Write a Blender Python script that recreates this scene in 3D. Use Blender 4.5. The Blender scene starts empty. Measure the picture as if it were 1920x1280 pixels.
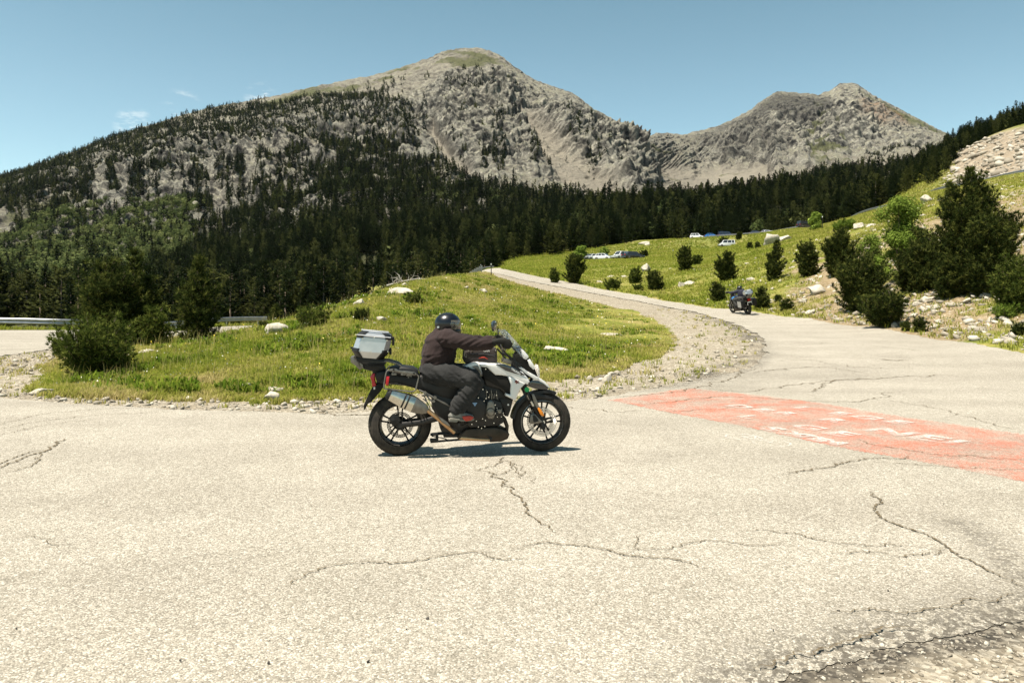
import bpy, bmesh, math, random
import numpy as np
from mathutils import Vector, Matrix, Euler
R = math.radians
S = bpy.context.scene
COL = S.collection
# ------------------------------------------------------------------ camera
FPX, CX, HOR, EYE = 1400.0, 960.0, 570.0, 1.6       # focal length in photo pixels, centre, horizon row, eye height
cam_d = bpy.data.cameras.new('camera'); cam = bpy.data.objects.new('camera', cam_d); COL.objects.link(cam)
cam.location = (0, 0, EYE); cam.rotation_euler = (R(90), 0, 0)
cam_d.sensor_width = 36; cam_d.lens = FPX / 1920 * 36; cam_d.shift_y = -70 / 1920
cam_d.clip_start = 0.05; cam_d.clip_end = 20000
S.camera = cam
# ------------------------------------------------------------------ sun and sky
SUN = Vector((-0.33, -0.22, 1.0)).normalized()
elev = math.asin(SUN.z); azim = math.atan2(SUN.x, SUN.y)
sd = bpy.data.lights.new('sun', 'SUN'); so = bpy.data.objects.new('sun', sd); COL.objects.link(so)
sd.energy = 5.0; sd.angle = R(0.53); sd.color = (1.0, 0.91, 0.79)
so.rotation_euler = (-SUN).to_track_quat('-Z', 'Y').to_euler()
W = bpy.data.worlds.new('World'); S.world = W; W.use_nodes = True
nt = W.node_tree; nt.nodes.clear()
def wn(t, **k):
    n = nt.nodes.new(t)
    for a, b in k.items(): setattr(n, a, b)
    return n
sky = wn('ShaderNodeTexSky', sky_type='NISHITA', sun_disc=False, sun_elevation=elev, sun_rotation=azim, altitude=1800, air_density=1.0, dust_density=1.6, ozone_density=1.0)
bg = wn('ShaderNodeBackground'); wo = wn('ShaderNodeOutputWorld')
tc = wn('ShaderNodeTexCoord'); sep = wn('ShaderNodeSeparateXYZ')
nt.links.new(tc.outputs['Generated'], sep.inputs[0])
# pale horizon and soft teal tint of this summer sky
rmp = wn('ShaderNodeValToRGB'); nt.links.new(sep.outputs['Z'], rmp.inputs[0])
e = rmp.color_ramp.elements
e[0].position = 0.05; e[0].color = (1.50, 1.52, 1.20, 1)
e[1].position = 0.45; e[1].color = (0.88, 1.14, 0.86, 1)
mulc = wn('ShaderNodeMix', data_type='RGBA', blend_type='MULTIPLY'); mulc.inputs[0].default_value = 1
nt.links.new(sky.outputs[0], mulc.inputs[6]); nt.links.new(rmp.outputs[0], mulc.inputs[7])
# a few thin wisps of cloud low in the left of the sky
mp = wn('ShaderNodeMapping'); mp.inputs['Scale'].default_value = (30, 30, 95); mp.inputs['Rotation'].default_value = (0, R(14), 0)
nz = wn('ShaderNodeTexNoise'); nz.inputs['Scale'].default_value = 1.0; nz.inputs['Detail'].default_value = 7; nz.inputs['Roughness'].default_value = 0.65
nt.links.new(tc.outputs['Generated'], mp.inputs[0]); nt.links.new(mp.outputs[0], nz.inputs[0])
cr = wn('ShaderNodeValToRGB'); cr.color_ramp.elements[0].position = 0.50; cr.color_ramp.elements[1].position = 0.72
nt.links.new(nz.outputs[0], cr.inputs[0])
def blob(px, py, rad):
    d = Vector(((px - CX) / FPX, 1, (HOR - py) / FPX)).normalized()
    vm = wn('ShaderNodeVectorMath', operation='DISTANCE'); nt.links.new(tc.outputs['Generated'], vm.inputs[0]); vm.inputs[1].default_value = d
    mr = wn('ShaderNodeMapRange'); mr.inputs[1].default_value = rad; mr.inputs[2].default_value = rad * 0.2; nt.links.new(vm.outputs['Value'], mr.inputs[0])
    return mr.outputs[0]
acc = None
for b in (blob(340, 208, .028), blob(252, 237, .024), blob(490, 182, .022)):
    if acc is None: acc = b
    else:
        m = wn('ShaderNodeMath', operation='MAXIMUM'); nt.links.new(acc, m.inputs[0]); nt.links.new(b, m.inputs[1]); acc = m.outputs[0]
mm = wn('ShaderNodeMath', operation='MULTIPLY'); nt.links.new(acc, mm.inputs[0]); nt.links.new(cr.outputs[0], mm.inputs[1])
mixc = wn('ShaderNodeMix', data_type='RGBA'); nt.links.new(mm.outputs[0], mixc.inputs[0]); nt.links.new(mulc.outputs[2], mixc.inputs[6]); mixc.inputs[7].default_value = (9.0, 9.0, 8.6, 1)
nt.links.new(mixc.outputs[2], bg.inputs[0]); bg.inputs[1].default_value = 0.066
nt.links.new(bg.outputs[0], wo.inputs[0])
S.view_settings.view_transform = 'Standard'; S.view_settings.look = 'None'; S.view_settings.exposure = 1.2; S.view_settings.gamma = 1
S.view_settings.use_curve_mapping = False
S.cycles.max_bounces = 6; S.cycles.diffuse_bounces = 3; S.cycles.glossy_bounces = 3; S.cycles.transparent_max_bounces = 12; S.cycles.transmission_bounces = 4
# ------------------------------------------------------------------ numeric helpers
def rng(s): return np.random.default_rng(s)
_pr = np.random.default_rng(7).permutation(256); PERM = np.concatenate([_pr, _pr, _pr])
_g = np.random.default_rng(3).normal(size=(256, 3)); GR = _g / np.linalg.norm(_g, axis=1)[:, None]
def perlin(x, y, z=0.0):
    x, y, z = np.broadcast_arrays(np.asarray(x, float), np.asarray(y, float), np.asarray(z, float))
    xi, yi, zi = np.floor(x).astype(int), np.floor(y).astype(int), np.floor(z).astype(int)
    xf, yf, zf = x - xi, y - yi, z - zi
    f = lambda t: t * t * t * (t * (t * 6 - 15) + 10)
    u, v, w = f(xf), f(yf), f(zf); xi &= 255; yi &= 255; zi &= 255
    def g(a, b, c):
        h = PERM[PERM[PERM[(xi + a) & 255] + ((yi + b) & 255)] + ((zi + c) & 255)]
        G = GR[h]; return G[..., 0] * (xf - a) + G[..., 1] * (yf - b) + G[..., 2] * (zf - c)
    l = lambda a, b, t: a + t * (b - a)
    return l(l(l(g(0,0,0), g(1,0,0), u), l(g(0,1,0), g(1,1,0), u), v), l(l(g(0,0,1), g(1,0,1), u), l(g(0,1,1), g(1,1,1), u), v), w)
def fbm(x, y, z=0.0, o=4, lac=2.03, gain=0.5):
    s = 0; a = 1; t = 0
    for i in range(o):
        s = s + a * perlin(np.asarray(x) * lac**i + 17.3 * i, np.asarray(y) * lac**i - 9.1 * i, np.asarray(z) * lac**i + 5.7 * i); t += a; a *= gain
    return s / t * 1.7
def ridged(x, y, z=0.0, o=4, lac=2.1, gain=0.5):
    s = 0; a = 1; t = 0
    for i in range(o):
        s = s + a * (1 - 2.2 * np.abs(perlin(np.asarray(x) * lac**i + 11.3 * i, np.asarray(y) * lac**i - 3.1 * i, np.asarray(z) * lac**i + 2.7 * i))); t += a; a *= gain
    return s / t
def sst(a, b, x):
    t = np.clip((np.asarray(x, float) - a) / (b - a), 0, 1); return t * t * (3 - 2 * t)
def pchip(xs, ys, x):
    xs = np.asarray(xs, float); ys = np.asarray(ys, float); h = np.diff(xs)
    if ys.ndim > 1: h_ = h[:, None]
    else: h_ = h
    d = np.diff(ys, axis=0) / h_
    m = np.zeros_like(ys)
    w1 = 2 * h_[1:] + h_[:-1]; w2 = h_[1:] + 2 * h_[:-1]
    a, b = d[:-1], d[1:]
    ok = a * b > 0
    with np.errstate(divide='ignore', invalid='ignore'): hm = (w1 + w2) / (w1 / a + w2 / b)
    m[1:-1] = np.where(ok, hm, 0); m[0] = d[0]; m[-1] = d[-1]
    x = np.clip(np.asarray(x, float), xs[0], xs[-1])
    k = np.clip(np.searchsorted(xs, x) - 1, 0, len(xs) - 2)
    t = (x - xs[k]) / h[k]; hh = h[k]
    if ys.ndim > 1: t = t[:, None]; hh = hh[:, None]
    t2 = t * t; t3 = t2 * t
    return (2*t3 - 3*t2 + 1) * ys[k] + (t3 - 2*t2 + t) * hh * m[k] + (-2*t3 + 3*t2) * ys[k+1] + (t3 - t2) * hh * m[k+1]
def gblur(a, s, ax):
    if s <= 0: return a
    r = int(3 * s) + 1; k = np.exp(-0.5 * (np.arange(-r, r + 1) / s)**2); k /= k.sum()
    p = [(0, 0)] * a.ndim; p[ax] = (r, r); b = np.pad(a, p, mode='edge'); o = np.zeros_like(a, dtype=float)
    for i, w in enumerate(k):
        sl = [slice(None)] * a.ndim; sl[ax] = slice(i, i + a.shape[ax]); o += w * b[tuple(sl)]
    return o
def poly_sd(P, x, y):
    """signed distance to a closed polygon (positive inside)"""
    P = np.asarray(P, float); x = np.asarray(x, float); y = np.asarray(y, float)
    best = np.full(x.shape, 1e18); ins = np.zeros(x.shape, bool)
    for i in range(len(P)):
        x0, y0 = P[i]; x1, y1 = P[(i + 1) % len(P)]
        dx, dy = x1 - x0, y1 - y0; L = dx * dx + dy * dy + 1e-12
        t = np.clip(((x - x0) * dx + (y - y0) * dy) / L, 0, 1)
        best = np.minimum(best, (x - x0 - t * dx)**2 + (y - y0 - t * dy)**2)
        if y0 != y1:
            c = (y0 > y) != (y1 > y); ins ^= c & (x < dx * (y - y0) / dy + x0)
    return np.where(ins, 1, -1) * np.sqrt(best)
# ------------------------------------------------------------------ scene helpers
def tag(o, label=None, cat=None, group=None, kind=None):
    if label: o['label'] = label
    if cat: o['category'] = cat
    if group: o['group'] = group
    if kind: o['kind'] = kind
    return o
def empty(name, loc=(0, 0, 0), rz=0):
    o = bpy.data.objects.new(name, None); COL.objects.link(o); o.location = loc; o.rotation_euler = (0, 0, rz); o.empty_display_size = .2
    return o
def mesh_np(name, V, F, mats=(), parent=None, smooth=True, mi=None, attrs=None, sharp=None, nw=None):
    """V (n,3), F (m,3|4) arrays -> object"""
    V = np.asarray(V, np.float32); F = np.asarray(F, np.int32); me = bpy.data.meshes.new(name); k = F.shape[1]
    me.vertices.add(len(V)); me.vertices.foreach_set('co', V.ravel())
    me.loops.add(F.size); me.loops.foreach_set('vertex_index', F.ravel())
    me.polygons.add(len(F)); me.polygons.foreach_set('loop_start', np.arange(0, F.size, k, dtype=np.int32)); me.polygons.foreach_set('loop_total', np.full(len(F), k, np.int32))
    if smooth: me.polygons.foreach_set('use_smooth', np.ones(len(F), bool))
    if mi is not None: me.polygons.foreach_set('material_index', np.asarray(mi, np.int32))
    me.update(calc_edges=True)
    for a, arr in (attrs or {}).items():
        arr = np.asarray(arr, np.float32)
        if arr.ndim == 1:
            at = me.attributes.new(a, 'FLOAT', 'POINT'); at.data.foreach_set('value', arr)
        else:
            at = me.attributes.new(a, 'FLOAT_COLOR', 'POINT'); at.data.foreach_set('color', np.column_stack([arr, np.ones(len(arr))]).astype(np.float32).ravel() if arr.shape[1] == 3 else arr.ravel())
    for m in mats: me.materials.append(m)
    o = bpy.data.objects.new(name, me); COL.objects.link(o)
    if parent: o.parent = parent
    return o
def grid_faces(nr, nc):
    i = np.arange(nr - 1)[:, None] * nc + np.arange(nc - 1)[None, :]
    return np.stack([i, i + 1, i + nc + 1, i + nc], -1).reshape(-1, 4)
# ------------------------------------------------------------------ materials
class NT:
    def __init__(s, name, disp=False):
        s.m = bpy.data.materials.new(name); s.m.use_nodes = True; s.t = s.m.node_tree; s.b = s.t.nodes['Principled BSDF']; s.out = s.t.nodes['Material Output']
        s.tc = None
    def n(s, t, ins=None, **k):
        n = s.t.nodes.new(t)
        for a, b in k.items(): setattr(n, a, b)
        for a, b in (ins or {}).items():
            if hasattr(b, 'is_output') or isinstance(b, bpy.types.NodeSocket): s.t.links.new(b, n.inputs[a])
            else: n.inputs[a].default_value = b
        return n
    def co(s, which='Object'):
        if s.tc is None: s.tc = s.n('ShaderNodeTexCoord')
        return s.tc.outputs[which]
    def noise(s, scale, detail=4, rough=.55, co=None, out=0, dist=0.0):
        return s.n('ShaderNodeTexNoise', {'Vector': co or s.co(), 'Scale': scale, 'Detail': detail, 'Roughness': rough, 'Distortion': dist}).outputs[out]
    def vor(s, scale, feature='F1', co=None, out='Distance', rnd=1.0):
        return s.n('ShaderNodeTexVoronoi', {'Vector': co or s.co(), 'Scale': scale, 'Randomness': rnd}, feature=feature).outputs[out]
    def ramp(s, fac, *st):
        r = s.n('ShaderNodeValToRGB', {'Fac': fac}); el = r.color_ramp.elements
        while len(el) < len(st): el.new(0.5)
        for e_, (p, c) in zip(el, st):
            e_.position = p; e_.color = (c, c, c, 1) if isinstance(c, (int, float)) else (*c, 1)
        return r.outputs[0]
    def mix(s, f, a, b, mode='MIX'):
        c = lambda v: (*v, 1) if isinstance(v, tuple) and len(v) == 3 else v
        return s.n('ShaderNodeMix', {0: f, 6: c(a), 7: c(b)}, data_type='RGBA', blend_type=mode).outputs[2]
    def math(s, op, a, b=0.0, clamp=False): return s.n('ShaderNodeMath', {0: a, 1: b}, operation=op, use_clamp=clamp).outputs[0]
    def attr(s, name, out='Fac'): return s.n('ShaderNodeAttribute', attribute_name=name).outputs[out]
    def bump(s, h, strength=.5, dist=.02, normal=None):
        i = {'Height': h, 'Strength': strength, 'Distance': dist}
        if normal is not None: i['Normal'] = normal
        return s.n('ShaderNodeBump', i).outputs[0]
    def set(s, **k):
        for a, b in k.items():
            nm = {'col': 'Base Color', 'rough': 'Roughness', 'metal': 'Metallic', 'normal': 'Normal', 'spec': 'Specular IOR Level', 'coat': 'Coat Weight', 'trans': 'Transmission Weight', 'ior': 'IOR', 'alpha': 'Alpha', 'emit': 'Emission Color', 'estr': 'Emission Strength', 'sheen': 'Sheen Weight', 'crough': 'Coat Roughness'}[a]
            if isinstance(b, bpy.types.NodeSocket): s.t.links.new(b, s.b.inputs[nm])
            else: s.b.inputs[nm].default_value = (*b, 1) if isinstance(b, tuple) and len(b) == 3 else b
        return s
# ================================================================== TERRAIN
# near ground: for bearings (given as the column they are seen in) a list of (distance, height)
flat = [(1.5, 0), (5, 0), (9, 0)]
NEAR = {
 -2400: flat + [(12, 0), (30, 0), (45, 0), (60, -2), (110, -5), (340, -6)],
 -500: flat + [(12, 0), (24, 0), (45, 0), (60, -2), (110, -5), (340, -6)],
 -120: flat + [(12.5, 0), (16, .02), (22, .0), (46, 0), (50, -.3), (62, -2.5), (110, -6), (340, -6)],
 60:   flat + [(12.5, 0), (16, .03), (22, .02), (46, 0), (50, -.3), (62, -2.5), (110, -6), (340, -6)],
 200:  flat + [(12.3, 0), (16, .15), (20, .3), (25, .3), (33, 0), (48, -.03), (52, -.4), (66, -3), (110, -6), (340, -4)],
 400:  flat + [(11.8, 0), (13, .05), (16, .3), (20, .55), (24, .55), (31, .1), (42, -.2), (66, -.35), (71, -.7), (84, -3), (120, -6), (340, 2)],
 520:  flat + [(11.6, 0), (13, .08), (16, .42), (20, .8), (24, .9), (27, .85), (33, .3), (45, -.2), (72, -.4), (78, -.8), (92, -3), (130, -5), (340, 6)],
 580:  flat + [(11.6, 0), (13, .08), (16, .48), (20, .92), (24, 1.2), (27, 1.26), (31, .95), (42, -.1), (75, -.5), (82, -1), (100, -4), (150, -4), (340, 8)],
 640:  flat + [(11.6, 0), (13, .1), (16, .5), (20, 1.0), (25, 1.45), (28.5, 1.57), (34, 1.0), (50, -.3), (78, -.5), (90, -1.5), (120, -4), (340, 10)],
 700:  flat + [(11.6, 0), (13, .1), (16, .5), (20, .95), (25, 1.5), (30, 2.0), (34, 2.15), (39, 1.9), (55, .3), (75, -.6), (120, -4), (340, 12)],
 760:  flat + [(11.8, 0), (13, .09), (16, .45), (20, .85), (25, 1.4), (30, 2.0), (36, 2.55), (41, 2.78), (48, 2.4), (65, 0), (120, -4), (340, 14)],
 830:  flat + [(12, 0), (13, .07), (16, .4), (20, .8), (25, 1.25), (30, 1.8), (40, 2.85), (48, 3.5), (54, 3.7), (62, 3.1), (85, 0), (130, -3), (340, 16)],
 880:  flat + [(12.2, 0), (13.5, .06), (16, .33), (20, .7), (30, 1.55), (40, 2.45), (50, 3.35), (60, 4.25), (68, 4.85), (76, 5.15), (86, 5.6), (98, 6.5), (106, 6.6), (125, 2), (150, 0), (340, 20)],
 940:  flat + [(12.6, 0), (14, .05), (16, .24), (20, .5), (30, 1.2), (40, 2.0), (50, 2.75), (60, 3.5), (70, 4.25), (85, 5.35), (100, 6.5), (112, 7.0), (125, 7.9), (150, 9.5), (200, 13.5), (260, 19), (340, 30)],
 1050: flat + [(12.8, 0), (14.5, .04), (16, .14), (20, .32), (30, .88), (40, 1.5), (50, 2.1), (60, 2.75), (70, 3.5), (80, 4.3), (100, 6.0), (120, 7.9), (150, 9.8), (180, 12.2), (200, 13.7), (260, 20), (340, 32)],
 1150: flat + [(13.2, 0), (15, .04), (20, .22), (30, .66), (40, 1.15), (50, 1.7), (60, 2.3), (70, 3.1), (85, 4.9), (100, 6.5), (120, 8.3), (150, 10.4), (170, 11.7), (203, 13.6), (216, 15.6), (235, 19), (262, 22), (290, 24), (340, 34)],
 1250: flat + [(14, 0), (16, .08), (20, .24), (30, .62), (40, 1.05), (50, 1.55), (57, 2.0), (65, 3.1), (80, 4.9), (100, 6.9), (130, 9.5), (170, 13.3), (200, 16.5), (240, 22), (262, 24.3), (300, 27), (340, 33)],
 1350: flat + [(14, 0), (18, .17), (24, .4), (30, .65), (40, 1.08), (47, 1.4), (52, 2.1), (60, 3.3), (75, 5.2), (100, 7.7), (130, 10.6), (160, 13.3), (180, 14.3), (215, 17), (238, 23.3), (262, 24), (300, 27), (340, 34)],
 1450: flat + [(14, 0), (20, .25), (30, .66), (38, 1.0), (42, 1.75), (50, 3.1), (60, 4.6), (80, 7), (100, 9.3), (140, 13.8), (180, 18), (238, 24.2), (262, 24.5), (300, 29), (340, 37)],
 1600: flat + [(14, 0), (20, .27), (28, .58), (31.4, .72), (35, 1.5), (40, 2.6), (50, 4.8), (60, 6.4), (80, 9.3), (110, 13.8), (150, 18.8), (172, 21.2), (186, 21.6), (215, 25), (260, 33), (340, 46)],
 1750: flat + [(14, 0), (20, .26), (25.2, .45), (28, 1.15), (34, 2.6), (40, 4.2), (50, 6.6), (65, 9.8), (90, 14.5), (117, 18.8), (128, 19.2), (145, 23), (170, 29.5), (210, 40), (260, 50), (340, 63)],
 1920: flat + [(14, 0), (18, .2), (20.6, .28), (23, .8), (28, 2), (35, 4), (45, 6.8), (60, 10.6), (80, 15), (96, 18.2), (108, 18.8), (118, 22), (150, 33), (200, 49.5), (260, 64), (340, 82)],
 2300: flat + [(12, 0), (15, .15), (17, .25), (20, 1.2), (28, 3.6), (40, 7.6), (60, 13.4), (80, 18.5), (90, 19), (110, 25), (150, 39), (200, 56), (340, 98)],
 4300: flat + [(10, 0), (12, .3), (20, 2.2), (28, 5), (40, 9), (60, 15), (80, 21), (110, 30), (150, 45), (340, 120)],
}
NPX = np.arange(-2400, 4301, 6.0); NLD = np.linspace(math.log(1.5), math.log(340), 420)
_c = []
for px, pr in NEAR.items():
    pr = np.array(pr, float); _c.append(pchip(np.log(pr[:, 0]), pr[:, 1], NLD))
NZ = pchip(list(NEAR.keys()), np.array(_c), NPX)            # (cols, rows)
NZ = gblur(gblur(NZ, 5, 0), 2.2, 1)
def H(x, y):
    """near ground height"""
    y = np.maximum(np.asarray(y, float), 1.5); px = CX + FPX * np.asarray(x, float) / y
    i = np.clip((px - NPX[0]) / 6.0, 0, len(NPX) - 1.001); j = np.clip((np.log(y) - NLD[0]) / (NLD[1] - NLD[0]), 0, len(NLD) - 1.001)
    i0 = i.astype(int); j0 = j.astype(int); a = i - i0; b = j - j0
    return (NZ[i0, j0] * (1-a) * (1-b) + NZ[i0+1, j0] * a * (1-b) + NZ[i0, j0+1] * (1-a) * b + NZ[i0+1, j0+1] * a * b)
_DS = np.exp(np.linspace(math.log(1.6), math.log(338), 3000))
def G(px, py, dmin=0):
    """the ground point seen in that direction"""
    dx = (px - CX) / FPX; dz = (HOR - py) / FPX
    h = H(dx * _DS, _DS) - (EYE + dz * _DS); ok = np.where((h >= 0) & (_DS > dmin))[0]
    k = ok[0] if len(ok) else len(_DS) - 1
    d = _DS[k]
    if k > 0 and len(ok) and h[k-1] < 0: d = _DS[k-1] + (_DS[k] - _DS[k-1]) * (-h[k-1]) / (h[k] - h[k-1])
    return Vector((dx * d, d, float(H(dx * d, d))))
def PD(px, D): return Vector(((px - CX) / FPX * D, D, float(H((px - CX) / FPX * D, D))))
# ---- outline of the asphalt (main road, upper road, lower road) in world metres
inner_px = [(0,745),(60,750),(130,757),(280,765),(450,772),(600,775),(680,774),(860,766),(1050,755),(1140,742),(1210,733),(1270,722),(1330,709),(1370,700),(1410,685),(1430,672),(1437,660),(1436,648),(1420,627),(1370,604),(1300,584),(1200,565),(1120,551),(1050,538),(980,525),(925,512)]
outer_px = [(935,503.5),(975,511.5),(1020,521),(1100,536),(1200,554),(1300,572),(1450,591),(1600,612),(1800,641),(1920,662)]
W2 = lambda v: (v.x, v.y)
inner_w = [W2(G(*p)) for p in inner_px]
outer_w = [W2(G(*p)) for p in outer_px]
def V2(px, D): return ((px - CX) / FPX * D, D)
lower_near = [V2(575, 66), W2(G(490, 613)), W2(G(420, 627)), V2(300, 36), V2(190, 30), W2(G(90, 655)), W2(G(0, 668)), V2(-150, 18.5), V2(-230, 15.6), V2(-130, 13.4)]
lower_far = [V2(-2000, 40), V2(-600, 42), V2(0, 47), V2(130, 48), V2(280, 54), V2(420, 65), V2(500, 70), V2(590, 78)]
ROAD = lower_far + lower_near + inner_w + [V2(897, 86), V2(884, 94), V2(888, 101), V2(940, 106), V2(960, 110), V2(955, 101), V2(938, 95)] + outer_w + [(17.5, 15.5), (18, 6), (9, 3.2), (4.2, 3.9), W2(G(1920, 1168)), W2(G(1820, 1190)), W2(G(1700, 1205)), W2(G(1600, 1240)), W2(G(1500, 1262)), W2(G(1400, 1300)), (-.3, 2.2), (-2, 1.6), (-12, 1.55), (-60, 12)]
PARK = [V2(1268, 243), V2(1268, 262), V2(1480, 262), V2(1600, 190), V2(1750, 129), V2(1920, 108), V2(2300, 90), V2(2300, 81), V2(1920, 98), V2(1750, 118), V2(1600, 174), V2(1450, 238)]
grass_px = [(70,722),(66,733),(100,744),(250,750),(400,753),(540,753),(680,747),(860,735),(1040,716),(1110,704),(1180,688),(1235,668),(1262,650),(1262,630),(1230,605),(1190,588),(1120,570),(1050,553),(980,535),(930,520)]
GRASS = [W2(G(*p)) for p in grass_px] + [V2(905, 78), V2(880, 88), V2(870, 100), V2(700, 80), V2(640, 60), V2(560, 50), V2(470, 38), V2(300, 31), V2(200, 25), V2(120, 20.5), W2(G(88, 690))]
def edge_noise(x, y, a=1.0): return a * (.25 * fbm(np.asarray(x) * 9, np.asarray(y) * 9, 5.1, 3) * np.clip(2 - np.asarray(y) / 4, 0, 1) + .22 * fbm(x * .9, y * .9, 3.1, 3) + .10 * fbm(x * 4.5, y * 4.5, 9.1, 3))
def road_sd(x, y): return np.maximum(poly_sd(ROAD, x, y), poly_sd(PARK, x, y)) + edge_noise(x, y) * np.clip(np.asarray(y) / 14, .25, 1.3)
# ---- near ground mesh (distances log-spaced)
gpx = np.concatenate([np.arange(-2400, -300, 60), np.arange(-300, 2230, 5.0), np.arange(2260, 4300, 60)])
gd = np.exp(np.linspace(math.log(1.5), math.log(338), 470))
PX, DD = np.meshgrid(gpx, gd); X = (PX - CX) / FPX * DD; Y = DD
Z0 = H(X, Y); rsd = road_sd(X, Y); gsd = poly_sd(GRASS, X, Y) + 1.5 * edge_noise(X, Y)
off = sst(.0, 1.2, -rsd)
slope_r = sst(1000, 1150, PX) * sst(17, 26, Y)                # hillside on the right
rough = off * (.025 * fbm(X * 2.2, Y * 2.2, 0, 4) + .10 * fbm(X * .35, Y * .35, 4, 3) * sst(11, 18, Y) + slope_r * (.28 * fbm(X * .16, Y * .16, 7, 4) + .12 * ridged(X * .5, Y * .5, 2, 3)) * sst(.5, 4, -rsd))
rough += off * sst(240, 260, Y) * 2.0 * fbm(X * .03, Y * .03, 1, 3)
Zg = Z0 + rough - (.05 * sst(6, 8, Y)) * sst(-.05, .12, rsd) - .03 * sst(.1, .4, rsd)
# how bare / stony: gravel shoulder, dirt slope
ISL = inner_w + [V2(897, 84)] + [V2(700, 70)] + lower_near
isd = poly_sd(ISL, X, Y)
gravel = sst(.25, -.25, gsd) * sst(-.8, -.3, isd) * (Y < 88)
gravel = np.maximum(gravel, 1.0 * (Y < 6.5) * (rsd < .3) * (PX > 900))
hillr = sst(1380, 1560, PX + 60 * fbm(X * .1, Y * .1, 3, 3)) * sst(20, 26, Y) * sst(75, 48, Y)
dirt = np.clip(hillr * (.72 + .9 * fbm(X * .28, Y * .28, 12, 4)), 0, 1)
dirt = np.maximum(dirt, .55 * sst(1250, 1400, PX) * sst(75, 50, Y) * sst(40, 44, Y) * sst(-.1, .5, fbm(X * .3, Y * .3, 2, 4)))
rocky = sst(1760, 1800, PX + 25 * fbm(X * .05, Y * .05, 1, 3)) * sst(112, 122, Y) * sst(235, 200, Y + (PX - 1850) * .35)
crumb = np.exp(-((rsd + .30) / .38)**2) * sst(.0, .5, .25 + fbm(X * .8, Y * .8, 5, 3)) * (PX < 1460) * (.25 + .75 * sst(1180, 1330, PX)) * (rsd < .3) * sst(60, 40, Y)
crumb = np.maximum(crumb, np.exp(-((rsd + .05) / .12)**2) * (Y < 6) * sst(1000, 1200, PX))
NV = np.stack([X, Y, Zg], -1).reshape(-1, 3)
# ---- ground and road materials
def m_ground():
    m = NT('ground'); c = m.co('Object')
    n1 = m.noise(.7, 5, .6); n2 = m.noise(6, 4, .65); n3 = m.noise(38, 3, .7)
    g = m.ramp(n1, (.30, (.085, .11, .018)), (.48, (.17, .175, .035)), (.62, (.24, .205, .07)), (.78, (.26, .205, .11)))
    g = m.mix(.75, g, m.ramp(n2, (.3, (.35, .40, .28)), (.55, (1, 1, .9)), (.75, (1.5, 1.4, 1.2))), 'MULTIPLY')
    far = m.n('ShaderNodeSeparateXYZ', {0: m.co()}).outputs[1]
    gf = m.ramp(m.noise(.16, 6, .62), (.3, (.085, .10, .022)), (.5, (.145, .15, .036)), (.7, (.22, .18, .07)))
    g = m.mix(m.n('ShaderNodeMapRange', {0: far, 1: 60.0, 2: 130.0}).outputs[0], g, gf)
    st = m.vor(16, out='Color'); st2 = m.vor(42, out='Color')
    gs = m.n('ShaderNodeSeparateColor', {0: st}).outputs[0]; gs2 = m.n('ShaderNodeSeparateColor', {0: st2}).outputs[0]
    gr = m.mix(.55, m.ramp(gs, (.0, (.08, .066, .046)), (.5, (.215, .185, .138)), (1, (.40, .365, .295))), m.ramp(gs2, (.0, (.09, .075, .053)), (.6, (.28, .245, .185)), (1, (.47, .435, .36))))
    gr = m.mix(m.ramp(m.noise(1.1, 4, .6), (.45, 0.), (.65, .5)), gr, (.20, .165, .115))
    crumb = m.ramp(gs2, (.1, (.03, .027, .024)), (.7, (.085, .075, .06)), (1, (.18, .165, .135)))
    gr = m.mix(m.math('MULTIPLY', m.attr('crumb'), m.ramp(n3, (.3, .7), (.6, 1.)), True), gr, crumb)
    rot = m.n('ShaderNodeSeparateColor', {0: m.vor(2.4, out='Color')}).outputs[0]
    dr = m.ramp(m.noise(1.6, 6, .7), (.3, (.12, .09, .04)), (.5, (.22, .165, .085)), (.62, (.31, .25, .155)), (.75, (.42, .37, .28)))
    dr = m.mix(.5, dr, m.ramp(gs, (0, (.07, .05, .028)), (.6, (.20, .15, .095)), (1, (.34, .30, .23))))
    c1 = m.mix(m.ramp(m.math('ADD', m.attr('dirt'), m.math('MULTIPLY', m.math('SUBTRACT', n2, .5), .9)), (.42, 0.), (.6, 1.)), g, dr)
    c1 = m.mix(m.ramp(m.math('ADD', m.attr('gravel'), m.math('MULTIPLY', m.math('SUBTRACT', n2, .5), .5)), (.45, 0.), (.6, 1.)), c1, gr)
    rk = m.ramp(m.noise(.5, 8, .7), (.3, (.10, .08, .055)), (.5, (.22, .18, .13)), (.7, (.33, .28, .21)))
    c1 = m.mix(m.attr('rocky'), c1, rk)
    h = m.math('ADD', m.math('MULTIPLY', m.vor(16), .6), m.math('MULTIPLY', n2, .8))
    m.set(col=c1, rough=.95, spec=.15, normal=m.bump(h, .8, .06))
    return m.m
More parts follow.
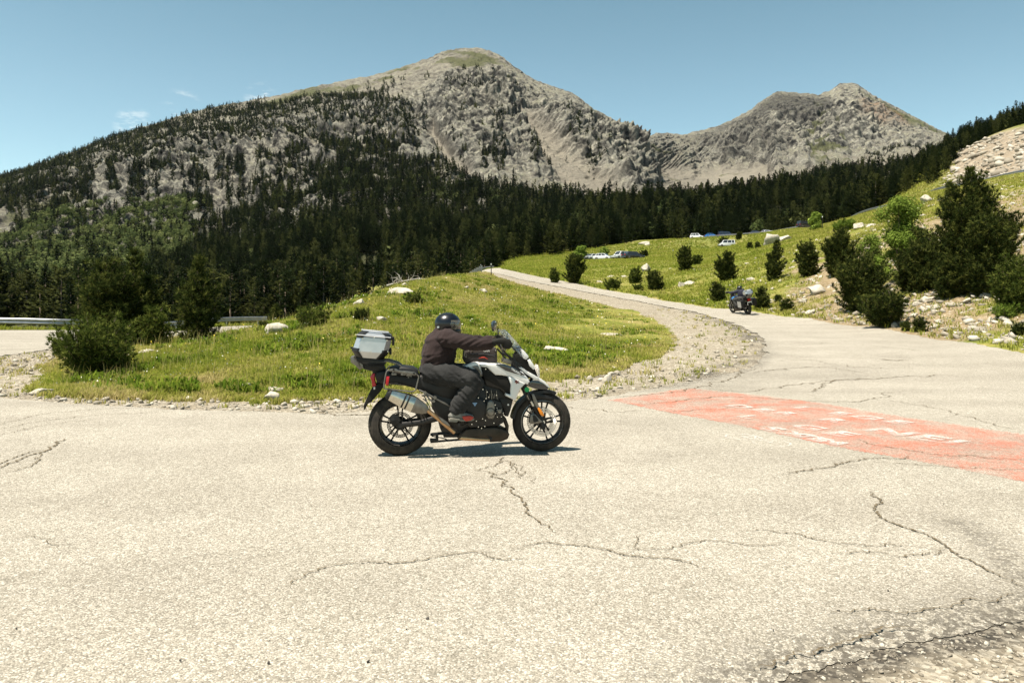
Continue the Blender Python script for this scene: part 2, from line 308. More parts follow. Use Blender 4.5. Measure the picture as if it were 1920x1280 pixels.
def m_asphalt():
    m = NT('asphalt'); c = m.co('Object')
    v1 = m.n('ShaderNodeTexVoronoi', {'Vector': c, 'Scale': 120.0}); a = m.n('ShaderNodeSeparateColor', {0: v1.outputs['Color']}).outputs[0]
    v2 = m.n('ShaderNodeTexVoronoi', {'Vector': c, 'Scale': 42.0}); a2 = m.n('ShaderNodeSeparateColor', {0: v2.outputs['Color']}).outputs[1]
    ag = m.ramp(a, (0, (.12, .11, .09)), (.30, (.255, .233, .192)), (.72, (.355, .327, .275)), (1, (.60, .57, .51)))
    ag2 = m.ramp(a2, (0, (.19, .177, .15)), (.55, (.285, .268, .232)), (1, (.55, .535, .49)))
    col = m.mix(.24, ag, ag2)
    bind = m.ramp(v1.outputs['Distance'], (.35, 0.), (.62, 1.))
    col = m.mix(m.math('MULTIPLY', bind, .34), col, (.075, .066, .05))
    # broad bleached and worn zones and wheel paths
    big = m.noise(.22, 5, .6); med = m.noise(1.7, 5, .6)
    col = m.mix(.5, col, m.ramp(big, (.3, (.84, .82, .78)), (.7, (1.08, 1.07, 1.05))), 'MULTIPLY')
    col = m.mix(.5, col, m.ramp(med, (.3, (.86, .85, .82)), (.7, (1.1, 1.1, 1.08))), 'MULTIPLY')
    pits = m.ramp(m.noise(9, 6, .75), (.62, 0.), (.72, .55))
    col = m.mix(pits, col, (.10, .086, .064))
    tar = m.math('MULTIPLY', m.attr('tar'), m.ramp(m.math('ADD', m.math('MULTIPLY', m.noise(9, 6, .8), .7), m.math('MULTIPLY', a2, .3)), (.47, 0.), (.55, 1.)))
    col = m.mix(m.math('MULTIPLY', tar, .8), col, (.055, .047, .036))
    wt = m.n('ShaderNodeTexWave', {'Vector': m.co(), 'Scale': .16, 'Distortion': 5.0, 'Detail': 3.0}, bands_direction='Y').outputs[1]
    col = m.mix(.35, col, m.ramp(wt, (.2, (.86, .85, .84)), (.7, (1.06, 1.06, 1.06))), 'MULTIPLY')
    pat = m.ramp(m.noise(.55, 3, .4), (.56, 0.), (.60, .28)); col = m.mix(pat, col, m.mix(1.0, col, (.80, .79, .78), 'MULTIPLY'))
    h = m.math('ADD', m.math('MULTIPLY', v1.outputs['Distance'], -.6), m.math('MULTIPLY', v2.outputs['Distance'], -.5))
    h = m.math('ADD', h, m.math('MULTIPLY', m.noise(9, 6, .75), -.8))
    h = m.math('SUBTRACT', h, m.math('MULTIPLY', tar, 1.2))
    m.set(col=col, rough=.88, spec=.2, normal=m.bump(h, .5, .012))
    return m.m
MG = m_ground(); MA = m_asphalt()
# ground sheet: visible sector + everything behind the camera
nr, nc = PX.shape
bx, by = np.meshgrid(np.linspace(-160, 160, 60), np.concatenate([np.linspace(-120, -6, 20), np.linspace(-4, 1.49, 8)]))
bv = np.stack([bx, by, np.full_like(bx, -.05) + .0 * bx], -1).reshape(-1, 3)
GV = np.vstack([NV, bv]); GF = np.vstack([grid_faces(nr, nc), grid_faces(*bx.shape) + len(NV)])
pad = lambda a: np.concatenate([np.asarray(a, float).ravel(), np.zeros(len(bv))])
ground = tag(mesh_np('ground', GV, GF, [MG], attrs={'gravel': pad(gravel), 'dirt': pad(dirt), 'rocky': pad(rocky), 'crumb': pad(crumb)}), kind='structure')
# asphalt sheets: fine grid cut along the outline, the cut edge snapped onto it and turned down
def asphalt(name, poly, dmin, dmax, px0, px1, spx, rows, noise=True):
    rpx = np.arange(px0, px1, spx); rd = np.exp(np.linspace(math.log(dmin), math.log(dmax), rows))
    P, D = np.meshgrid(rpx, rd); x = (P - CX) / FPX * D; y = D
    nz = edge_noise(x, y) * np.clip(y / 14, .25, 1.3)
    s = poly_sd(poly, x, y) + nz
    keep = s > 0; q = (keep[:-1, :-1] & keep[1:, :-1] & keep[:-1, 1:] & keep[1:, 1:])
    F = grid_faces(*P.shape)[q.ravel()]
    cnt = np.zeros(P.size, int); np.add.at(cnt, F.ravel(), 1)
    bd = ((cnt > 0) & (cnt < 4)).reshape(P.shape)
    e = .05
    gx = (poly_sd(poly, x + e, y) - poly_sd(poly, x - e, y)) / (2 * e); gy = (poly_sd(poly, x, y + e) - poly_sd(poly, x, y - e)) / (2 * e)
    lim = D * spx / FPX * 2.2 + .02
    mv = np.where(bd & (s < lim * 1.5), s, 0); x = x - gx * mv; y = y - gy * mv
    z = H(x, y) + .02 + .008 * fbm(x * .8, y * .8, 2, 3) * sst(.0, .5, s) - .015 * sst(.25, 0, s)
    sk = np.where(bd)[0]
    used = np.unique(F); remap = -np.ones(P.size, int); remap[used] = np.arange(len(used))
    V = np.stack([x, y, z], -1).reshape(-1, 3)[used]
    tar = np.exp(-((s - .05) / .25)**2) * sst(1150, 1300, P) * sst(30, 14, y) * (P < 1500) * (y > 8) + np.exp(-(s / .3)**2) * sst(7, 5, y) * sst(950, 1250, P)
    tar = np.maximum(tar, .9 * TARZ(x, y))
    F = remap[F]
    return tag(mesh_np(name, V, F, [MA], attrs={'tar': tar.ravel()[used]}), kind='structure')
def seg_d(pts, x, y):
    best = np.full(np.shape(x), 1e9)
    for (x0, y0), (x1, y1) in zip(pts[:-1], pts[1:]):
        dx, dy = x1 - x0, y1 - y0; L = dx*dx + dy*dy + 1e-9; t = np.clip(((x-x0)*dx + (y-y0)*dy) / L, 0, 1)
        best = np.minimum(best, np.hypot(x-x0-t*dx, y-y0-t*dy))
    return best
_tz = [W2(G(*p)) for p in [(1800, 985), (1850, 1020), (1900, 1075), (1960, 1120)]]
_tz2 = [W2(G(*p)) for p in [(1450, 1255), (1560, 1215), (1640, 1180), (1750, 1160), (1900, 1130)]]
_tz3 = [W2(G(*p)) for p in [(1350, 725), (1440, 700), (1520, 705), (1600, 700)]]
def TARZ(x, y):
    return np.clip(np.exp(-(seg_d(_tz, x, y) / .16)**2) * .8 + np.exp(-(seg_d(_tz2, x, y) / .13)**2) * .8 + .45 * np.exp(-(seg_d(_tz3, x, y) / .9)**2), 0, 1)
road = asphalt('road', ROAD, 1.55, 118, -420, 2900, 3.2, 760)
parkr = asphalt('mountain_road', PARK, 78, 268, 1240, 2300, 3.0, 420)
# asphalt under and behind the camera
bx2, by2 = np.meshgrid(np.linspace(-70, 30, 40), np.linspace(-14, 1.56, 12))
road2 = tag(mesh_np('road', np.stack([bx2, by2, np.full_like(bx2, .018)], -1).reshape(-1, 3), grid_faces(*bx2.shape), [MA]), kind='structure')
# ================================================================== MOUNTAINS (far ground), columns of (distance, row it is seen at)
FAR = {
 -900: [(150,632),(300,580),(500,550),(800,500),(1100,460),(1500,430),(1900,430)],
 -300: [(150,632),(300,578),(450,545),(700,500),(900,452),(1150,410),(1450,392)],
 0:    [(150,632),(280,580),(420,556),(700,478),(850,432),(1150,372),(1500,333)],
 200:  [(150,632),(280,580),(420,552),(700,468),(850,410),(1100,335),(1500,262)],
 400:  [(150,632),(280,576),(420,535),(650,462),(850,400),(1120,305),(1600,203)],
 500:  [(150,632),(270,574),(420,520),(600,455),(820,390),(1150,290),(1650,184)],
 600:  [(150,632),(250,570),(400,505),(560,440),(760,372),(1150,275),(1700,162)],
 700:  [(150,632),(250,566),(400,500),(560,436),(800,352),(1200,255),(1760,142)],
 800:  [(150,632),(240,560),(400,495),(560,436),(850,345),(1250,238),(1830,112)],
 845:  [(150,632),(240,558),(400,493),(560,436),(850,345),(1260,232),(1860,95)],
 890:  [(150,632),(235,555),(400,490),(560,438),(860,350),(1270,230),(1880,91)],
 930:  [(150,632),(235,548),(380,485),(560,436),(850,360),(1280,235),(1880,102)],
 1000: [(150,632),(230,530),(360,480),(540,432),(830,372),(1300,250),(1860,150)],
 1070: [(170,530),(230,515),(360,472),(540,425),(820,382),(1300,270),(1850,176)],
 1130: [(190,505),(240,495),(360,462),(540,420),(800,388),(1320,290),(1880,214)],
 1215: [(210,485),(250,475),(360,448),(520,418),(800,388),(1400,320),(2050,257)],
 1260: [(230,475),(260,468),(360,442),(520,415),(820,388),(1500,330),(2300,253)],
 1330: [(240,465),(270,455),(360,435),(520,408),(850,384),(1500,338),(2450,243)],
 1400: [(245,460),(280,448),(360,430),(520,400),(860,376),(1500,335),(2600,212)],
 1450: [(250,455),(285,443),(370,420),(520,392),(860,365),(1500,330),(2700,179)],
 1490: [(250,452),(290,440),(370,415),(520,388),(860,360),(1500,326),(2740,173)],
 1535: [(250,450),(290,436),(380,408),(520,382),(860,355),(1500,322),(2800,180)],
 1590: [(255,445),(290,430),(380,400),(520,375),(860,350),(1500,320),(2880,157)],
 1640: [(260,430),(300,412),(380,388),(520,362),(860,345),(1500,318),(2900,183)],
 1700: [(260,400),(300,385),(380,372),(500,352),(800,350),(1500,315),(2900,214)],
 1790: [(270,355),(310,338),(380,318),(450,306),(800,330),(1500,315),(2900,262)],
 1860: [(270,318),(310,302),(370,282),(420,274),(800,320),(1500,320),(2900,296)],
 1920: [(265,284),(290,274),(330,262),(380,254),(800,320),(1500,320),(2900,320)],
 2300: [(250,200),(270,180),(300,160),(340,140),(800,330),(1500,340),(2900,360)],
 3200: [(250,120),(270,100),(300,90),(340,80),(800,330),(1500,340),(2900,400)],
}
fpx = np.concatenate([np.arange(-900, -60, 8), np.arange(-60, 1990, 1.75), np.arange(1992, 3200, 10)])
keys = np.array(list(FAR.keys()), float); A = np.array([FAR[k] for k in FAR], float)      # (k, rows, 2)
LD = pchip(keys, np.log(A[:, :, 0]), fpx); PY = pchip(keys, A[:, :, 1], fpx)
# the jagged skyline of the far ridge, only the outline of the rock itself
RIDGE = np.zeros_like(fpx)
for p, a_, w_ in ((1232, 6, 10), (1250, 4, 6), (1285, -4, 14), (1460, 4, 10), (1500, -3, 8), (1545, 3, 8), (1572, 4, 7), (1605, 3, 8), (960, -3, 12), (1105, -3, 14)):
    RIDGE += a_ * np.exp(-((fpx - p) / w_)**2)
NK = 560
sk = np.linspace(0, 1, A.shape[1]); fine = np.linspace(0, 1, 1500)
Lf = pchip(sk, LD.T, fine).T; Pf = pchip(sk, PY.T, fine).T          # (cols, 1500)
Lf = gblur(Lf, 10, 0); Pf = gblur(Pf, 1.2, 0)
wgt = np.abs(np.diff(Pf, axis=1)) + 18 * np.diff(Lf, axis=1); cum = np.concatenate([np.zeros((len(fpx), 1)), np.cumsum(wgt, axis=1)], 1); cum /= cum[:, -1:]
cum = gblur(cum, 14, 0)
ss = np.linspace(0, 1, NK)
FD = np.empty((len(fpx), NK)); FP = np.empty_like(FD)
for i in range(len(fpx)):
    FD[i] = np.exp(np.interp(ss, cum[i], Lf[i])); FP[i] = np.interp(ss, cum[i], Pf[i])
FX = (fpx[:, None] - CX) / FPX * FD; FY = FD.copy(); FZ = EYE + (HOR - FP) / FPX * FD + (RIDGE[:, None] / FPX * FD) * (ss[None, :]**14)
FPXg = np.repeat(fpx[:, None], NK, 1)
def pmask(P, w, px=None, py=None):
    return sst(-w, w, poly_sd(P, FPXg if px is None else px, FP if py is None else py))
# smooth high slope, scree fans, cliffs, meadow
m_smooth = pmask([(300,240),(450,205),(600,165),(800,115),(880,90),(960,118),(905,150),(860,140),(820,160),(740,205),(700,200),(600,190),(520,200),(420,230),(330,260)], 14)
m_scree = np.maximum.reduce([pmask([(1000,300),(1010,330),(1110,390),(1200,395),(1060,300),(990,225),(955,215),(975,255)], 9), pmask([(1210,310),(1300,330),(1340,322),(1440,330),(1470,352),(1400,392),(1240,400),(1235,370)], 8),
    pmask([(845,350),(900,370),(880,330),(840,290),(815,250),(800,262),(830,310)], 6), pmask([(1090,400),(1180,400),(1150,370),(1100,345)], 6), pmask([(1450,340),(1600,322),(1720,312),(1700,345),(1450,362)], 6), pmask([(0,560),(0,490),(120,470),(330,400),(345,420),(200,470)], 5)*.7])
bandw = 8
m_vert = sst(300, 420, FD)
q = fbm(FX / 260, FY / 260, FZ / 180, 3)
cl1 = pmask([(60,460),(150,420),(180,345),(300,310),(420,300),(560,285),(640,240),(760,230),(770,300),(640,325),(540,395),(420,425),(380,450),(250,470),(100,480)], 16)
cl2 = pmask([(850,160),(930,150),(1010,190),(1090,230),(1210,290),(1240,360),(1190,390),(1050,345),(1000,345),(900,335),(840,280),(800,235)], 16)
cl3 = pmask([(1280,262),(1400,225),(1450,175),(1560,180),(1600,160),(1680,200),(1600,300),(1480,335),(1330,320)], 14)
cliff = np.clip(np.maximum.reduce([cl1, cl2, cl3]) * (.75 + .6 * q) + .15, 0, 1.2) * (1 - .85 * m_smooth) * (1 - .85 * m_scree) * m_vert
# gullies that run down to the right on the main face, blocky relief elsewhere
ac = (FPXg * .78 - FP * .62); al = (FPXg * .62 + FP * .78)
kk = 1 + .55 * sst(1180, 1330, FPXg); x_, y_, z_ = FX / kk, FY / kk, FZ / kk
wx = 40 * fbm(x_ / 160, y_ / 160, z_ / 160, 3); wz = 40 * fbm(x_ / 160 + 9, y_ / 160, z_ / 160 + 4, 3)
gul = ridged(ac / 40 + .6 * q, al / 190, 3.3, 4)
R1 = ridged((x_ + wx) / 230, y_ / 230, (z_ + wz) / 170, 2); R2 = ridged((x_ + wx) / 95 + 7, y_ / 95, (z_ + wz) / 75, 3); R3 = ridged((x_ + .5 * wx) / 36 + 3, y_ / 36, (z_ - .5 * x_) / 26, 3); R4 = fbm(x_ / 11, y_ / 11, z_ / 8, 3)
step = 1 - np.abs(((z_ + .45 * x_ + 22 * fbm(x_ / 60, y_ / 60, z_ / 60, 3)) / 42) % 1 * 2 - 1)       # tilted rock strata
amp = FD / 1500
rk_ = np.clip(cliff, 0, 1.15) + .58 * (1 - np.clip(cliff, 0, 1)) * (1 - .80 * m_scree) * (1 - .5 * m_smooth) * m_vert
dN = (rk_ * (36 * (R1 - .35) + 40 * (R2 - .35) + 32 * (R3 - .35) + 11 * (step - .5) + 9 * R4) + (rk_ + .10) * 26 * (gul - .35) + m_vert * 1.8 * R4) * amp
edge = np.minimum(1, (1 - ss[None, :]) * np.where(FPXg > 1190, 2.6, 4.6) + .02)                # keep the skyline where it is
dN *= edge
dN += m_vert * amp * sst(.55, .8, ss[None, :]) * (3.4 * R4 + 4.5 * (R3 - .35) * (1 - .5 * m_scree)) * (1 - .35 * edge) * np.where(ss[None, :] > .995, .75, 1)
# normals of the smooth surface
dXr = np.gradient(FX, axis=1); dYr = np.gradient(FY, axis=1); dZr = np.gradient(FZ, axis=1)
dXc = np.gradient(FX, axis=0); dYc = np.gradient(FY, axis=0); dZc = np.gradient(FZ, axis=0)
Nn = np.cross(np.stack([dXc, dYc, dZc], -1), np.stack([dXr, dYr, dZr], -1)); Nn /= np.linalg.norm(Nn, axis=-1, keepdims=True) + 1e-9
Nn = np.stack([gblur(Nn[..., k], 10, 0) for k in range(3)], -1)
FX2 = FX + dN * Nn[..., 0]; FY2 = FY + dN * Nn[..., 1]; FZ2 = FZ + dN * Nn[..., 2]
# far side of the ridges
back = []
for k, (dd, dz) in enumerate(((1.015, .004), (1.05, .02), (1.15, .07), (1.4, .2), (1.8, .36))):
    D = FD[:, -1] * dd; back.append(((fpx - CX) / FPX * D, D, FZ2[:, -1] - dz * FD[:, -1]))
MX = np.concatenate([FX2, np.stack([b[0] for b in back], 1)], 1); MY = np.concatenate([FY2, np.stack([b[1] for b in back], 1)], 1); MZ = np.concatenate([FZ2, np.stack([b[2] for b in back], 1)], 1)
ext = lambda a: np.concatenate([a, np.repeat(a[:, -1:], 5, 1)], 1)
green = np.clip(sst(.02, .5, fbm(FX / 190, FY / 190, 8, 4)) * (1 - cliff) * .8 + .75 * pmask([(780,115),(850,110),(770,150),(700,165),(690,150)], 12) * sst(-.2, .3, fbm(FX / 60, FY / 60, 2, 4)) + .8 * pmask([(1520,200),(1560,200),(1570,260),(1600,330),(1520,330),(1500,290)], 10) * sst(-.2, .35, fbm(FX / 70, FY / 70, 5, 4)) + .9 * sst(560, 480, FD) + .6 * pmask([(1600,170),(1790,262),(1700,250),(1620,200)], 8), 0, 1)
crag_mask = cl3 * pmask([(1430,185),(1480,170),(1560,190),(1565,240),(1490,265),(1440,240),(1330,250),(1330,225)], 14) + .6 * pmask([(1280,265),(1430,235),(1480,330),(1330,315)], 12)  # darkens the rock colour over the right peak's crag and its left flank
def m_mountain():
    m = NT('mountain_rock'); c = m.co()
    n1 = m.noise(.011, 8, .68); n2 = m.noise(.05, 8, .72); n3 = m.noise(.22, 5, .7)
    rock = m.ramp(n2, (.33, (.024, .024, .024)), (.44, (.115, .112, .102)), (.52, (.33, .318, .275)), (.70, (.56, .54, .465)))
    rock = m.mix(.6, rock, m.ramp(n1, (.36, (.42, .43, .45)), (.6, (1.1, 1.08, 1.03))), 'MULTIPLY')
    rock = m.mix(.6, rock, m.ramp(n3, (.34, (.26, .26, .26)), (.56, (1.15, 1.15, 1.12)), (.75, (1.5, 1.48, 1.42))), 'MULTIPLY')
    scr = m.mix(.5, m.ramp(n3, (.3, (.17, .154, .124)), (.6, (.31, .28, .222)), (.8, (.42, .385, .31))), m.ramp(n1, (.3, (.19, .174, .142)), (.7, (.32, .29, .235))))
    gr = m.ramp(n3, (.3, (.045, .055, .02)), (.6, (.10, .105, .042)), (.8, (.19, .17, .09)))
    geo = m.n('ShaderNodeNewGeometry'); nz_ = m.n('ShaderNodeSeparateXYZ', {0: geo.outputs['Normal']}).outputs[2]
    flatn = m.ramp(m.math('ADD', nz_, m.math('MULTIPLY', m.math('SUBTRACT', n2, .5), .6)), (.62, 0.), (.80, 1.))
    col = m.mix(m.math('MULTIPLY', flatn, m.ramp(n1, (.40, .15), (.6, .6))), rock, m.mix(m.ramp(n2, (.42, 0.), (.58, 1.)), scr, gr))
    col = m.mix(m.math('MULTIPLY', m.attr('scree'), .85), col, scr)
    gm = m.ramp(m.math('ADD', m.attr('green'), m.math('MULTIPLY', m.math('SUBTRACT', n2, .5), 1.0)), (.38, 0.), (.65, .85))
    col = m.mix(gm, col, gr)
    col = m.mix(m.math('MULTIPLY', m.attr('crag_dark'), .95), col, m.mix(1.0, col, (.36, .36, .38), 'MULTIPLY'))
    rust = m.math('MULTIPLY', m.attr('rust'), m.ramp(n2, (.42, 0.), (.6, .7)))
    col = m.mix(rust, col, (.20, .115, .07))
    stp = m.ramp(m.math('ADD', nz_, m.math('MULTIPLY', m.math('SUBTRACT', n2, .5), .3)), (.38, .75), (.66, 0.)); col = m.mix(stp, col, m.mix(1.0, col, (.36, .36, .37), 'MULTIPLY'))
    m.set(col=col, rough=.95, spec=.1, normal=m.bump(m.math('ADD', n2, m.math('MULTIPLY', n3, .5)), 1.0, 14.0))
    return m.m
MM = m_mountain()
rust = pmask([(1600,205),(1680,215),(1700,250),(1640,255),(1600,240)], 12)
# separate bodies: the left mountain and the right peaks behind it share the valley
ncut = int(np.searchsorted(fpx, 1250))
def body(name, a, b):
    sl = slice(a, b)
    V = np.stack([MX[sl], MY[sl], MZ[sl]], -1); n0, n1 = V.shape[:2]
    g = grid_faces(n0, n1)[:, ::-1]
    at = {k: ext(v)[sl].ravel() for k, v in (('scree', np.maximum(m_scree, .45 * m_smooth)), ('green', green), ('crag_dark', crag_mask), ('rust', rust))}
    return tag(mesh_np(name, V.reshape(-1, 3), g, [MM], attrs=at), kind='structure')
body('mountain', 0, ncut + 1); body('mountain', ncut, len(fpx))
def far_lookup(px, s):
    """point on the far ground at column px and depth parameter s (0..1)"""
    i = np.clip(np.interp(px, fpx, np.arange(len(fpx))), 0, len(fpx) - 1).astype(int); j = np.clip((s * (NK - 1)), 0, NK - 1).astype(int)
    return FX2[i, j], FY2[i, j], FZ2[i, j], FP[i, j], i, j
# ================================================================== FAR FOREST
def m_needles(name, c0, c1, c2, scale=1.0):
    m = NT(name); oi = m.n('ShaderNodeObjectInfo')
    t = m.attr('tint'); n = m.noise(.6 * scale, 3, .6)
    col = m.ramp(m.math('ADD', m.math('MULTIPLY', t, .65), m.math('MULTIPLY', n, .5)), (.2, c0), (.55, c1), (.95, c2))
    m.set(col=col, rough=.75, spec=.12)
    m.t.nodes.remove(m.b); d = m.n('ShaderNodeBsdfDiffuse', {'Color': col}); tr = m.n('ShaderNodeBsdfTranslucent', {'Color': col})
    ms = m.n('ShaderNodeMixShader', {0: .3, 1: d.outputs[0], 2: tr.outputs[0]}); m.t.links.new(ms.outputs[0], m.out.inputs[0])
    return m.m
M_FOR = m_needles('forest_needles', (.006, .010, .0045), (.017, .026, .010), (.075, .082, .026))
M_DEC = m_needles('forest_leaves', (.03, .045, .014), (.085, .11, .038), (.18, .20, .075))
def conifer(seed, n, tri=.26, trunk=True, dense=1.0):
    """unit conifer: height 1, irregular whorls of upturned sprays; returns V,F"""
    r = rng(seed); V = []; F = []
    if trunk:
        for k in range(4):
            a = k * math.pi / 2; V += [(.022 * math.cos(a), .022 * math.sin(a), -.08)]
        V.append((0, 0, .95)); F += [(0, 1, 4), (1, 2, 4), (2, 3, 4), (3, 0, 4)]
    top = r.uniform(.9, 1.0); w = r.uniform(.20, .31); lob = r.uniform(0, 6.28); pw = r.uniform(.6, .95)
    for i in range(n):
        z = .07 + (top - .07) * (i + r.uniform(0, 1)) / n; a = r.uniform(0, 6.283)
        rr = w * (1 - z) ** pw * (1 + .25 * math.sin(a * 2 + lob) + .2 * math.sin(z * 23 + lob)) + .012
        rr = max(rr, .02); b = rr * r.uniform(.35, 1.1)
        c = np.array([math.cos(a) * b, math.sin(a) * b, z + .02]); rad = np.array([math.cos(a), math.sin(a), 0]); tan = np.array([-rad[1], rad[0], 0])
        sz = tri * r.uniform(.5, 1.1) * (.35 + 1.2 * rr / w * .5)
        tip = c + rad * sz * .45 + np.array([0, 0, sz * r.uniform(-.05, .5)]); p1 = c - rad * sz * .25 + tan * sz * .32 + np.array([0, 0, r.uniform(-.2, .05) * sz]); p2 = c - rad * sz * .25 - tan * sz * .32 + np.array([0, 0, r.uniform(-.2, .05) * sz])
        k = len(V); V += [tuple(tip), tuple(p1), tuple(p2)]; F.append((k, k + 1, k + 2))
        if r.uniform() < .5:
            V.append(tuple(c + np.array([0, 0, sz * .42]))); F.append((k + 1, k + 2, k + 3))
    return np.array(V), np.array(F)
def roundtree(seed, n):
    r = rng(seed); V = []; F = []
    L = [(r.normal(0, .16), r.normal(0, .16), r.uniform(.4, .8), r.uniform(.16, .27)) for _ in range(7)]
    for i in range(n):
        l = L[r.integers(7)]; d = r.normal(size=3); d /= np.linalg.norm(d); c = np.array(l[:3]) + d * l[3] * r.uniform(.6, 1.05)
        t = r.normal(size=3); t = np.cross(t, d); t /= np.linalg.norm(t); u = np.cross(d, t) + d * .4; s = r.uniform(.05, .1)
        k = len(V); V += [tuple(c + t * s), tuple(c - t * s * .8), tuple(c + u * s * 1.3)]; F.append((k, k + 1, k + 2))
    return np.array(V), np.array(F)
def merge(protos, which, P, sc, rz, wid=None, tint=None):
    Vs, Fs, Ts = [], [], []; off = 0
    wid = np.ones(len(P)) if wid is None else wid; tint = np.zeros(len(P)) if tint is None else tint
    for k, (v, f) in enumerate(protos):
        s = np.where(which == k)[0]
        if not len(s): continue
        c, n = np.cos(rz[s]), np.sin(rz[s]); x = v[None, :, 0] * (sc[s] * wid[s])[:, None]; y = v[None, :, 1] * (sc[s] * wid[s])[:, None]
        V = np.stack([x * c[:, None] - y * n[:, None] + P[s, 0][:, None], x * n[:, None] + y * c[:, None] + P[s, 1][:, None], v[None, :, 2] * sc[s][:, None] + P[s, 2][:, None]], -1)
        Vs.append(V.reshape(-1, 3)); Fs.append((f[None] + (np.arange(len(s)) * len(v))[:, None, None] + off).reshape(-1, 3)); off += len(s) * len(v)
        Ts.append(np.repeat(tint[s], len(v)))
    return np.vstack(Vs), np.vstack(Fs), np.concatenate(Ts)
# candidate sites on the far ground: jittered grid in bearing x depth, thinned to even spacing
r0 = rng(11)
def sites(n, dlo, dhi, pxlo=-350, pxhi=2250):
    px = r0.uniform(pxlo, pxhi, n); d2 = r0.uniform(dlo**2, dhi**2, n); d = np.sqrt(d2)
    i = np.clip(np.searchsorted(fpx, px), 0, len(fpx) - 1); ok = d < FD[i, -1] * .998; px, d, i = px[ok], d[ok], i[ok]
    j = np.empty(len(i), int)
    for c in np.unique(i):
        m = i == c; j[m] = np.searchsorted(FD[c], d[m])
    j = np.clip(j, 0, NK - 1)
    return px, d, FX2[i, j], FY2[i, j], FZ2[i, j], FP[i, j], i, j
reg_main = [(-400,640),(-400,600),(0,582),(150,562),(330,520),(395,462),(450,428),(530,412),(585,362),(610,340),(650,332),(700,318),(800,336),(870,374),(1000,394),(1100,414),(1280,420),(1350,407),(1500,390),(1650,358),(1760,322),(1800,275),(1930,236),(2300,140),(2400,640)]
reg_up = [(-400,470),(-400,398),(0,336),(200,264),(330,226),(430,206),(520,196),(600,186),(700,186),(745,215),(780,250),(770,300),(700,318),(620,330),(590,290),(470,310),(380,330),(300,345),(200,362),(60,420)]
reg_cliff = [(-400,600),(-400,470),(60,420),(200,362),(380,330),(590,290),(620,330),(585,362),(530,412),(450,428),(395,462),(330,440),(100,500),(0,560)]
reg_dec = [(-400,600),(-400,520),(0,478),(120,452),(230,430),(330,418),(372,440),(352,490),(330,520),(150,562),(0,582)]
reg_mid = [(700,165),(780,150),(900,150),(1000,190),(1100,260),(1180,340),(980,345),(800,340),(740,290),(640,200)]
reg_r = [(1500,372),(1640,310),(1700,305),(1780,300),(1760,330),(1650,350)]
def dens(px, py, x, y):
    e1 = 10 * fbm(x * .02, y * .02, 1, 3)
    n = fbm(x * .012, y * .012, 6, 3); st = fbm(px / 26 + 3, py / 120, 9, 3)
    gp = fbm(x * .035, y * .035, 16, 3); a = sst(-16, 9, poly_sd(reg_main, px, py) + e1) * sst(-.55, -.2, n + .35) * sst(-.28, .10, gp)
    b = sst(-6, 8, poly_sd(reg_up, px, py) + e1 * 2) * sst(-.45, .0, n + .45 * st) * .95
    c = sst(-6, 6, poly_sd(reg_cliff, px, py)) * sst(-.12, .3, st + .3 * n) * .85
    d = sst(-10, 10, poly_sd(reg_mid, px, py)) * sst(.0, .4, st + .4 * n) * .45
    f = sst(-4, 4, poly_sd(reg_r, px, py)) * .9 * sst(-.3, .2, n)
    return np.maximum.reduce([a, b, c, d, f])
def place(n, lo, hi, seed):
    px, d, x, y, z, py, i, j = sites(n, lo, hi); u = rng(seed).uniform(size=len(px)); dn = dens(px, py, x, y) * (1 - .9 * m_scree[i, j] * (d > 700))
    dn = np.maximum(dn * (1 - .9 * (poly_sd(reg_dec, px, py) + 14 * fbm(x * .02, y * .02, 1, 3) > 0)), .10 * (poly_sd(reg_dec, px, py) > 0))
    k = u < dn; return px[k], d[k], np.stack([x, y, z], -1)[k], py[k]
sets = []
# hidden sites are dropped: a site shows if the tree top rises above what stands before it
def tops_visible(px, d, P, h, margin=2.0):
    near = np.array([min(HOR - (float(np.max((H((p - CX) / FPX * _DSs, _DSs) - EYE) / _DSs)) * FPX), 700) for p in np.arange(-400, 2301, 10)])
    lim = np.interp(px, np.arange(-400, 2301, 10), near); top = HOR - (P[:, 2] + h - EYE) / P[:, 1] * FPX
    return top < lim + margin
_DSs = np.exp(np.linspace(math.log(20), math.log(338), 500))
pxa, da, Pa, pya = place(26000, 165, 560, 1)
pxb, db, Pb, pyb = place(62000, 560, 1000, 2)
pxc, dc, Pc, pyc = place(150000, 1000, 2100, 3)
def prep(px, d, P, seed, h0, h1):
    r = rng(seed); h = h0 * .75 + (h1 * 1.1 - h0 * .75) * r.beta(1.4, 1.8, len(px)) * (1 + .15 * fbm(P[:, 0] * .01, P[:, 1] * .01, 3, 2)); v = tops_visible(px, d, P, h)
    return px[v], d[v], P[v], h[v]
pxa, da, Pa, ha = prep(pxa, da, Pa, 4, 8, 15.5); pxb, db, Pb, hb = prep(pxb, db, Pb, 5, 8, 15); pxc, dc, Pc, hc = prep(pxc, dc, Pc, 6, 6, 12)
def thin(P, dist):
    g = {}; keep = np.zeros(len(P), bool)
    for k, (x, y) in enumerate(P[:, :2] / dist):
        c = (int(math.floor(x)), int(math.floor(y)))
        if c in g: continue
        g[c] = 1; keep[k] = True
    return keep
k = thin(Pa, 3.5); pxa, da, Pa, ha = pxa[k], da[k], Pa[k], ha[k]
k = thin(Pb, 4.0); pxb, db, Pb, hb = pxb[k], db[k], Pb[k], hb[k]
k = thin(Pc, 4.2); pxc, dc, Pc, hc = pxc[k], dc[k], Pc[k], hc[k]
k = ~((Pa[:, 1] < 338) & (pxa > 900) & (H(Pa[:, 0], Pa[:, 1]) > Pa[:, 2] - 1.5)); pxa, da, Pa, ha = pxa[k], da[k], Pa[k], ha[k]
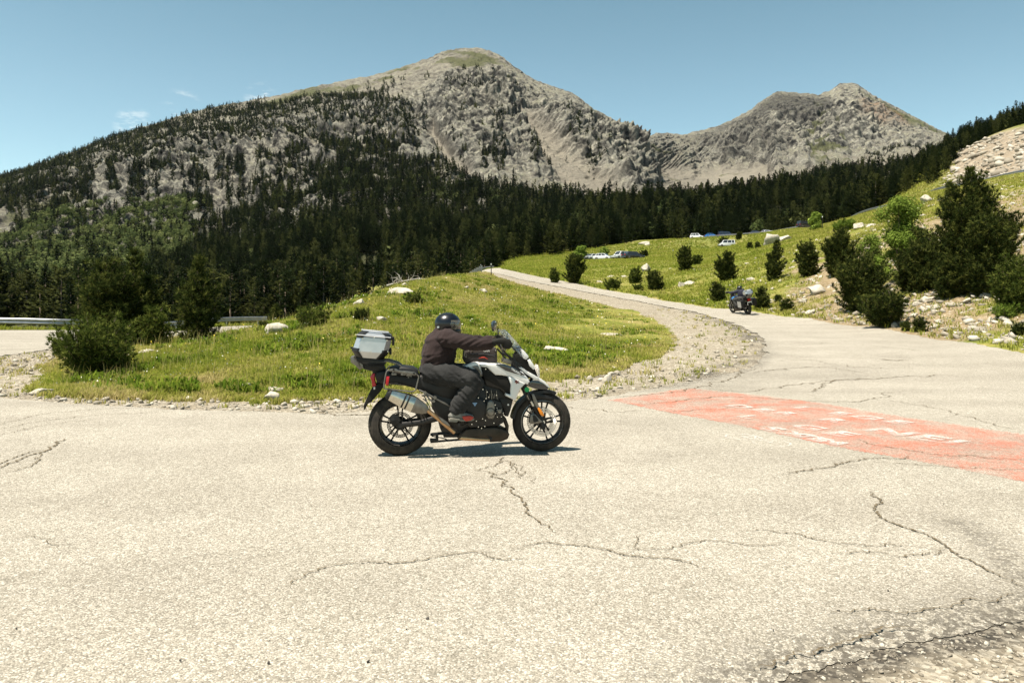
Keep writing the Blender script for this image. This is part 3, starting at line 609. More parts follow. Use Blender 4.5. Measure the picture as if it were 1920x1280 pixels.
# conifers on the near ground beyond the meadow and on the right-hand ridge
pm = []
rr_ = rng(21)
reg_n = [(1490,428),(1560,405),(1600,398),(1660,385),(1720,362),(1780,350),(1800,322),(1880,262),(1925,243),(2100,200),(2300,150),(2300,60),(1700,250),(1400,380),(1300,430),(1170,448),(1170,430),(1300,380),(1480,360)]
for _ in range(9000):
    p = rr_.uniform(880, 2300); D = math.sqrt(rr_.uniform(118**2, 334**2)); v = PD(p, D); py = HOR - (v.z - EYE) / D * FPX
    edge_d = np.interp(p, [880, 940, 1160, 1300, 1500, 1620, 1700, 1760, 1800, 1860, 1920, 2300], [135, 215, 268, 272, 268, 220, 185, 165, 205, 235, 225, 190])
    if D > edge_d + 6 * rr_.normal(): pm.append((p, D, v.x, D, v.z))
pm = np.array(pm); k = thin(pm[:, 2:], 3.6); pm = pm[k]; hn = rng(31).uniform(7, 12, len(pm)) * np.where(pm[:, 0] > 1650, .55, .95)
Pa = np.vstack([Pa, pm[:, 2:]]); pxa = np.concatenate([pxa, pm[:, 0]]); da = np.concatenate([da, pm[:, 1]]); ha = np.concatenate([ha * np.where(pxa[:len(ha)] > 1600, .62, 1), hn])
print('forest counts', len(Pa), len(Pb), len(Pc))
CA = [conifer(s, 230, .17) for s in range(100, 107)]; CB = [conifer(s, 75, .26, dense=.8) for s in range(120, 126)]; CC = [conifer(s, 26, .42, trunk=False) for s in range(140, 145)]
CI = [conifer(s, 420, .125) for s in range(160, 168)]
size_px = ha / da; inframe = (pxa > -60) & (pxa < 1980)
order = np.argsort(-np.where(inframe, size_px, 0)); ind = order[:300]; rest = np.setdiff1d(np.arange(len(Pa)), ind)
def stuffwood(name, label, P, h, protos, mat, seed):
    r = rng(seed); n = len(P); V, F, T = merge(protos, r.integers(0, len(protos), n), P, h, r.uniform(0, 6.28, n), r.uniform(.85, 1.25, n), r.uniform(0, 1, n) ** 1.6)
    return tag(mesh_np(name, V, F, [mat], smooth=False, attrs={'tint': T}), label, 'forest', kind='stuff')
stuffwood('pine_forest', 'dark dense pine forest filling the valley below the rocky mountain', Pa[rest], ha[rest], CA, M_FOR, 1)
stuffwood('pine_forest', 'dark pine forest climbing the middle slope to the foot of the scree', Pb, hb, CB, M_FOR, 2)
stuffwood('pine_forest', 'thin high band of small dark pines across the left shoulder of the mountain', Pc, hc, CC, M_FOR, 3)
# the 300 that show largest: individuals
meI = []
rt = rng(77)
M_BARK = NT('bark'); M_BARK.set(col=M_BARK.ramp(M_BARK.noise(9, 5, .7), (.3, (.05, .035, .022)), (.7, (.16, .12, .085))), rough=.9); M_BARK = M_BARK.m
for k, (v, f) in enumerate(CI):
    for tv in (.1, .45, .9):
        o = mesh_np('pine_tree', v, f, [M_FOR, M_BARK], smooth=False, mi=[1] * 4 + [0] * (len(f) - 4), attrs={'tint': np.full(len(v), tv) * rng(k).uniform(.7, 1.3, len(v))}); meI.append(o.data); bpy.data.objects.remove(o)
for i in ind:
    o = bpy.data.objects.new('pine_tree', meI[rt.integers(len(meI))]); COL.objects.link(o)
    o.location = Pa[i] - np.array([0, 0, .2]); s = ha[i]; w = rt.uniform(.95, 1.4); o.scale = (s * w, s * w, s); o.rotation_euler = (0, 0, rt.uniform(0, 6.28))
    if pxa[i] < 600: tag(o, 'dark conifer in the forest edge beyond the lower road at the left', 'tree', 'forest edge conifers beyond the lower road')
    elif pxa[i] < 1130: tag(o, 'dark conifer in the forest edge behind the grassy mound', 'tree', 'forest edge conifers behind the mound')
    elif pxa[i] < 1560: tag(o, 'dark conifer in the forest edge behind the parked cars', 'tree', 'forest edge conifers behind the car park')
    else: tag(o, 'dark conifer on the ridge above the upper guardrail', 'tree', 'conifers on the right ridge')
# light green broadleaf wood at the lower left, and a few in the pines
px, d, x, y, z, py, i, j = sites(40000, 300, 900, -350, 420); u = rng(8).uniform(size=len(px)); q_ = u < .9 * sst(-14, 10, poly_sd(reg_dec, px, py) + 26 * fbm(x * .02, y * .02, 1, 3)) * sst(-.45, -.1, fbm(x * .02, y * .02, 5, 3))
Pd = np.stack([x, y, z], -1)[q_]; k = thin(Pd, 5.0); Pd = Pd[k]
px, d, x, y, z, py, i, j = sites(9000, 250, 800, 350, 1500); q_ = (rng(9).uniform(size=len(px)) < .035) & (poly_sd(reg_main, px, py) > 0); Pd = np.vstack([Pd, np.stack([x, y, z], -1)[q_]])
V, F, T = merge([roundtree(s, 120) for s in range(4)], rng(5).integers(0, 4, len(Pd)), Pd, rng(6).uniform(4, 10, len(Pd)), rng(7).uniform(0, 6, len(Pd)), rng(8).uniform(.9, 1.3, len(Pd)), rng(9).uniform(0, 1, len(Pd)))
tag(mesh_np('broadleaf_wood', V, F, [M_DEC], smooth=False, attrs={'tint': T}), 'pale green broadleaf wood low on the left slope under the cliffs', 'wood', kind='stuff')
# ================================================================== NEAR TREES, SHRUBS, GRASS, STONES
def tube_np(pts, rad, n=5):
    pts = np.asarray(pts, float); V = []; F = []
    for i, p in enumerate(pts):
        t = pts[min(i + 1, len(pts) - 1)] - pts[max(i - 1, 0)]; t /= np.linalg.norm(t) + 1e-9
        a = np.cross(t, [0.3, 1, .1]); a /= np.linalg.norm(a); b = np.cross(t, a)
        for k in range(n):
            c = 2 * math.pi * k / n; V.append(p + rad[i] * (math.cos(c) * a + math.sin(c) * b))
    for i in range(len(pts) - 1):
        for k in range(n):
            k2 = (k + 1) % n; F.append((i*n+k, i*n+k2, (i+1)*n+k2, (i+1)*n+k))
    return np.array(V), np.array(F)
def cat_np(L):
    off = 0; Vs = []; Fs = []
    for v, f in L: Vs.append(v); Fs.append(f + off); off += len(v)
    return np.vstack(Vs), np.vstack(Fs)
def pine_geo(h, rad, seed, shape='cone', nst=1, step=.2, blades=8, nl=.13, nw=.016, droop=.0):
    r = rng(seed); stems = []; T = []; D = []; S_ = []
    for s in range(nst):
        a = r.uniform(0, 6.28); o = 0 if s == 0 else rad * r.uniform(.25, .6); hh = h * (1 if s == 0 else r.uniform(.55, .92))
        ln = r.normal(0, .05, 2)
        base = np.array([math.cos(a) * o * .25, math.sin(a) * o * .25, -.1]); tip = np.array([math.cos(a) * o + ln[0] * h, math.sin(a) * o + ln[1] * h, hh])
        tt = np.linspace(0, 1, 7)[:, None]; P = base + (tip - base) * tt + np.array([1, .6, 0]) * np.sin(tt * 5 + a) * .02 * h
        stems.append(tube_np(P, np.linspace(.028 * h ** .8 + .01, .006, 7) * (1 if s == 0 else .6), 6))
        nw_ = max(3, int(hh / step)); R0 = rad * (1 if nst == 1 else .86)
        for w in range(nw_):
            f = .04 + .95 * (w + r.uniform(-.3, .3)) / nw_; f = min(max(f, .02), .99)
            c = base + (tip - base) * f
            if shape == 'cone': L = R0 * (1 - f) ** .75 * (.6 + .4 * min(1, f * 5))
            elif shape == 'bush': L = R0 * math.sqrt(max(0.02, 1 - (f * 1.0) ** 2.4)) * (.8 + .2 * min(1, f * 4))
            else: L = R0 * (math.sin(math.pi * min(1, f * .9 + .12)) ** .6) * (.7 + .3 * (1 - f))
            nb = r.integers(5, 8); a0 = r.uniform(0, 6.28)
            for b in range(nb):
                a = a0 + b * 6.283 / nb + r.normal(0, .2); Lb = max(.06, L * r.uniform(.45, 1.12) * (1 + .28 * math.sin(a * 3 + seed + f * 5))); up = r.uniform(.15, .55) + .5 * f - droop
                d0 = np.array([math.cos(a), math.sin(a), up]); d0 /= np.linalg.norm(d0)
                n = max(3, int(Lb / .085)); tt = np.linspace(0, 1, n)[:, None]
                pts = c + d0 * Lb * tt + np.array([0, 0, 1]) * (tt ** 2) * Lb * .28
                if Lb > .25: stems.append(tube_np(pts[[0, n // 2, n - 1]], [.012 + .006 * Lb, .008, .004], 3))
                side = np.cross(d0, [0, 0, 1]); side /= np.linalg.norm(side)
                for k in range(max(1, int(n * .25)), n):
                    g = k / (n - 1); sp = (1 - g * .75) * min(.42 * Lb, .32)
                    T.append(pts[k]); D.append(d0 + [0, 0, .55]); S_.append(1)
                    for sg in (-1, 1):
                        for q_ in range(max(1, int(sp / .09))):
                            e = sp * (q_ + r.uniform(.5, 1.1)) / max(1, int(sp / .09))
                            T.append(pts[k] + side * sg * e + d0 * e * .5 + [0, 0, r.uniform(-.03, .07)]); D.append(side * sg * .6 + d0 * .5 + [0, 0, .75]); S_.append(.85)
    T = np.array(T); D = np.array(D); D /= np.linalg.norm(D, axis=1)[:, None]; n = len(T)
    Pt = np.repeat(T, blades, 0); Dt = np.repeat(D, blades, 0)
    q_ = r.normal(size=(n * blades, 3)) * .62; v = Dt + q_; v /= np.linalg.norm(v, axis=1)[:, None]
    l = nl * r.uniform(.6, 1.25, (n * blades, 1)); w = np.cross(v, r.normal(size=(n * blades, 3))); w /= np.linalg.norm(w, axis=1)[:, None]
    V = np.stack([Pt - w * nw, Pt + w * nw, Pt + v * l], 1).reshape(-1, 3); F = np.arange(len(V)).reshape(-1, 3)
    tint = np.repeat(np.clip(.35 + .25 * r.normal(size=n), 0, 1), blades * 3)
    tint = tint + np.tile([0, 0, .3], n * blades)                 # paler needle tips
    return (V, F, tint), cat_np(stems)
def leaf_geo(h, rad, seed, n=9000, ls=.05, stems=4):
    r = rng(seed); L = []; st = []
    for k in range(40):
        a = r.uniform(0, 6.28); z = r.uniform(.10, 1) * h; q_ = math.sin(math.pi * min(1, z / h * .70 + .26)) ** .7 * rad * r.uniform(.1, .85); c = np.array([math.cos(a) * q_, math.sin(a) * q_, z * .93]); L.append((c, r.uniform(.22, .42) * rad))
        b = np.array([r.normal(0, .05), r.normal(0, .05), -.1]); m_ = (b + c) / 2 + [0, 0, .1 * h]; st.append(tube_np([b, m_, c], [.03, .02, .006], 4))
    V = []; idx = r.integers(0, len(L), n); d = r.normal(size=(n, 3)); d /= np.linalg.norm(d, axis=1)[:, None]
    C = np.array([L[i][0] for i in idx]); Rr = np.array([L[i][1] for i in idx])[:, None]; P = C + d * Rr * r.uniform(.35, 1.1, (n, 1)) * [1, 1, .85]
    nn = d + r.normal(size=(n, 3)) * .6 + [0, 0, .5]; u = np.cross(nn, r.normal(size=(n, 3))); u /= np.linalg.norm(u, axis=1)[:, None]; w = np.cross(nn, u); w /= np.linalg.norm(w, axis=1)[:, None]
    s = ls * r.uniform(.6, 1.3, (n, 1)); V = np.stack([P - u * s, P + w * s * .55, P + u * s, P - w * s * .55], 1).reshape(-1, 3)
    T = np.repeat(np.clip(.5 + .25 * r.normal(size=n), 0, 1), 4)
    return (V, np.arange(len(V)).reshape(-1, 4), T), cat_np(st)
M_PINE = m_needles('pine_needles', (.010, .017, .006), (.032, .045, .012), (.15, .16, .040), 4)
M_SHR = m_needles('shrub_needles', (.016, .028, .007), (.055, .076, .016), (.20, .22, .05), 4)
M_LEAF = m_needles('green_leaves', (.05, .085, .012), (.12, .175, .028), (.24, .30, .06), 3)
_protos = {}
def plant(name, cat, label, base, top, x0, x1, kind='bush', seed=1, mat=None, group=None, D=None, **k):
    cx = (x0 + x1) / 2
    p = G(cx, base) if D is None else PD(cx, D)
    h = (base - top) / FPX * p.y; w = (x1 - x0) / FPX * p.y / 2 * .96
    root = empty(name, p, rng(seed).uniform(0, 6.28)); tag(root, label, cat, group)
    if kind == 'leaf': (V, F, T), (sv, sf) = leaf_geo(h, w, seed, **k)
    else:
        k.setdefault('nst', 3 if kind == 'bush' else 1); k.setdefault('step', .13 if h < 2 else .2); k.setdefault('nl', min(.16, .07 + .02 * h + .0012 * p.y)); k.setdefault('nw', .0045 + .00042 * p.y)
        (V, F, T), (sv, sf) = pine_geo(h * .93, w, seed, kind, **k)
    mesh_np('crown', V, F, [mat or M_PINE], root, smooth=False, attrs={'tint': T}); mesh_np('trunk', sv, sf, [M_BARK], root)
    return root
RB, RT = 'hillside', 'right hillside'
# left cluster on the mound
plant('pine_tree', 'tree', 'tall bushy dark pine with several leaders, left of the pair behind the low shrub', 646, 470, 125, 275, 'oval', 1, nst=6, D=21.5, step=.15)
plant('pine_tree', 'tree', 'pointed dark pine in the middle of the cluster by the lower road', 646, 450, 185, 315, 'cone', 2, nst=4, D=22.5)
plant('pine_tree', 'tree', 'yellowish green low pine between the two dark pines at the left', 648, 572, 255, 335, 'oval', 3, mat=M_SHR, D=21, nst=4)
plant('pine_tree', 'tree', 'broad dark conical pine, rightmost of the left cluster', 648, 470, 300, 430, 'cone', 4, nst=2, D=21.5, step=.16)
plant('pine_shrub', 'shrub', 'wide low green pine shrub at the left tip of the grassy mound', 703, 612, 92, 262, 'bush', 5, mat=M_SHR, nst=6, step=.1)
plant('pine_shrub', 'shrub', 'narrow upright sprig of pine at the left edge of the low pine shrub', 668, 622, 95, 135, 'bush', 6, mat=M_SHR)
plant('pine_tree', 'tree', 'small dark pine standing beyond the lower road above the white boulder', 607, 553, 497, 538, 'cone', 7, D=50)
plant('pine_tree', 'tree', 'small dark pine right of the boulder where the mound meets the forest', 603, 549, 546, 584, 'cone', 8, D=42)
plant('juniper_shrub', 'shrub', 'low spreading green juniper along the left crest of the mound', 612, 588, 548, 622, 'bush', 9, mat=M_SHR, nst=5)
plant('juniper_shrub', 'shrub', 'small shrub hugging the left side of the white boulder', 622, 603, 485, 505, 'bush', 10)
plant('juniper_shrub', 'shrub', 'small flat dark shrub alone on the mound above the topcase', 602, 583, 661, 696, 'bush', 11)
plant('juniper_shrub', 'shrub', 'low bright green juniper patch high on the mound', 570, 558, 758, 798, 'bush', 12, mat=M_SHR, nst=4)
if 0: plant('juniper_shrub', 'shrub', 'low bright green shrub on the grass just below the gravel of the upper road', 562, 540, 896, 965, 'bush', 13, mat=M_SHR, nst=5)
# along the upper road and the right hillside
B = [
 ('pine_tree', 'tree', 'dark pine beside the small sign at the bend of the upper road', 531, 476, 1050, 1098, 'bush', None),
 ('juniper_shrub', 'shrub', 'bright green low shrub left of the pine at the bend', 530, 502, 1030, 1048, 'bush', M_SHR),
 ('pine_shrub', 'shrub', 'round dark pine shrub on the meadow left of the leaning rock', 483, 472, 1198, 1216, 'bush', None),
 ('pine_shrub', 'shrub', 'tall oval dark pine shrub on the meadow below the white van', 508, 462, 1268, 1305, 'bush', None),
 ('juniper_shrub', 'shrub', 'low green shrub right behind the oval pine shrub', 498, 480, 1296, 1318, 'bush', M_SHR),
 ('pine_shrub', 'shrub', 'round dark pine shrub on the roadside slope left of centre', 545, 508, 1212, 1247, 'bush', None),
 ('juniper_shrub', 'shrub', 'flat green juniper low on the roadside slope', 544, 527, 1132, 1165, 'bush', M_SHR),
 ('juniper_shrub', 'shrub', 'rounded green juniper below the leaning rock', 534, 504, 1178, 1206, 'bush', M_SHR),
 ('juniper_shrub', 'shrub', 'small green shrub between the leaning rock and the road', 546, 534, 1188, 1206, 'bush', M_SHR),
 ('pine_shrub', 'shrub', 'wide dark pine shrub upslope of the distant motorcycle', 527, 474, 1340, 1388, 'bush', None),
 ('pine_shrub', 'shrub', 'small dark pine shrub by the road left of the distant motorcycle', 566, 532, 1328, 1360, 'bush', None),
 ('pine_shrub', 'shrub', 'dark pine shrub directly behind the distant motorcycle', 580, 540, 1410, 1445, 'bush', None),
 ('pine_tree', 'tree', 'slender columnar dark pine below the big pale boulder', 526, 444, 1430, 1481, 'cone', None),
 ('pine_shrub', 'shrub', 'dark pine shrub, left of the touching pair on the slope', 518, 453, 1490, 1543, 'bush', None),
 ('pine_shrub', 'shrub', 'dark pine shrub, right and taller of the touching pair on the slope', 518, 432, 1536, 1612, 'bush', None),
 ('pine_tree', 'tree', 'broad dark pine on the stony slope below the leafy tree', 585, 478, 1562, 1672, 'bush', None),
 ('pine_shrub', 'shrub', 'spreading dark shrub at the foot of the stony slope', 612, 552, 1614, 1707, 'bush', None),
 ('pine_shrub', 'shrub', 'small dark shrub near the road edge on the right', 621, 595, 1707, 1738, 'bush', None),
 ('pine_shrub', 'shrub', 'tiny dark shrub just left of the small roadside shrub', 620, 606, 1693, 1707, 'bush', None),
 ('pine_shrub', 'shrub', 'small dark shrub right of the distant motorcycle near the road', 584, 562, 1459, 1486, 'bush', None),
 ('pine_shrub', 'shrub', 'tiny upright shrub on the stones right of the distant motorcycle', 567, 553, 1453, 1465, 'bush', None),
 ('pine_shrub', 'shrub', 'small dark shrub at the right edge of the photo by the road', 628, 606, 1895, 1925, 'bush', None),
 ('pine_shrub', 'shrub', 'dark green shrub behind the rightmost bush', 552, 496, 1836, 1892, 'bush', None),
 ('pine_shrub', 'shrub', 'large dark green shrub cut by the right edge of the photo', 586, 484, 1862, 1960, 'bush', M_SHR),
 ('pine_shrub', 'shrub', 'small round shrub, left of the tiny pair above the columnar pine', 468, 455, 1400, 1413, 'bush', None),
 ('pine_shrub', 'shrub', 'small round shrub, right of the tiny pair above the columnar pine', 467, 454, 1414, 1427, 'bush', None),
 ('pine_shrub', 'shrub', 'small round dark shrub against the car park rail', 450, 435, 1379, 1393, 'bush', None),
 ('pine_shrub', 'shrub', 'low dark shrub on the meadow under the car park rail', 461, 448, 1345, 1368, 'bush', None),
 ('juniper_shrub', 'shrub', 'bright green low juniper mat near the right edge of the slope', 598, 583, 1862, 1915, 'bush', M_LEAF),
 ('juniper_shrub', 'shrub', 'bright green juniper mat high on the slope below the rail', 436, 420, 1560, 1605, 'bush', M_LEAF),
]
for i, (n_, c_, l_, b_, t_, x0, x1, kd, mt) in enumerate(B):
    kw = {}
    if x1 - x0 > 70: kw = dict(nst=5)
    if 'columnar' in l_: kw = dict(nst=2)
    if 'mat' in l_: kw = dict(nst=6)
    plant(n_, c_, l_, b_, t_, x0, x1, kd, 50 + i, mat=mt, **kw)
plant('pine_tree', 'tree', 'largest pine, tall and broad, towering over the right hillside', 548, 292, 1722, 1932, 'cone', 200, nst=6, step=.2)
plant('pine_tree', 'tree', 'shadowed lower pine filling the gap left of the largest pine', 545, 430, 1690, 1790, 'bush', 201, nst=4)
plant('leafy_tree', 'tree', 'light green leafy tree left of the largest pine', 534, 362, 1628, 1752, 'leaf', 202, mat=M_LEAF, n=26000, ls=.055)
plant('leafy_shrub', 'shrub', 'light green leafy shrub under the left side of the leafy tree', 500, 440, 1600, 1668, 'leaf', 203, mat=M_LEAF, n=5000, ls=.05)
for i, (l_, b_, t_, x0, x1) in enumerate([('dark bushy pine shrub under the left skirt of the largest pine', 560, 470, 1740, 1822), ('dark bushy pine shrub under the right skirt of the largest pine', 556, 462, 1805, 1880), ('dark shrub filling the space below the leafy tree', 548, 470, 1668, 1745), ('low dark shrub between the broad pine and the leafy tree', 530, 470, 1618, 1672)]): plant('pine_shrub', 'shrub', l_, b_, t_, x0, x1, 'oval', 230 + i, nst=5)
for i, (l_, b_, t_, x0, x1) in enumerate([('pale green round tree at the forest edge, left of the first parked cars', 489, 461, 1072, 1106), ('pale green round tree right behind the first parked cars', 486, 464, 1122, 1145), ('pale green round tree in front of the pines above the dark van', 432, 398, 1512, 1546)]):
    plant('leafy_tree', 'tree', l_, b_, t_, x0, x1, 'leaf', 210 + i, mat=M_LEAF, n=2500, ls=.22)
plant('leafy_tree', 'tree', 'pale green young tree at the forest edge behind the mound crest', 556, 505, 652, 690, 'leaf', 214, mat=M_LEAF, n=3000, ls=.12, D=48)
# ---- grass
gm_ = NT('grass_blades'); t_ = gm_.attr('tint'); gc = gm_.ramp(t_, (0., (.06, .11, .012)), (.30, (.14, .19, .022)), (.6, (.26, .265, .05)), (1., (.42, .34, .16)))
gm_.t.nodes.remove(gm_.b); _d = gm_.n('ShaderNodeBsdfDiffuse', {'Color': gc}); _t = gm_.n('ShaderNodeBsdfTranslucent', {'Color': gc}); _m = gm_.n('ShaderNodeMixShader', {0: .4, 1: _d.outputs[0], 2: _t.outputs[0]}); gm_.t.links.new(_m.outputs[0], gm_.out.inputs[0]); M_GRASS = gm_.m
def blades(P, size, width, lean, nb, tint, seed, flat=.0):
    r = rng(seed); n = len(P); Pt = np.repeat(P, nb, 0); s = np.repeat(size, nb)[:, None]; w = np.repeat(width, nb)[:, None]
    Pt = Pt + np.column_stack([r.normal(size=(n * nb, 2)) * s * .35, np.zeros(n * nb)])
    a = r.uniform(0, 6.283, n * nb); out = np.column_stack([np.cos(a), np.sin(a), np.zeros(n * nb)]); sd_ = np.column_stack([-np.sin(a), np.cos(a), np.zeros(n * nb)])
    l = s * r.uniform(.5, 1.2, (n * nb, 1)); ln = lean * r.uniform(.3, 1.4, (n * nb, 1))
    mid = Pt + (out * ln * .35 + [0, 0, .62]) * l; tip = Pt + (out * ln + [0, 0, 1.0 - flat]) * l
    V = np.stack([Pt - sd_ * w, Pt + sd_ * w, mid + sd_ * w * .8, tip, mid - sd_ * w * .8], 1).reshape(-1, 3)
    b = np.arange(n * nb)[:, None] * 5
    F = np.concatenate([b + [0, 1, 2], b + [0, 2, 4], b + [4, 2, 3]], 0)
    T = np.repeat(np.clip(np.repeat(tint, nb) + r.normal(0, .1, n * nb), 0, 1), 5)
    return V, F, T
def scatter(n, px0, px1, d0, d1, seed, pw=1.0):
    r = rng(seed); px = r.uniform(px0, px1, n); d = np.exp(r.uniform(math.log(d0), math.log(d1), n)); x = (px - CX) / FPX * d
    return px, d, x, r
# mound
px, d, x, r = scatter(90000, -20, 1460, 11.3, 85, 401); gs_ = poly_sd(GRASS, x, d) + 1.5 * edge_noise(x, d); rs_ = road_sd(x, d)
pt = fbm(x * .25, d * .25, 3, 4); k = (rs_ < -.15) & ((gs_ > -.1) | ((r.uniform(size=len(x)) < .04) & (d > 11))) & (d < 88); k &= ~((gs_ < -.1) & (d > 45))
k &= r.uniform(size=len(x)) < sst(-.7, .0, pt + .5)
px, d, x, pt = px[k], d[k], x[k], pt[k]; z = H(x, d)
tint = np.clip(.52 + .55 * fbm(x * .22, d * .22, 8, 4) + .45 * fbm(x * 1.1, d * 1.1, 8, 3) + .14 * sst(2.5, .3, gs_[k]) + .08 * sst(18, 45, d), 0, 1)
sz = (.055 + .035 * r.uniform(size=len(x))) * (1 + .8 * sst(0, .6, fbm(x * .5, d * .5, 1, 3))) * (1 + d / 90)
V, F, T = blades(np.column_stack([x, d, z + .0]), sz, .0035 + .00028 * d, .8, 8, tint, 402)
tag(mesh_np('grass', V, F, [M_GRASS], smooth=False, attrs={'tint': T}), 'short mixed green and straw grass covering the mound between the roads', 'grass', kind='stuff')
# hillside, meadow and the verge beyond the lower road
px, d, x, r = scatter(100000, 880, 2000, 20, 262, 403); rs_ = road_sd(x, d); isl = poly_sd(GRASS, x, d)
dn_ = np.clip(hd_ := 1 - .82 * sst(1380, 1560, px) * sst(75, 48, d) * sst(-.25, .25, fbm(x * .28, d * .28, 12, 4) + .3), 0.1, 1)
k = (rs_ < -.2) & (poly_sd(ISL, x, d) < -.5) & (r.uniform(size=len(x)) < dn_) & ~((px < 930) & (d < 90)) & ~((d > 116) & (px > 1790))
px, d, x = px[k], d[k], x[k]; z = H(x, d)
tint = np.clip(.48 + .35 * fbm(x * .12, d * .12, 8, 4) + .22 * fbm(x * .8, d * .8, 8, 3) + .12 * sst(1380, 1560, px), 0, 1)
V, F, T = blades(np.column_stack([x, d, z]), .10 + .0016 * d + .06 * r.uniform(size=len(x)), .003 + .0004 * d, .8, 6, tint, 404)
tag(mesh_np('grass', V, F, [M_GRASS], smooth=False, attrs={'tint': T}), 'yellow green grass on the hillside meadow right of the upper road', 'grass', kind='stuff')
px, d, x, r = scatter(7000, -300, 620, 47, 75, 405); rs_ = road_sd(x, d); k = (rs_ < -.1) & (poly_sd(ISL, x, d) < -.5); x, d = x[k], d[k]
V, F, T = blades(np.column_stack([x, d, H(x, d)]), .25 + .2 * r.uniform(size=len(x)), np.full(len(x), .02), .7, 7, np.clip(.45 + .4 * fbm(x * .5, d * .5, 2), 0, 1), 406)
tag(mesh_np('grass', V, F, [M_GRASS], smooth=False, attrs={'tint': T}), 'rough yellow green verge under the guardrail of the lower road', 'grass', kind='stuff')
# leafy weeds, tall seed stems and small flowers
px, d, x, r = scatter(9000, 60, 1330, 12, 60, 407); gs_ = poly_sd(GRASS, x, d); cl = fbm(x * .35, d * .35, 21, 3) + .25 * fbm(x * 1.3, d * 1.3, 2, 2)
k = (gs_ > .5) & (cl > .08) & (r.uniform(size=len(x)) < .42); x2, d2 = x[k], d[k]
V, F, T = blades(np.column_stack([x2, d2, H(x2, d2)]), (.14 + .15 * r.uniform(size=len(x2))), .010 + .0005 * d2, 1.0, 26, np.clip(.10 + .16 * r.uniform(size=len(x2)) + .15 * (r.uniform(size=len(x2)) < .3), 0, 1), 408, flat=.25)
tag(mesh_np('weeds', V, F, [M_GRASS], smooth=False, attrs={'tint': T}), 'patches of broad leaved green weeds growing through the grass of the mound', 'weeds', kind='stuff')
px, d, x, r = scatter(7000, 60, 1330, 12, 60, 409); gs_ = poly_sd(GRASS, x, d); k = (gs_ > .3) & (fbm(x * .4, d * .4, 31, 3) > -.2); x3, d3 = x[k], d[k]
V, F, T = blades(np.column_stack([x3, d3, H(x3, d3)]), (.25 + .2 * r.uniform(size=len(x3))), .0016 + .00012 * d3, .35, 2, np.full(len(x3), .85), 410)
tag(mesh_np('seed_stems', V, F, [M_GRASS], smooth=False, attrs={'tint': T}), 'thin straw coloured seed stems standing above the grass of the mound', 'grass', kind='stuff')
M_FLW = NT('petals'); M_FLW.set(col=M_FLW.ramp(M_FLW.attr('tint'), (.0, (.75, .72, .62)), (.7, (.78, .74, .55)), (.8, (.70, .52, .05)), (1., (.75, .55, .04))), rough=.7); M_FLW = M_FLW.m
px, d, x, r = scatter(4200, 60, 1330, 12, 45, 411); gs_ = poly_sd(GRASS, x, d); k = (gs_ > .2) & (fbm(x * .5, d * .5, 41, 3) > .0); x4, d4 = x[k], d[k]; n = len(x4)
P4 = np.column_stack([x4, d4, H(x4, d4) + .12 + .15 * r.uniform(size=n)]); s4 = (.006 + .0006 * d4)[:, None]; u = r.normal(size=(n, 3)); u /= np.linalg.norm(u, axis=1)[:, None]; w = np.cross(u, [0, .8, .6]); w /= np.linalg.norm(w, axis=1)[:, None]
V = np.stack([P4 - u * s4, P4 + w * s4, P4 + u * s4, P4 - w * s4], 1).reshape(-1, 3)
tag(mesh_np('wildflowers', V, np.arange(len(V)).reshape(-1, 4), [M_FLW], smooth=False, attrs={'tint': np.repeat(r.uniform(size=n), 4)}), 'tiny white and yellow wildflowers scattered in the grass of the mound', 'flowers', kind='stuff')
# ---- stones
def rock_geo(seed, sub=2, rough=.25):
    bm = bmesh.new(); bmesh.ops.create_icosphere(bm, subdivisions=sub, radius=1); r = rng(seed); v = np.array([p.co[:] for p in bm.verts]); f = np.array([[q.index for q in p.verts] for p in bm.faces]); bm.free()
    o = r.uniform(0, 50, 3)
    for _ in range(10):                                            # planar cuts make facets
        nn = r.normal(size=3); nn /= np.linalg.norm(nn); c = r.uniform(.42, .8); dd = v @ nn - c; v = v - np.maximum(dd, 0)[:, None] * nn
    v = v * (1 + rough * fbm(v[:, 0] * 1.5 + o[0], v[:, 1] * 1.5 + o[1], v[:, 2] * 1.5 + o[2], 3))[:, None]
    v = v * [1, .8, .62]; E_ = np.array(Euler((r.uniform(-1.3, 1.3), r.uniform(-1.3, 1.3), 0)).to_matrix()) if sub < 3 else np.eye(3)
    return v @ E_.T, f
M_ROCK = NT('granite'); n = M_ROCK.noise(3.5, 7, .7); n2 = M_ROCK.noise(22, 4, .7)
_c1 = M_ROCK.ramp(n, (.3, (.22, .20, .16)), (.5, (.40, .37, .31)), (.72, (.54, .51, .44))); _c1 = M_ROCK.mix(.5, _c1, M_ROCK.ramp(n2, (.3, (.5, .5, .48)), (.6, (1.15, 1.12, 1.08))), 'MULTIPLY')
_c1 = M_ROCK.mix(M_ROCK.ramp(M_ROCK.noise(6, 5, .7), (.58, 0.), (.66, .6)), _c1, (.07, .065, .05))
M_ROCK.set(col=_c1, rough=.92, spec=.15, normal=M_ROCK.bump(M_ROCK.math('ADD', n, M_ROCK.math('MULTIPLY', n2, .4)), .7, .05)); M_ROCK = M_ROCK.m
M_STN = NT('loose_stone'); t_ = M_STN.attr('tint'); M_STN.set(col=M_STN.mix(.35, M_STN.ramp(t_, (0, (.11, .09, .065)), (.4, (.25, .22, .172)), (1, (.50, .465, .39))), M_STN.ramp(M_STN.noise(30, 4, .6), (.3, (.15, .13, .10)), (.7, (.42, .39, .33)))), rough=.95, spec=.1); M_STN = M_STN.m
RP0 = [rock_geo(s, 1, .3) for s in range(6)]; RP1 = [rock_geo(10 + s, 2, .3) for s in range(6)]
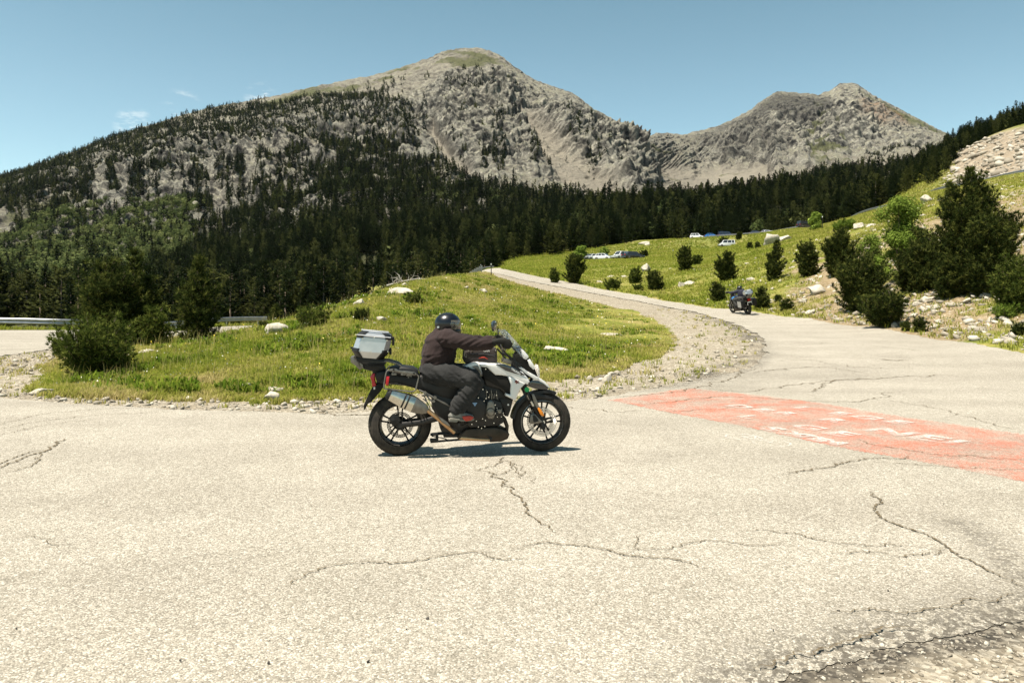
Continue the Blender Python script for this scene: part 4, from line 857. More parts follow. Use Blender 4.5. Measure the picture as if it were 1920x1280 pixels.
def stones(name, label, x, y, s, protos, seed, sink=.25, zoff=0):
    r = rng(seed); n = len(x); P = np.column_stack([x, y, H(x, y) + zoff + s * (.5 - sink)]); V, F, T = merge(protos, r.integers(0, len(protos), n), P, s, r.uniform(0, 6.28, n), r.uniform(.8, 1.5, n), r.uniform(0, 1, n))
    return tag(mesh_np(name, V, F, [M_STN], smooth=False, attrs={'tint': T}), label, 'stones', kind='stuff')
px, d, x, r = scatter(60000, -150, 1460, 10.6, 60, 501); rs_ = road_sd(x, d); gs_ = poly_sd(GRASS, x, d); k = (rs_ < -.02) & (gs_ < .15) & (poly_sd(ISL, x, d) > -.3); k &= r.uniform(size=len(x)) < .25 + .5 * sst(-.3, .4, fbm(x * .6, d * .6, 3, 3)) + .3 * (px < 1000)
x, d = x[k], d[k]; s = .006 + .0005 * d + .07 * r.uniform(size=len(x)) ** 12
stones('gravel', 'loose pale gravel and small stones along the inside edge of the bend', x, d, s, RP0, 502)
px, d, x, r = scatter(26000, 1150, 1990, 20, 85, 503); rs_ = road_sd(x, d); dn_ = sst(1250, 1520, px) * sst(-.3, .35, fbm(x * .28, d * .28, 12, 4) + .12); k = (rs_ < -.4) & (r.uniform(size=len(x)) < .08 + .75 * dn_) & (poly_sd(ISL, x, d) < -1)
x, d = x[k], d[k]; s = .015 + .0009 * d + .22 * r.uniform(size=len(x)) ** 10
stones('rubble', 'pale angular rubble strewn over the stony hillside on the right', x, d, s, RP0, 504)
px, d, x, r = scatter(9000, 1770, 2250, 116, 215, 505); k = road_sd(x, d) < -2; k &= (d < 205 - (px - 1850) * .3) & (r.uniform(size=len(d)) < .55); x, d = x[k], d[k]
stones('rubble', 'pale boulder field on the slope above the upper guardrail', x, d, .2 + 1.1 * r.uniform(size=len(x)) ** 8, RP0, 506)
px, d, x, r = scatter(9000, 1250, 2100, 2.0, 6.5, 507); rs_ = road_sd(x, d); k = rs_ < .15; x, d = x[k], d[k]
stones('gravel', 'dark grit and broken asphalt crumbs in the near right corner', x, d, .004 + .014 * r.uniform(size=len(x)) ** 5, RP0, 508)
# individual boulders and larger stones: (label, x0, x1, top, base)
RK = [
 ('large white boulder beside the lower road at the left end of the mound', 490, 547, 601, 627), ('grey boulder low in the mound crest, left of the forest gap', 660, 683, 561, 573),
 ('wide pale boulder on the mound crest', 727, 774, 538, 553), ('small rounded boulder on top of the mound crest behind the wide one', 753, 765, 529, 537), ('flat pale stone in the grass above the topcase', 704, 723, 595, 604), ('small pale stone beside the flat stone above the topcase', 698, 706, 604, 609),
 ('white rounded boulder at the gravel edge left of the motorcycle', 493, 527, 735, 754), ('grey flat stone leaning on the white rounded boulder', 500, 530, 725, 738), ('pale flat stone in the grass edge near the gravel', 448, 472, 718, 727),
 ('low white stone at the left tip of the gravel', 48, 90, 728, 741), ('white stone at the left end of the grass', 70, 84, 707, 714), ('brown broken rock in the gravel in front of the beak', 1130, 1148, 700, 719),
 ('small brown rock left of the broken rock', 1098, 1112, 703, 714), ('flat white stone on the grass right of the motorcycle windscreen', 1018, 1065, 650, 661), ('flat pale stone in the grass near the gravel curve', 1130, 1175, 623, 631),
 ('white stone on the upper mound left of the gravel', 1898-1000, 914, 541, 549), ('small white stone high on the mound', 870, 880, 536, 541), ('huge pale boulder below the car park', 1432, 1466, 438, 459), ('dark rock attached behind the huge pale boulder', 1462, 1488, 440, 452),
 ('leaning grey rock on the meadow', 1203, 1221, 492, 511), ('pale boulder on the stony slope left of the broad pine', 1522, 1556, 532, 554), ('pale rock under the leafy tree', 1636, 1662, 489, 503), ('brown boulder below the largest pine', 1797, 1818, 535, 550),
 ('pale boulder below the upper rail, upper', 1732, 1754, 365, 380), ('long pale rock left of the leafy tree, under the rail', 1604, 1628, 417, 429), ('pale rock right of the long rock under the rail', 1627, 1645, 418, 426), ('grey slab beside the road bend slope', 1285, 1304, 525, 535),
 ('pale slab left of the grey slab on the roadside slope', 1273, 1286, 528, 538), ('flat white rock on the slope over the upper road', 1137, 1153, 516, 521), ('white stone near the flat rock over the upper road', 1119, 1134, 526, 531), ('pale stone left of the dark bush above the road', 1166, 1180, 516, 522),
 ('pale rock at the meadow edge below the forest', 1200, 1222, 453, 459), ('pale flat rock right of the upper meadow rocks', 1208, 1219, 456, 461), ('rounded stone in the grass left of the low shrub row', 255, 290, 656, 663), ('pale stones showing through the grass in the middle of the mound edge', 300, 317, 671, 676),
 ('pale rock by the columnar pine foot', 1402, 1420, 520, 527), ('angular pale rock right of the distant motorcycle', 1500, 1520, 560, 568), ('pale rock in front of the broad pine', 1690, 1712, 566, 575), ('flat grey rock near the largest pine foot', 1735, 1760, 556, 564), ('grey rock at the right edge below the shrubs', 1870, 1892, 575, 584)]
for i, (l_, x0, x1, t_, b_) in enumerate(RK):
    p = G((x0 + x1) / 2, b_); w = (x1 - x0) / FPX * p.y; h = (b_ - t_) / FPX * p.y; v, f = rock_geo(600 + i, 3, .3)
    v = v / np.ptp(v, axis=0); v = v * [w * 1.05, w * .8, h * 1.3]; v[:, 2] += h * .35; v[:, 1] += w * .3
    v += .04 * h * fbm(v[:, :1] * 6 / w, v[:, 1:2] * 6 / w, v[:, 2:] * 6 / w, 3)
    o = mesh_np('rock', v, f, [M_ROCK], smooth=False); o.location = p; tag(o, l_, 'rock')
px, d, x, r = scatter(900, 1250, 1960, 24, 80, 510); rs_ = road_sd(x, d); k = (rs_ < -1) & (poly_sd(ISL, x, d) < -1) & (sst(1300, 1560, px) * sst(-.3, .3, fbm(x * .28, d * .28, 12, 4) + .15) > .4); x, d = x[k][:130], d[k][:130]
for i in range(len(x)):
    s = r.uniform(.09, .26); me = None
    if i < 8: v, f = rock_geo(700 + i, 2, .35); o = mesh_np('rock', v, f, [M_ROCK], smooth=False)
    else: o = bpy.data.objects.new('rock', bpy.data.objects['rock' if False else _rk[i % 8]].data); COL.objects.link(o)
    if i < 8: _rk = globals().get('_rk', []); _rk.append(o.name); globals()['_rk'] = _rk
    o.location = (x[i], d[i], float(H(x[i], d[i])) + s * .2); o.scale = (s * r.uniform(.9, 1.8), s, s * r.uniform(.6, 1.0)); o.rotation_euler = (r.uniform(-.3, .3), r.uniform(-.3, .3), r.uniform(0, 6.28))
    tag(o, 'pale angular stone lying on the dry slope above the road on the right', 'rock', 'pale stones on the dry right hillside')
# ================================================================== MOTORCYCLE TOOLKIT
class MB:
    """collects shapes, then becomes one mesh object"""
    def __init__(s): s.v = []; s.f = []; s.m = []
    def add(s, V, F, m=0):
        o = len(s.v); s.v += [tuple(map(float, p)) for p in V]; s.f += [tuple(int(i) + o for i in f) for f in F]; s.m += [m] * len(F); return s
    def bm(s, b, m=0):
        b.verts.index_update(); return s.add([v.co for v in b.verts], [[v.index for v in f.verts] for f in b.faces], m)
    def box(s, c, size, rot=None, m=0, bev=0.0):
        b = bmesh.new(); bmesh.ops.create_cube(b, size=1)
        for v in b.verts: v.co = Vector((v.co.x * size[0], v.co.y * size[1], v.co.z * size[2]))
        if bev: bmesh.ops.bevel(b, geom=b.edges[:], offset=bev, segments=2, affect='EDGES', profile=.6)
        M = Matrix.Translation(c) @ (Euler(rot).to_matrix().to_4x4() if rot else Matrix())
        b.transform(M); s.bm(b, m); b.free(); return s
    def tube(s, pts, rad, n=10, m=0, cap=True, flat=1.0, closed=False):
        P = [Vector(p) for p in pts]; N = len(P); rad = [rad] * N if isinstance(rad, (int, float)) else list(rad); V = []; up = Vector((0, 1, 0))
        pa = None
        for i, p in enumerate(P):
            a_, b_ = (P[(i - 1) % N], P[(i + 1) % N]) if closed else (P[max(i - 1, 0)], P[min(i + 1, N - 1)])
            t = (b_ - a_).normalized()
            a = (pa - t * pa.dot(t)) if pa is not None else (up - t * up.dot(t))
            if a.length < 1e-3: a = Vector((1, 0, 0)) - t * t.x
            a.normalize(); pa = a; bb = t.cross(a)
            for k in range(n):
                c = 2 * math.pi * k / n; V.append(p + rad[i] * (math.cos(c) * a * flat + math.sin(c) * bb))
        F = []
        for i in range(N if closed else N - 1):
            j = (i + 1) % N
            for k in range(n): k2 = (k + 1) % n; F.append((i*n+k, i*n+k2, j*n+k2, j*n+k))
        if cap and not closed: F += [tuple(range(n))[::-1], tuple((N-1)*n + k for k in range(n))]
        return s.add(V, F, m)
    def cyl(s, a, b, r0, r1=None, n=20, m=0): return s.tube([a, b], [r0, r0 if r1 is None else r1], n, m)
    def lathe(s, prof, c, n=48, m=0, a0=0, a1=2 * math.pi, closedprof=False):
        """prof: (radius, y) pairs, axis along y through c"""
        full = abs(a1 - a0 - 2 * math.pi) < 1e-6; V = []; k = len(prof); nn = n if full else n + 1
        for i in range(nn):
            a = a0 + (a1 - a0) * i / n
            for r, y in prof: V.append((c[0] + r * math.cos(a), c[1] + y, c[2] + r * math.sin(a)))
        F = []
        for i in range(n):
            j = (i + 1) % nn
            for q in range(k if closedprof else k - 1):
                q2 = (q + 1) % k; F.append((i*k+q, j*k+q, j*k+q2, i*k+q2))
        return s.add(V, F, m)
    def prism(s, poly, y0, y1, bev=0.0, m=0, seg=2, inset=None):
        """poly in (x,z); extruded from y0 to y1 (y1 = outer face), edges rounded"""
        b = bmesh.new(); vs = [b.verts.new((p[0], y0, p[1])) for p in poly]; f = b.faces.new(vs); bmesh.ops.recalc_face_normals(b, faces=[f])
        r = bmesh.ops.extrude_face_region(b, geom=[f]); nv = [g for g in r['geom'] if isinstance(g, bmesh.types.BMVert)]
        for v in nv: v.co.y = y1
        if inset:
            cx = sum(p[0] for p in poly) / len(poly); cz = sum(p[1] for p in poly) / len(poly)
            for v in nv: v.co.x = cx + (v.co.x - cx) * inset; v.co.z = cz + (v.co.z - cz) * inset
        if bev:
            ed = [e for e in b.edges if all(abs(v.co.y - y1) < 1e-6 for v in e.verts)]
            try: bmesh.ops.bevel(b, geom=ed, offset=bev, segments=seg, affect='EDGES', profile=.5, clamp_overlap=True)
            except Exception: pass
        bmesh.ops.recalc_face_normals(b, faces=b.faces[:]); s.bm(b, m); b.free(); return s
    def ell(s, c, r, rot=None, m=0, u=20, w=12):
        b = bmesh.new(); bmesh.ops.create_uvsphere(b, u_segments=u, v_segments=w, radius=1)
        M = Matrix.Translation(c) @ (Euler(rot).to_matrix().to_4x4() if rot else Matrix()) @ Matrix.Diagonal((*r, 1)); b.transform(M); s.bm(b, m); b.free(); return s
    def sheet(s, rows, th=.004, m=0):
        """rows: list of equally long point lists -> thin curved sheet"""
        A = np.array(rows, float); nr, nc = A.shape[:2]; du = np.gradient(A, axis=0); dv = np.gradient(A, axis=1); N = np.cross(du, dv); N /= np.linalg.norm(N, axis=-1, keepdims=True) + 1e-9
        B = A + N * th; V = np.vstack([A.reshape(-1, 3), B.reshape(-1, 3)]); g = grid_faces(nr, nc); F = [tuple(q) for q in g] + [tuple(q[::-1] + nr * nc) for q in g]
        rim = [(0, c) for c in range(nc)] + [(r_, nc - 1) for r_ in range(1, nr)] + [(nr - 1, c) for c in range(nc - 2, -1, -1)] + [(r_, 0) for r_ in range(nr - 2, 0, -1)]
        ids = [a * nc + b for a, b in rim]
        for i in range(len(ids)): j = (i + 1) % len(ids); F.append((ids[i], ids[i] + nr*nc, ids[j] + nr*nc, ids[j]))
        return s.add(V, F, m)
    def build(s, name, mats, parent=None, ang=38, smooth=True):
        me = bpy.data.meshes.new(name); me.from_pydata(s.v, [], s.f); me.validate()
        b = bmesh.new(); b.from_mesh(me); bmesh.ops.recalc_face_normals(b, faces=b.faces[:]); b.to_mesh(me); b.free()
        for m in (mats if isinstance(mats, (list, tuple)) else [mats]): me.materials.append(m)
        if len(me.polygons) == len(s.m): me.polygons.foreach_set('material_index', s.m)
        me.polygons.foreach_set('use_smooth', [smooth] * len(me.polygons))
        if smooth: me.set_sharp_from_angle(angle=R(ang))
        o = bpy.data.objects.new(name, me); COL.objects.link(o)
        if parent: o.parent = parent
        return o
def mat(name, col, rough=.5, metal=0.0, **k):
    m = NT(name); m.set(col=col, rough=rough, metal=metal, **k); return m.m
def grime(name, c0, c1, rough=.5, metal=0.0, sc=9, **k):
    m = NT(name); n = m.noise(sc, 5, .65); m.set(col=m.ramp(n, (.3, c0), (.7, c1)), rough=m.n('ShaderNodeMapRange', {0: n, 3: max(0, rough - .12), 4: min(1, rough + .15)}).outputs[0], metal=metal, **k); return m.m
def m_tyre():
    m = NT('rubber'); w = m.n('ShaderNodeTexWave', {'Vector': m.co(), 'Scale': 12.0, 'Distortion': 3.0}).outputs[1]; n = m.noise(14, 4, .6)
    m.set(col=m.ramp(n, (.3, (.016, .014, .012)), (.7, (.045, .038, .029))), rough=.85, spec=.25, normal=m.bump(w, .25, .004)); return m.m
def m_cloth(name, c0, c1, sc=20, ws=6.0, bs=.6, bd=.012):
    m = NT(name); n = m.noise(5, 4, .6); weave = m.noise(160, 2, .5); w = m.noise(ws, 3, .5, dist=1.2)
    m.set(col=m.mix(.35, m.ramp(n, (.3, c0), (.7, c1)), m.ramp(weave, (.3, c0), (.7, c1))), rough=.85, spec=.06, sheen=.05, normal=m.bump(m.math('ADD', m.math('MULTIPLY', weave, .12), w), bs, bd)); return m.m
MT = dict(
    tyre=m_tyre(), rim=grime('black_wheel_metal', (.010, .010, .009), (.028, .026, .023), .35, .6), disc=grime('steel', (.42, .41, .40), (.62, .60, .56), .28, 1.0, 30), black=grime('black_plastic', (.005, .005, .005), (.013, .0125, .012), .45, 0, 12, spec=.3),
    matte=grime('dusty_black', (.005, .005, .0045), (.015, .0135, .011), .7, 0, 8, spec=.2), engine=grime('engine_black', (.006, .006, .006), (.018, .016, .014), .45, .3, 14), grey=grime('grey_cast_metal', (.12, .112, .10), (.22, .205, .18), .42, .8, 18),
    alu=grime('brushed_aluminium', (.42, .435, .45), (.54, .55, .56), .36, .75, 5), white=NT('white_paint').set(col=(.62, .61, .59), rough=.18, coat=.6, spec=.5).m, seat=grime('seat_vinyl', (.006, .006, .006), (.016, .015, .015), .5, 0, 7, spec=.35),
    sil=grime('silencer_steel', (.46, .43, .37), (.66, .62, .54), .26, 1.0, 6), bronze=grime('heat_tinted_pipe', (.34, .20, .10), (.52, .34, .19), .36, .9, 12), brown=grime('heat_dulled_shell', (.022, .017, .012), (.065, .048, .034), .42, .7, 7),
    red=mat('red_lens', (.38, .006, .012), .2), orange=mat('amber_lens', (.60, .19, .008), .25), green=mat('green_sticker', (.0, .28, .07), .5), gloss=NT('gloss_black').set(col=(.012, .013, .016), rough=.08, coat=.8).m,
    glass=NT('clear_screen').set(col=(.92, .95, .93), rough=.03, trans=.96, ior=1.2, alpha=.42).m, lens=NT('lamp_glass').set(col=(.9, .85, .82), rough=.05, trans=.6, ior=1.3).m, bolt=mat('bolt_steel', (.7, .7, .68), .25, 1.0), blue=mat('emblem_blue', (.22, .38, .60), .4), gum=mat('red_rubber', (.36, .03, .014), .6), letter=mat('pale_print', (.72, .74, .74), .5), rustl=mat('dark_red_print', (.13, .03, .02), .5))
def arc_pts(c, r, a0, a1, n, y=0): return [(c[0] + r * math.cos(R(a0 + (a1 - a0) * i / n)), y, c[1] + r * math.sin(R(a0 + (a1 - a0) * i / n))) for i in range(n + 1)]
def text_obj(name, body, size, loc, rot, mt, parent, ext=.0008, shear=0.0, sx=1.0, off=0.0):
    c = bpy.data.curves.new(name, 'FONT'); c.body = body; c.size = size; c.align_x = 'CENTER'; c.align_y = 'CENTER'; c.extrude = ext; c.shear = shear; c.resolution_u = 3; c.offset = off
    t = bpy.data.objects.new(name, c); COL.objects.link(t); dg = bpy.context.evaluated_depsgraph_get(); me = bpy.data.meshes.new_from_object(t.evaluated_get(dg)); bpy.data.objects.remove(t)
    for v in me.vertices: v.co.x *= sx
    o = bpy.data.objects.new(name, me); COL.objects.link(o); me.materials.clear(); me.materials.append(mt); o.parent = parent; o.location = loc; o.rotation_euler = rot; return o
# ---- local bike frame: x forward, y to the rider's left, z up; origin at the rear tyre contact
P_R = G(750, 856.5); P_F = G(1015.5, 848.5)
BYAW = math.atan2(P_F.y - P_R.y, P_F.x - P_R.x); WB = math.hypot(P_F.x - P_R.x, P_F.y - P_R.y)
_cb, _sb = math.cos(BYAW), math.sin(BYAW)
ROADZ = .02
def Bk(u, v, y=0.0):
    """side view point (x,z) at lateral offset y; u,v from the enlarged study drawing"""
    px, py = 640 + u / 4.1283, 560 + v / 4.1283; dx, dz = (px - CX) / FPX, (HOR - py) / FPX
    # ray (dx,1,dz)*t + (0,0,EYE): solve for local y
    ox, oy = -P_R.x, -P_R.y
    # local y = -sin*(X-Px)+cos*(Y-Py)
    a = -_sb * dx + _cb; b_ = -_sb * ox + _cb * oy; t = (y - b_) / a
    X = dx * t + ox; Y = t + oy
    return (_cb * X + _sb * Y, EYE + dz * t - P_R.z - ROADZ)
def L3(u, v, y): x, z = Bk(u, v, y); return (x, y, z)
def PL(pts, y): return [Bk(u, v, y) for u, v in pts]
RW = (0.0, .328); FW = (WB, .318)
def wheel(parent, c, rr, width, rimr, nsp, seed, twin_disc):
    cx, cz = c; w = empty('wheel', (0, 0, 0)); bpy.data.objects.remove(w)
    t = MB(); hw = width / 2; prof = []
    for k in range(13):
        a = math.pi * k / 12; prof.append((rimr + (rr - rimr) * math.sin(a) ** .75, -hw * math.cos(a) * (1 - .12 * math.sin(a))))
    t.lathe(prof, (cx, 0, cz), 72)
    for i in range(44):                                            # tread grooves
        a = 2 * math.pi * i / 44
        for sg in (-1, 1):
            p0 = a; r1 = rr - .0215; y1 = sg * hw * .66; r2 = rr + .0012; y2 = sg * hw * .16
            rm = rr - .0075; r2 = rr - .0022; q = [(cx + r1 * math.cos(p0), y1, cz + r1 * math.sin(p0)), (cx + rm * math.cos(p0 + .05), (y1 + y2) / 2, cz + rm * math.sin(p0 + .05)), (cx + r2 * math.cos(p0 + .09), y2, cz + r2 * math.sin(p0 + .09))]
            t.tube(q, .0028, 4, m=1)
    tyre = t.build('wheel', [MT['tyre'], MT['black']], parent)
    r = MB(); ri = rimr
    r.lathe([(ri + .004, -hw * .74), (ri - .006, -hw * .80), (ri - .022, -hw * .70), (ri - .030, -hw * .35), (ri - .034, 0), (ri - .030, hw * .35), (ri - .022, hw * .70), (ri - .006, hw * .8), (ri + .004, hw * .74), (ri - .004, 0)], (cx, 0, cz), 64, closedprof=True)
    r.cyl((cx, -.055, cz), (cx, .055, cz), .048, n=24); r.cyl((cx, -.075, cz), (cx, .075, cz), .022, n=16, m=1)
    for i in range(nsp):
        a = 2 * math.pi * i / nsp + seed
        for sg in (-1, 1):
            b = a + sg * .16; r.tube([(cx + .040 * math.cos(a + sg * .5), 0, cz + .040 * math.sin(a + sg * .5)), (cx + (ri * .6) * math.cos(b), 0, cz + (ri * .6) * math.sin(b)), (cx + (ri - .028) * math.cos(b * 1.0), 0, cz + (ri - .028) * math.sin(b))], [.012, .0085, .010], 6, flat=1.5)
    r.build('rim', [MT['rim'], MT['bolt']], tyre)
    s = MB(); s.lathe([(ri + .001, -hw * .815), (ri - .007, -hw * .86), (ri - .010, -hw * .80)], (cx, 0, cz), 64, closedprof=True); s.build('rim_edge', MT['disc'], tyre)
    for y in ((-.068, .068) if twin_disc else (-.062,)):
        d = MB(); R1, R0 = (.150, .112) if twin_disc else (.134, .100)
        n = 40
        for rad0, rad1 in ((R1 - .008, R1), (R0, R0 + .008)): d.lathe([(rad0, y - .002), (rad1, y - .002), (rad1, y + .002), (rad0, y + .002)], (cx, 0, cz), 60, closedprof=True)
        for i in range(n):
            a = 2 * math.pi * i / n
            for h in (0, 1): aa = a + h * math.pi / n; rA, rB = (R0 + .007, (R0 + R1) / 2 + .002) if h else ((R0 + R1) / 2 - .002, R1 - .007); d.cyl((cx + rA * math.cos(aa), y, cz + rA * math.sin(aa)), (cx + rB * math.cos(aa + .04), y, cz + rB * math.sin(aa + .04)), .0035, n=4)
        d.lathe([((R0 + R1) / 2 - .003, y - .002), ((R0 + R1) / 2 + .003, y - .002), ((R0 + R1) / 2 + .003, y + .002), ((R0 + R1) / 2 - .003, y + .002)], (cx, 0, cz), 60, closedprof=True)
        for i in range(6):
            a = 2 * math.pi * i / 6; d.tube([(cx + .045 * math.cos(a), y * .9, cz + .045 * math.sin(a)), (cx + (R0 + .004) * math.cos(a + .25), y, cz + (R0 + .004) * math.sin(a + .25))], .006, 5, m=1)
            d.cyl((cx + (R0 + .001) * math.cos(a + .25), y - .005, cz + (R0 + .001) * math.sin(a + .25)), (cx + (R0 + .001) * math.cos(a + .25), y + .005, cz + (R0 + .001) * math.sin(a + .25)), .007, n=8)
        d.build('brake_disc', [MT['disc'] if twin_disc else MT['rim'], MT['rim']], tyre)
    return tyre
def make_bike(label, body=None, accent=None, nse=True):
    root = empty('motorcycle'); tag(root, label, 'motorcycle')
    wm = body or MT['white']; K = MT
    wheel(root, RW, .328, .168, .222, 5, .3, False); wheel(root, FW, .318, .122, .236, 5, .15, True)
    # --- swing arm, frame, engine
    b = MB()
    for y in (.085, -.09): b.tube([(0, y, RW[1]), (.20, y, .345), (.42, y * .8, .40), (.55, y * .7, .42)], [.030, .030, .036, .03], 10, flat=.6)
    b.cyl((0, -.11, RW[1]), (0, .11, RW[1]), .026); b.cyl((0, .05, RW[1]), (0, .12, RW[1]), .075, .06, n=24)
    b.box((.42, 0, .41), (.12, .17, .09), m=0, bev=.02); b.build('swing_arm', K['engine'], root)
    b = MB(); b.prism(PL([(372, 935), (395, 895), (440, 900), (462, 940), (440, 975), (395, 980)], -.10), -.055, -.115, .01); b.cyl(L3(400, 930, -.115), L3(400, 930, -.125), .018, n=14, m=1); b.build('rear_caliper', [K['black'], K['engine']], root)
    b = MB(); y = -.14
    b.prism(PL([(700, 720), (880, 760), (1000, 690), (1090, 610), (1300, 640), (1310, 760), (1240, 860), (1250, 940), (1180, 985), (960, 1000), (900, 1060), (790, 1060), (760, 990), (740, 900), (700, 840)], 0), .12, -.12, .02)
    b.prism(PL([(1095, 595), (1160, 560), (1290, 612), (1312, 662), (1308, 740), (1262, 735), (1232, 700), (1120, 668)], -.15), .15, -.165, .012)
    b.build('frame', K['engine'], root)
    b = MB()
    b.prism(PL([(985, 760), (1040, 700), (1110, 690), (1140, 760), (1240, 800), (1262, 880), (1235, 940), (1180, 985), (1000, 1000), (955, 960), (950, 830)], -.17), .17, -.165, .02, m=0)
    c = L3(1040, 855, -.20); b.lathe([(0, -.002), (.10, -.002), (.118, .004), (.132, .018), (.134, .05)], (c[0], c[1], c[2]), 40, m=0)
    for i in range(11): a = i * 2 * math.pi / 11 + .2; b.cyl((c[0] + .122 * math.cos(a), c[1] - .004, c[2] + .122 * math.sin(a)), (c[0] + .122 * math.cos(a), c[1] + .02, c[2] + .122 * math.sin(a)), .0055, n=8, m=1)
    for (u, v) in ((1095, 700), (1128, 720), (1140, 760), (1120, 770), (1245, 965), (1060, 990), (1110, 985), (1190, 820), (1205, 845), (1115, 940), (1180, 960), (1200, 745), (1085, 1000), (1010, 970)): p = L3(u, v, -.172); b.cyl((p[0], p[1] - .010, p[2]), (p[0], p[1] + .02, p[2]), .006, n=8, m=1)
    for k in range(5):                                            # cooling ribs of the cylinder block
        u = 1120 + k * 20; p0, p1 = L3(u, 700 + k * 3, -.172), L3(u + 6, 775, -.172); b.cyl(p0, p1, .0045, n=6, m=0 if k % 2 else 2)
    for k in range(3): p0, p1 = L3(1150 + k * 18, 735, -.176), L3(1142 + k * 18, 772, -.176); b.cyl(p0, p1, .005, n=6, m=2)
    b.build('engine', [K['engine'], K['bolt'], K['grey']], root)
    b = MB(); b.prism(PL([(1128, 800), (1142, 782), (1166, 780), (1182, 800), (1192, 850), (1194, 900), (1178, 930), (1140, 932), (1118, 905), (1120, 850)], -.215), -.15, -.222, .022, seg=3); p = L3(1156, 875, -.225); b.lathe([(0, -.012), (.034, -.008), (.045, .004), (.047, .02)], p, 26); b.build('crankcase_cover', K['grey'], root)
    b = MB(); p = L3(1222, 885, -.21); b.lathe([(0, -.014), (.030, -.012), (.046, 0), (.05, .03), (.05, .08)], p, 26); p = L3(1225, 870, -.235); b.lathe([(0, -.006), (.02, -.004), (.026, .01)], p, 18, m=1)
    for i in range(6): a = i * 1.047; q = (L3(1222, 885, -.21)[0] + .042 * math.cos(a), -.222, L3(1222, 885, -.21)[2] + .042 * math.sin(a)); b.cyl(q, (q[0], q[1] + .03, q[2]), .005, n=8, m=2)
    b.build('water_pump', [K['engine'], K['grey'], K['bolt']], root)
    # emblem on the clutch cover: small triangle with a bar letter
    b = MB(); b.prism(PL([(1013, 803), (1052, 803), (1034, 832)], -.204), -.198, -.2055, .001, m=0); b.prism(PL([(1022, 808), (1044, 808), (1033, 826)], -.206), -.2050, -.2065, m=1); b.prism(PL([(1024, 809), (1042, 809), (1042, 813), (1036, 813), (1036, 823), (1030, 823), (1030, 813), (1024, 813)], -.207), -.2060, -.2075, m=0); b.build('emblem', [K['blue'], K['black']], root)
    b = MB(); b.prism(PL([(1225, 770), (1330, 775), (1310, 860), (1292, 910), (1268, 908), (1258, 850), (1238, 840)], -.13), .13, -.14, .01); p = L3(1292, 820, -.15); b.cyl(p, (p[0], p[1] + .02, p[2]), .010, n=12, m=1); b.build('radiator', [K['black'], K['alu']], root)
    # --- exhaust
    b = MB()
    for y in (-.06, 0, .06): b.tube([L3(1235, 900, y), L3(1262, 930, y), L3(1282, 985, y), L3(1278, 1040, y), L3(1230, 1075, y)], .021, 12)
    b.build('header_pipe', K['brown'], root)
    b = MB()
    b.prism(PL([(905, 1062), (960, 1008), (1020, 1000), (1180, 992), (1240, 1000), (1292, 1026), (1304, 1052), (1290, 1086), (1240, 1108), (1160, 1110), (1100, 1098), (960, 1094), (900, 1080)], -.16), .12, -.16, .035, seg=3)
    b.prism(PL([(930, 1066), (1050, 1078), (1150, 1086), (1158, 1104), (1100, 1102), (960, 1098), (905, 1086)], -.17), -.12, -.172, .01, m=1); b.build('belly_silencer', [K['brown'], K['bronze']], root)
    b = MB(); b.prism(PL([(1130, 1060), (1170, 1075), (1158, 1112), (1150, 1106), (1150, 1084)], -.176), -.12, -.176, .004); b.build('sump_guard', K['black'], root)
    y = -.235
    b = MB(); b.tube([L3(668, 862, y), L3(730, 912, y), L3(800, 972, y + .02), L3(872, 1034, y + .07)], [.024, .021, .0215, .022], 14); b.build('exhaust_pipe', K['bronze'], root)
    b = MB(); b.prism(PL([(750, 912), (775, 925), (820, 955), (845, 985), (822, 982), (780, 958)], y - .03), y + .01, y - .034, .006); b.build('heat_shield', K['grey'], root)
    def sect(u0, v0, hw, hy, tl):                                 # hexagonal section across the silencer axis
        c = L3(u0, v0, y); return c, hw, hy
    ax0, ax1 = Vector(L3(368, 738, y)), Vector(L3(640, 852, y)); ax = (ax1 - ax0).normalized(); upv = Vector((-ax.z, 0, ax.x)).normalized() * (1 if ax.x > 0 else -1)
    if upv.z < 0: upv = -upv
    def hexring(t, a, w): c = ax0 + (ax1 - ax0) * t; return [c + upv * (a * sz) + Vector((0, w * sy, 0)) for sy, sz in ((-.62, 1), (.62, 1), (1, .45), (1, -.45), (.62, -1), (-.62, -1), (-1, -.5), (-1, .5))]
    def hexbody(b, T, m=0):
        V = []; n = 8
        for t, a, w in T: V += hexring(t, a, w)
        F = [(i*n+k, i*n+(k+1) % n, (i+1)*n+(k+1) % n, (i+1)*n+k) for i in range(len(T) - 1) for k in range(n)]; F += [tuple(range(n)), tuple((len(T)-1)*n + k for k in range(n))[::-1]]
        b.add(V, F, m)
    b = MB(); hexbody(b, [(-.01, .046, .042), (.0, .052, .048), (.36, .068, .058), (.66, .076, .062), (.70, .076, .062)], 0)
    hexbody(b, [(.70, .0765, .0625), (.80, .072, .060), (1.0, .052, .046), (1.10, .030, .028)], 1)
    hexbody(b, [(-.07, .040, .036), (-.012, .053, .050), (.045, .0555, .0515)], 2)
    for t0, t1 in ((.40, .445), (.50, .545)): hexbody(b, [(t0, .0725, .0625), (t1, .0755, .065)], 2)
    b.cyl(ax0 - ax * .025, ax0 + ax * .02, .026, n=18, m=2); b.build('silencer', [K['sil'], K['grey'], K['black']], root)
    # --- centre stand, footrests, passenger rest bracket
    b = MB(); b.tube([L3(690, 1108, -.13), L3(800, 1098, -.12), L3(960, 1085, -.1)], .011, 8); b.tube([L3(690, 1108, .13), L3(800, 1098, .12), L3(960, 1085, .1)], .011, 8); b.tube([L3(690, 1050, -.1), L3(770, 1040, -.12), L3(900, 1056, -.12)], .016, 8)
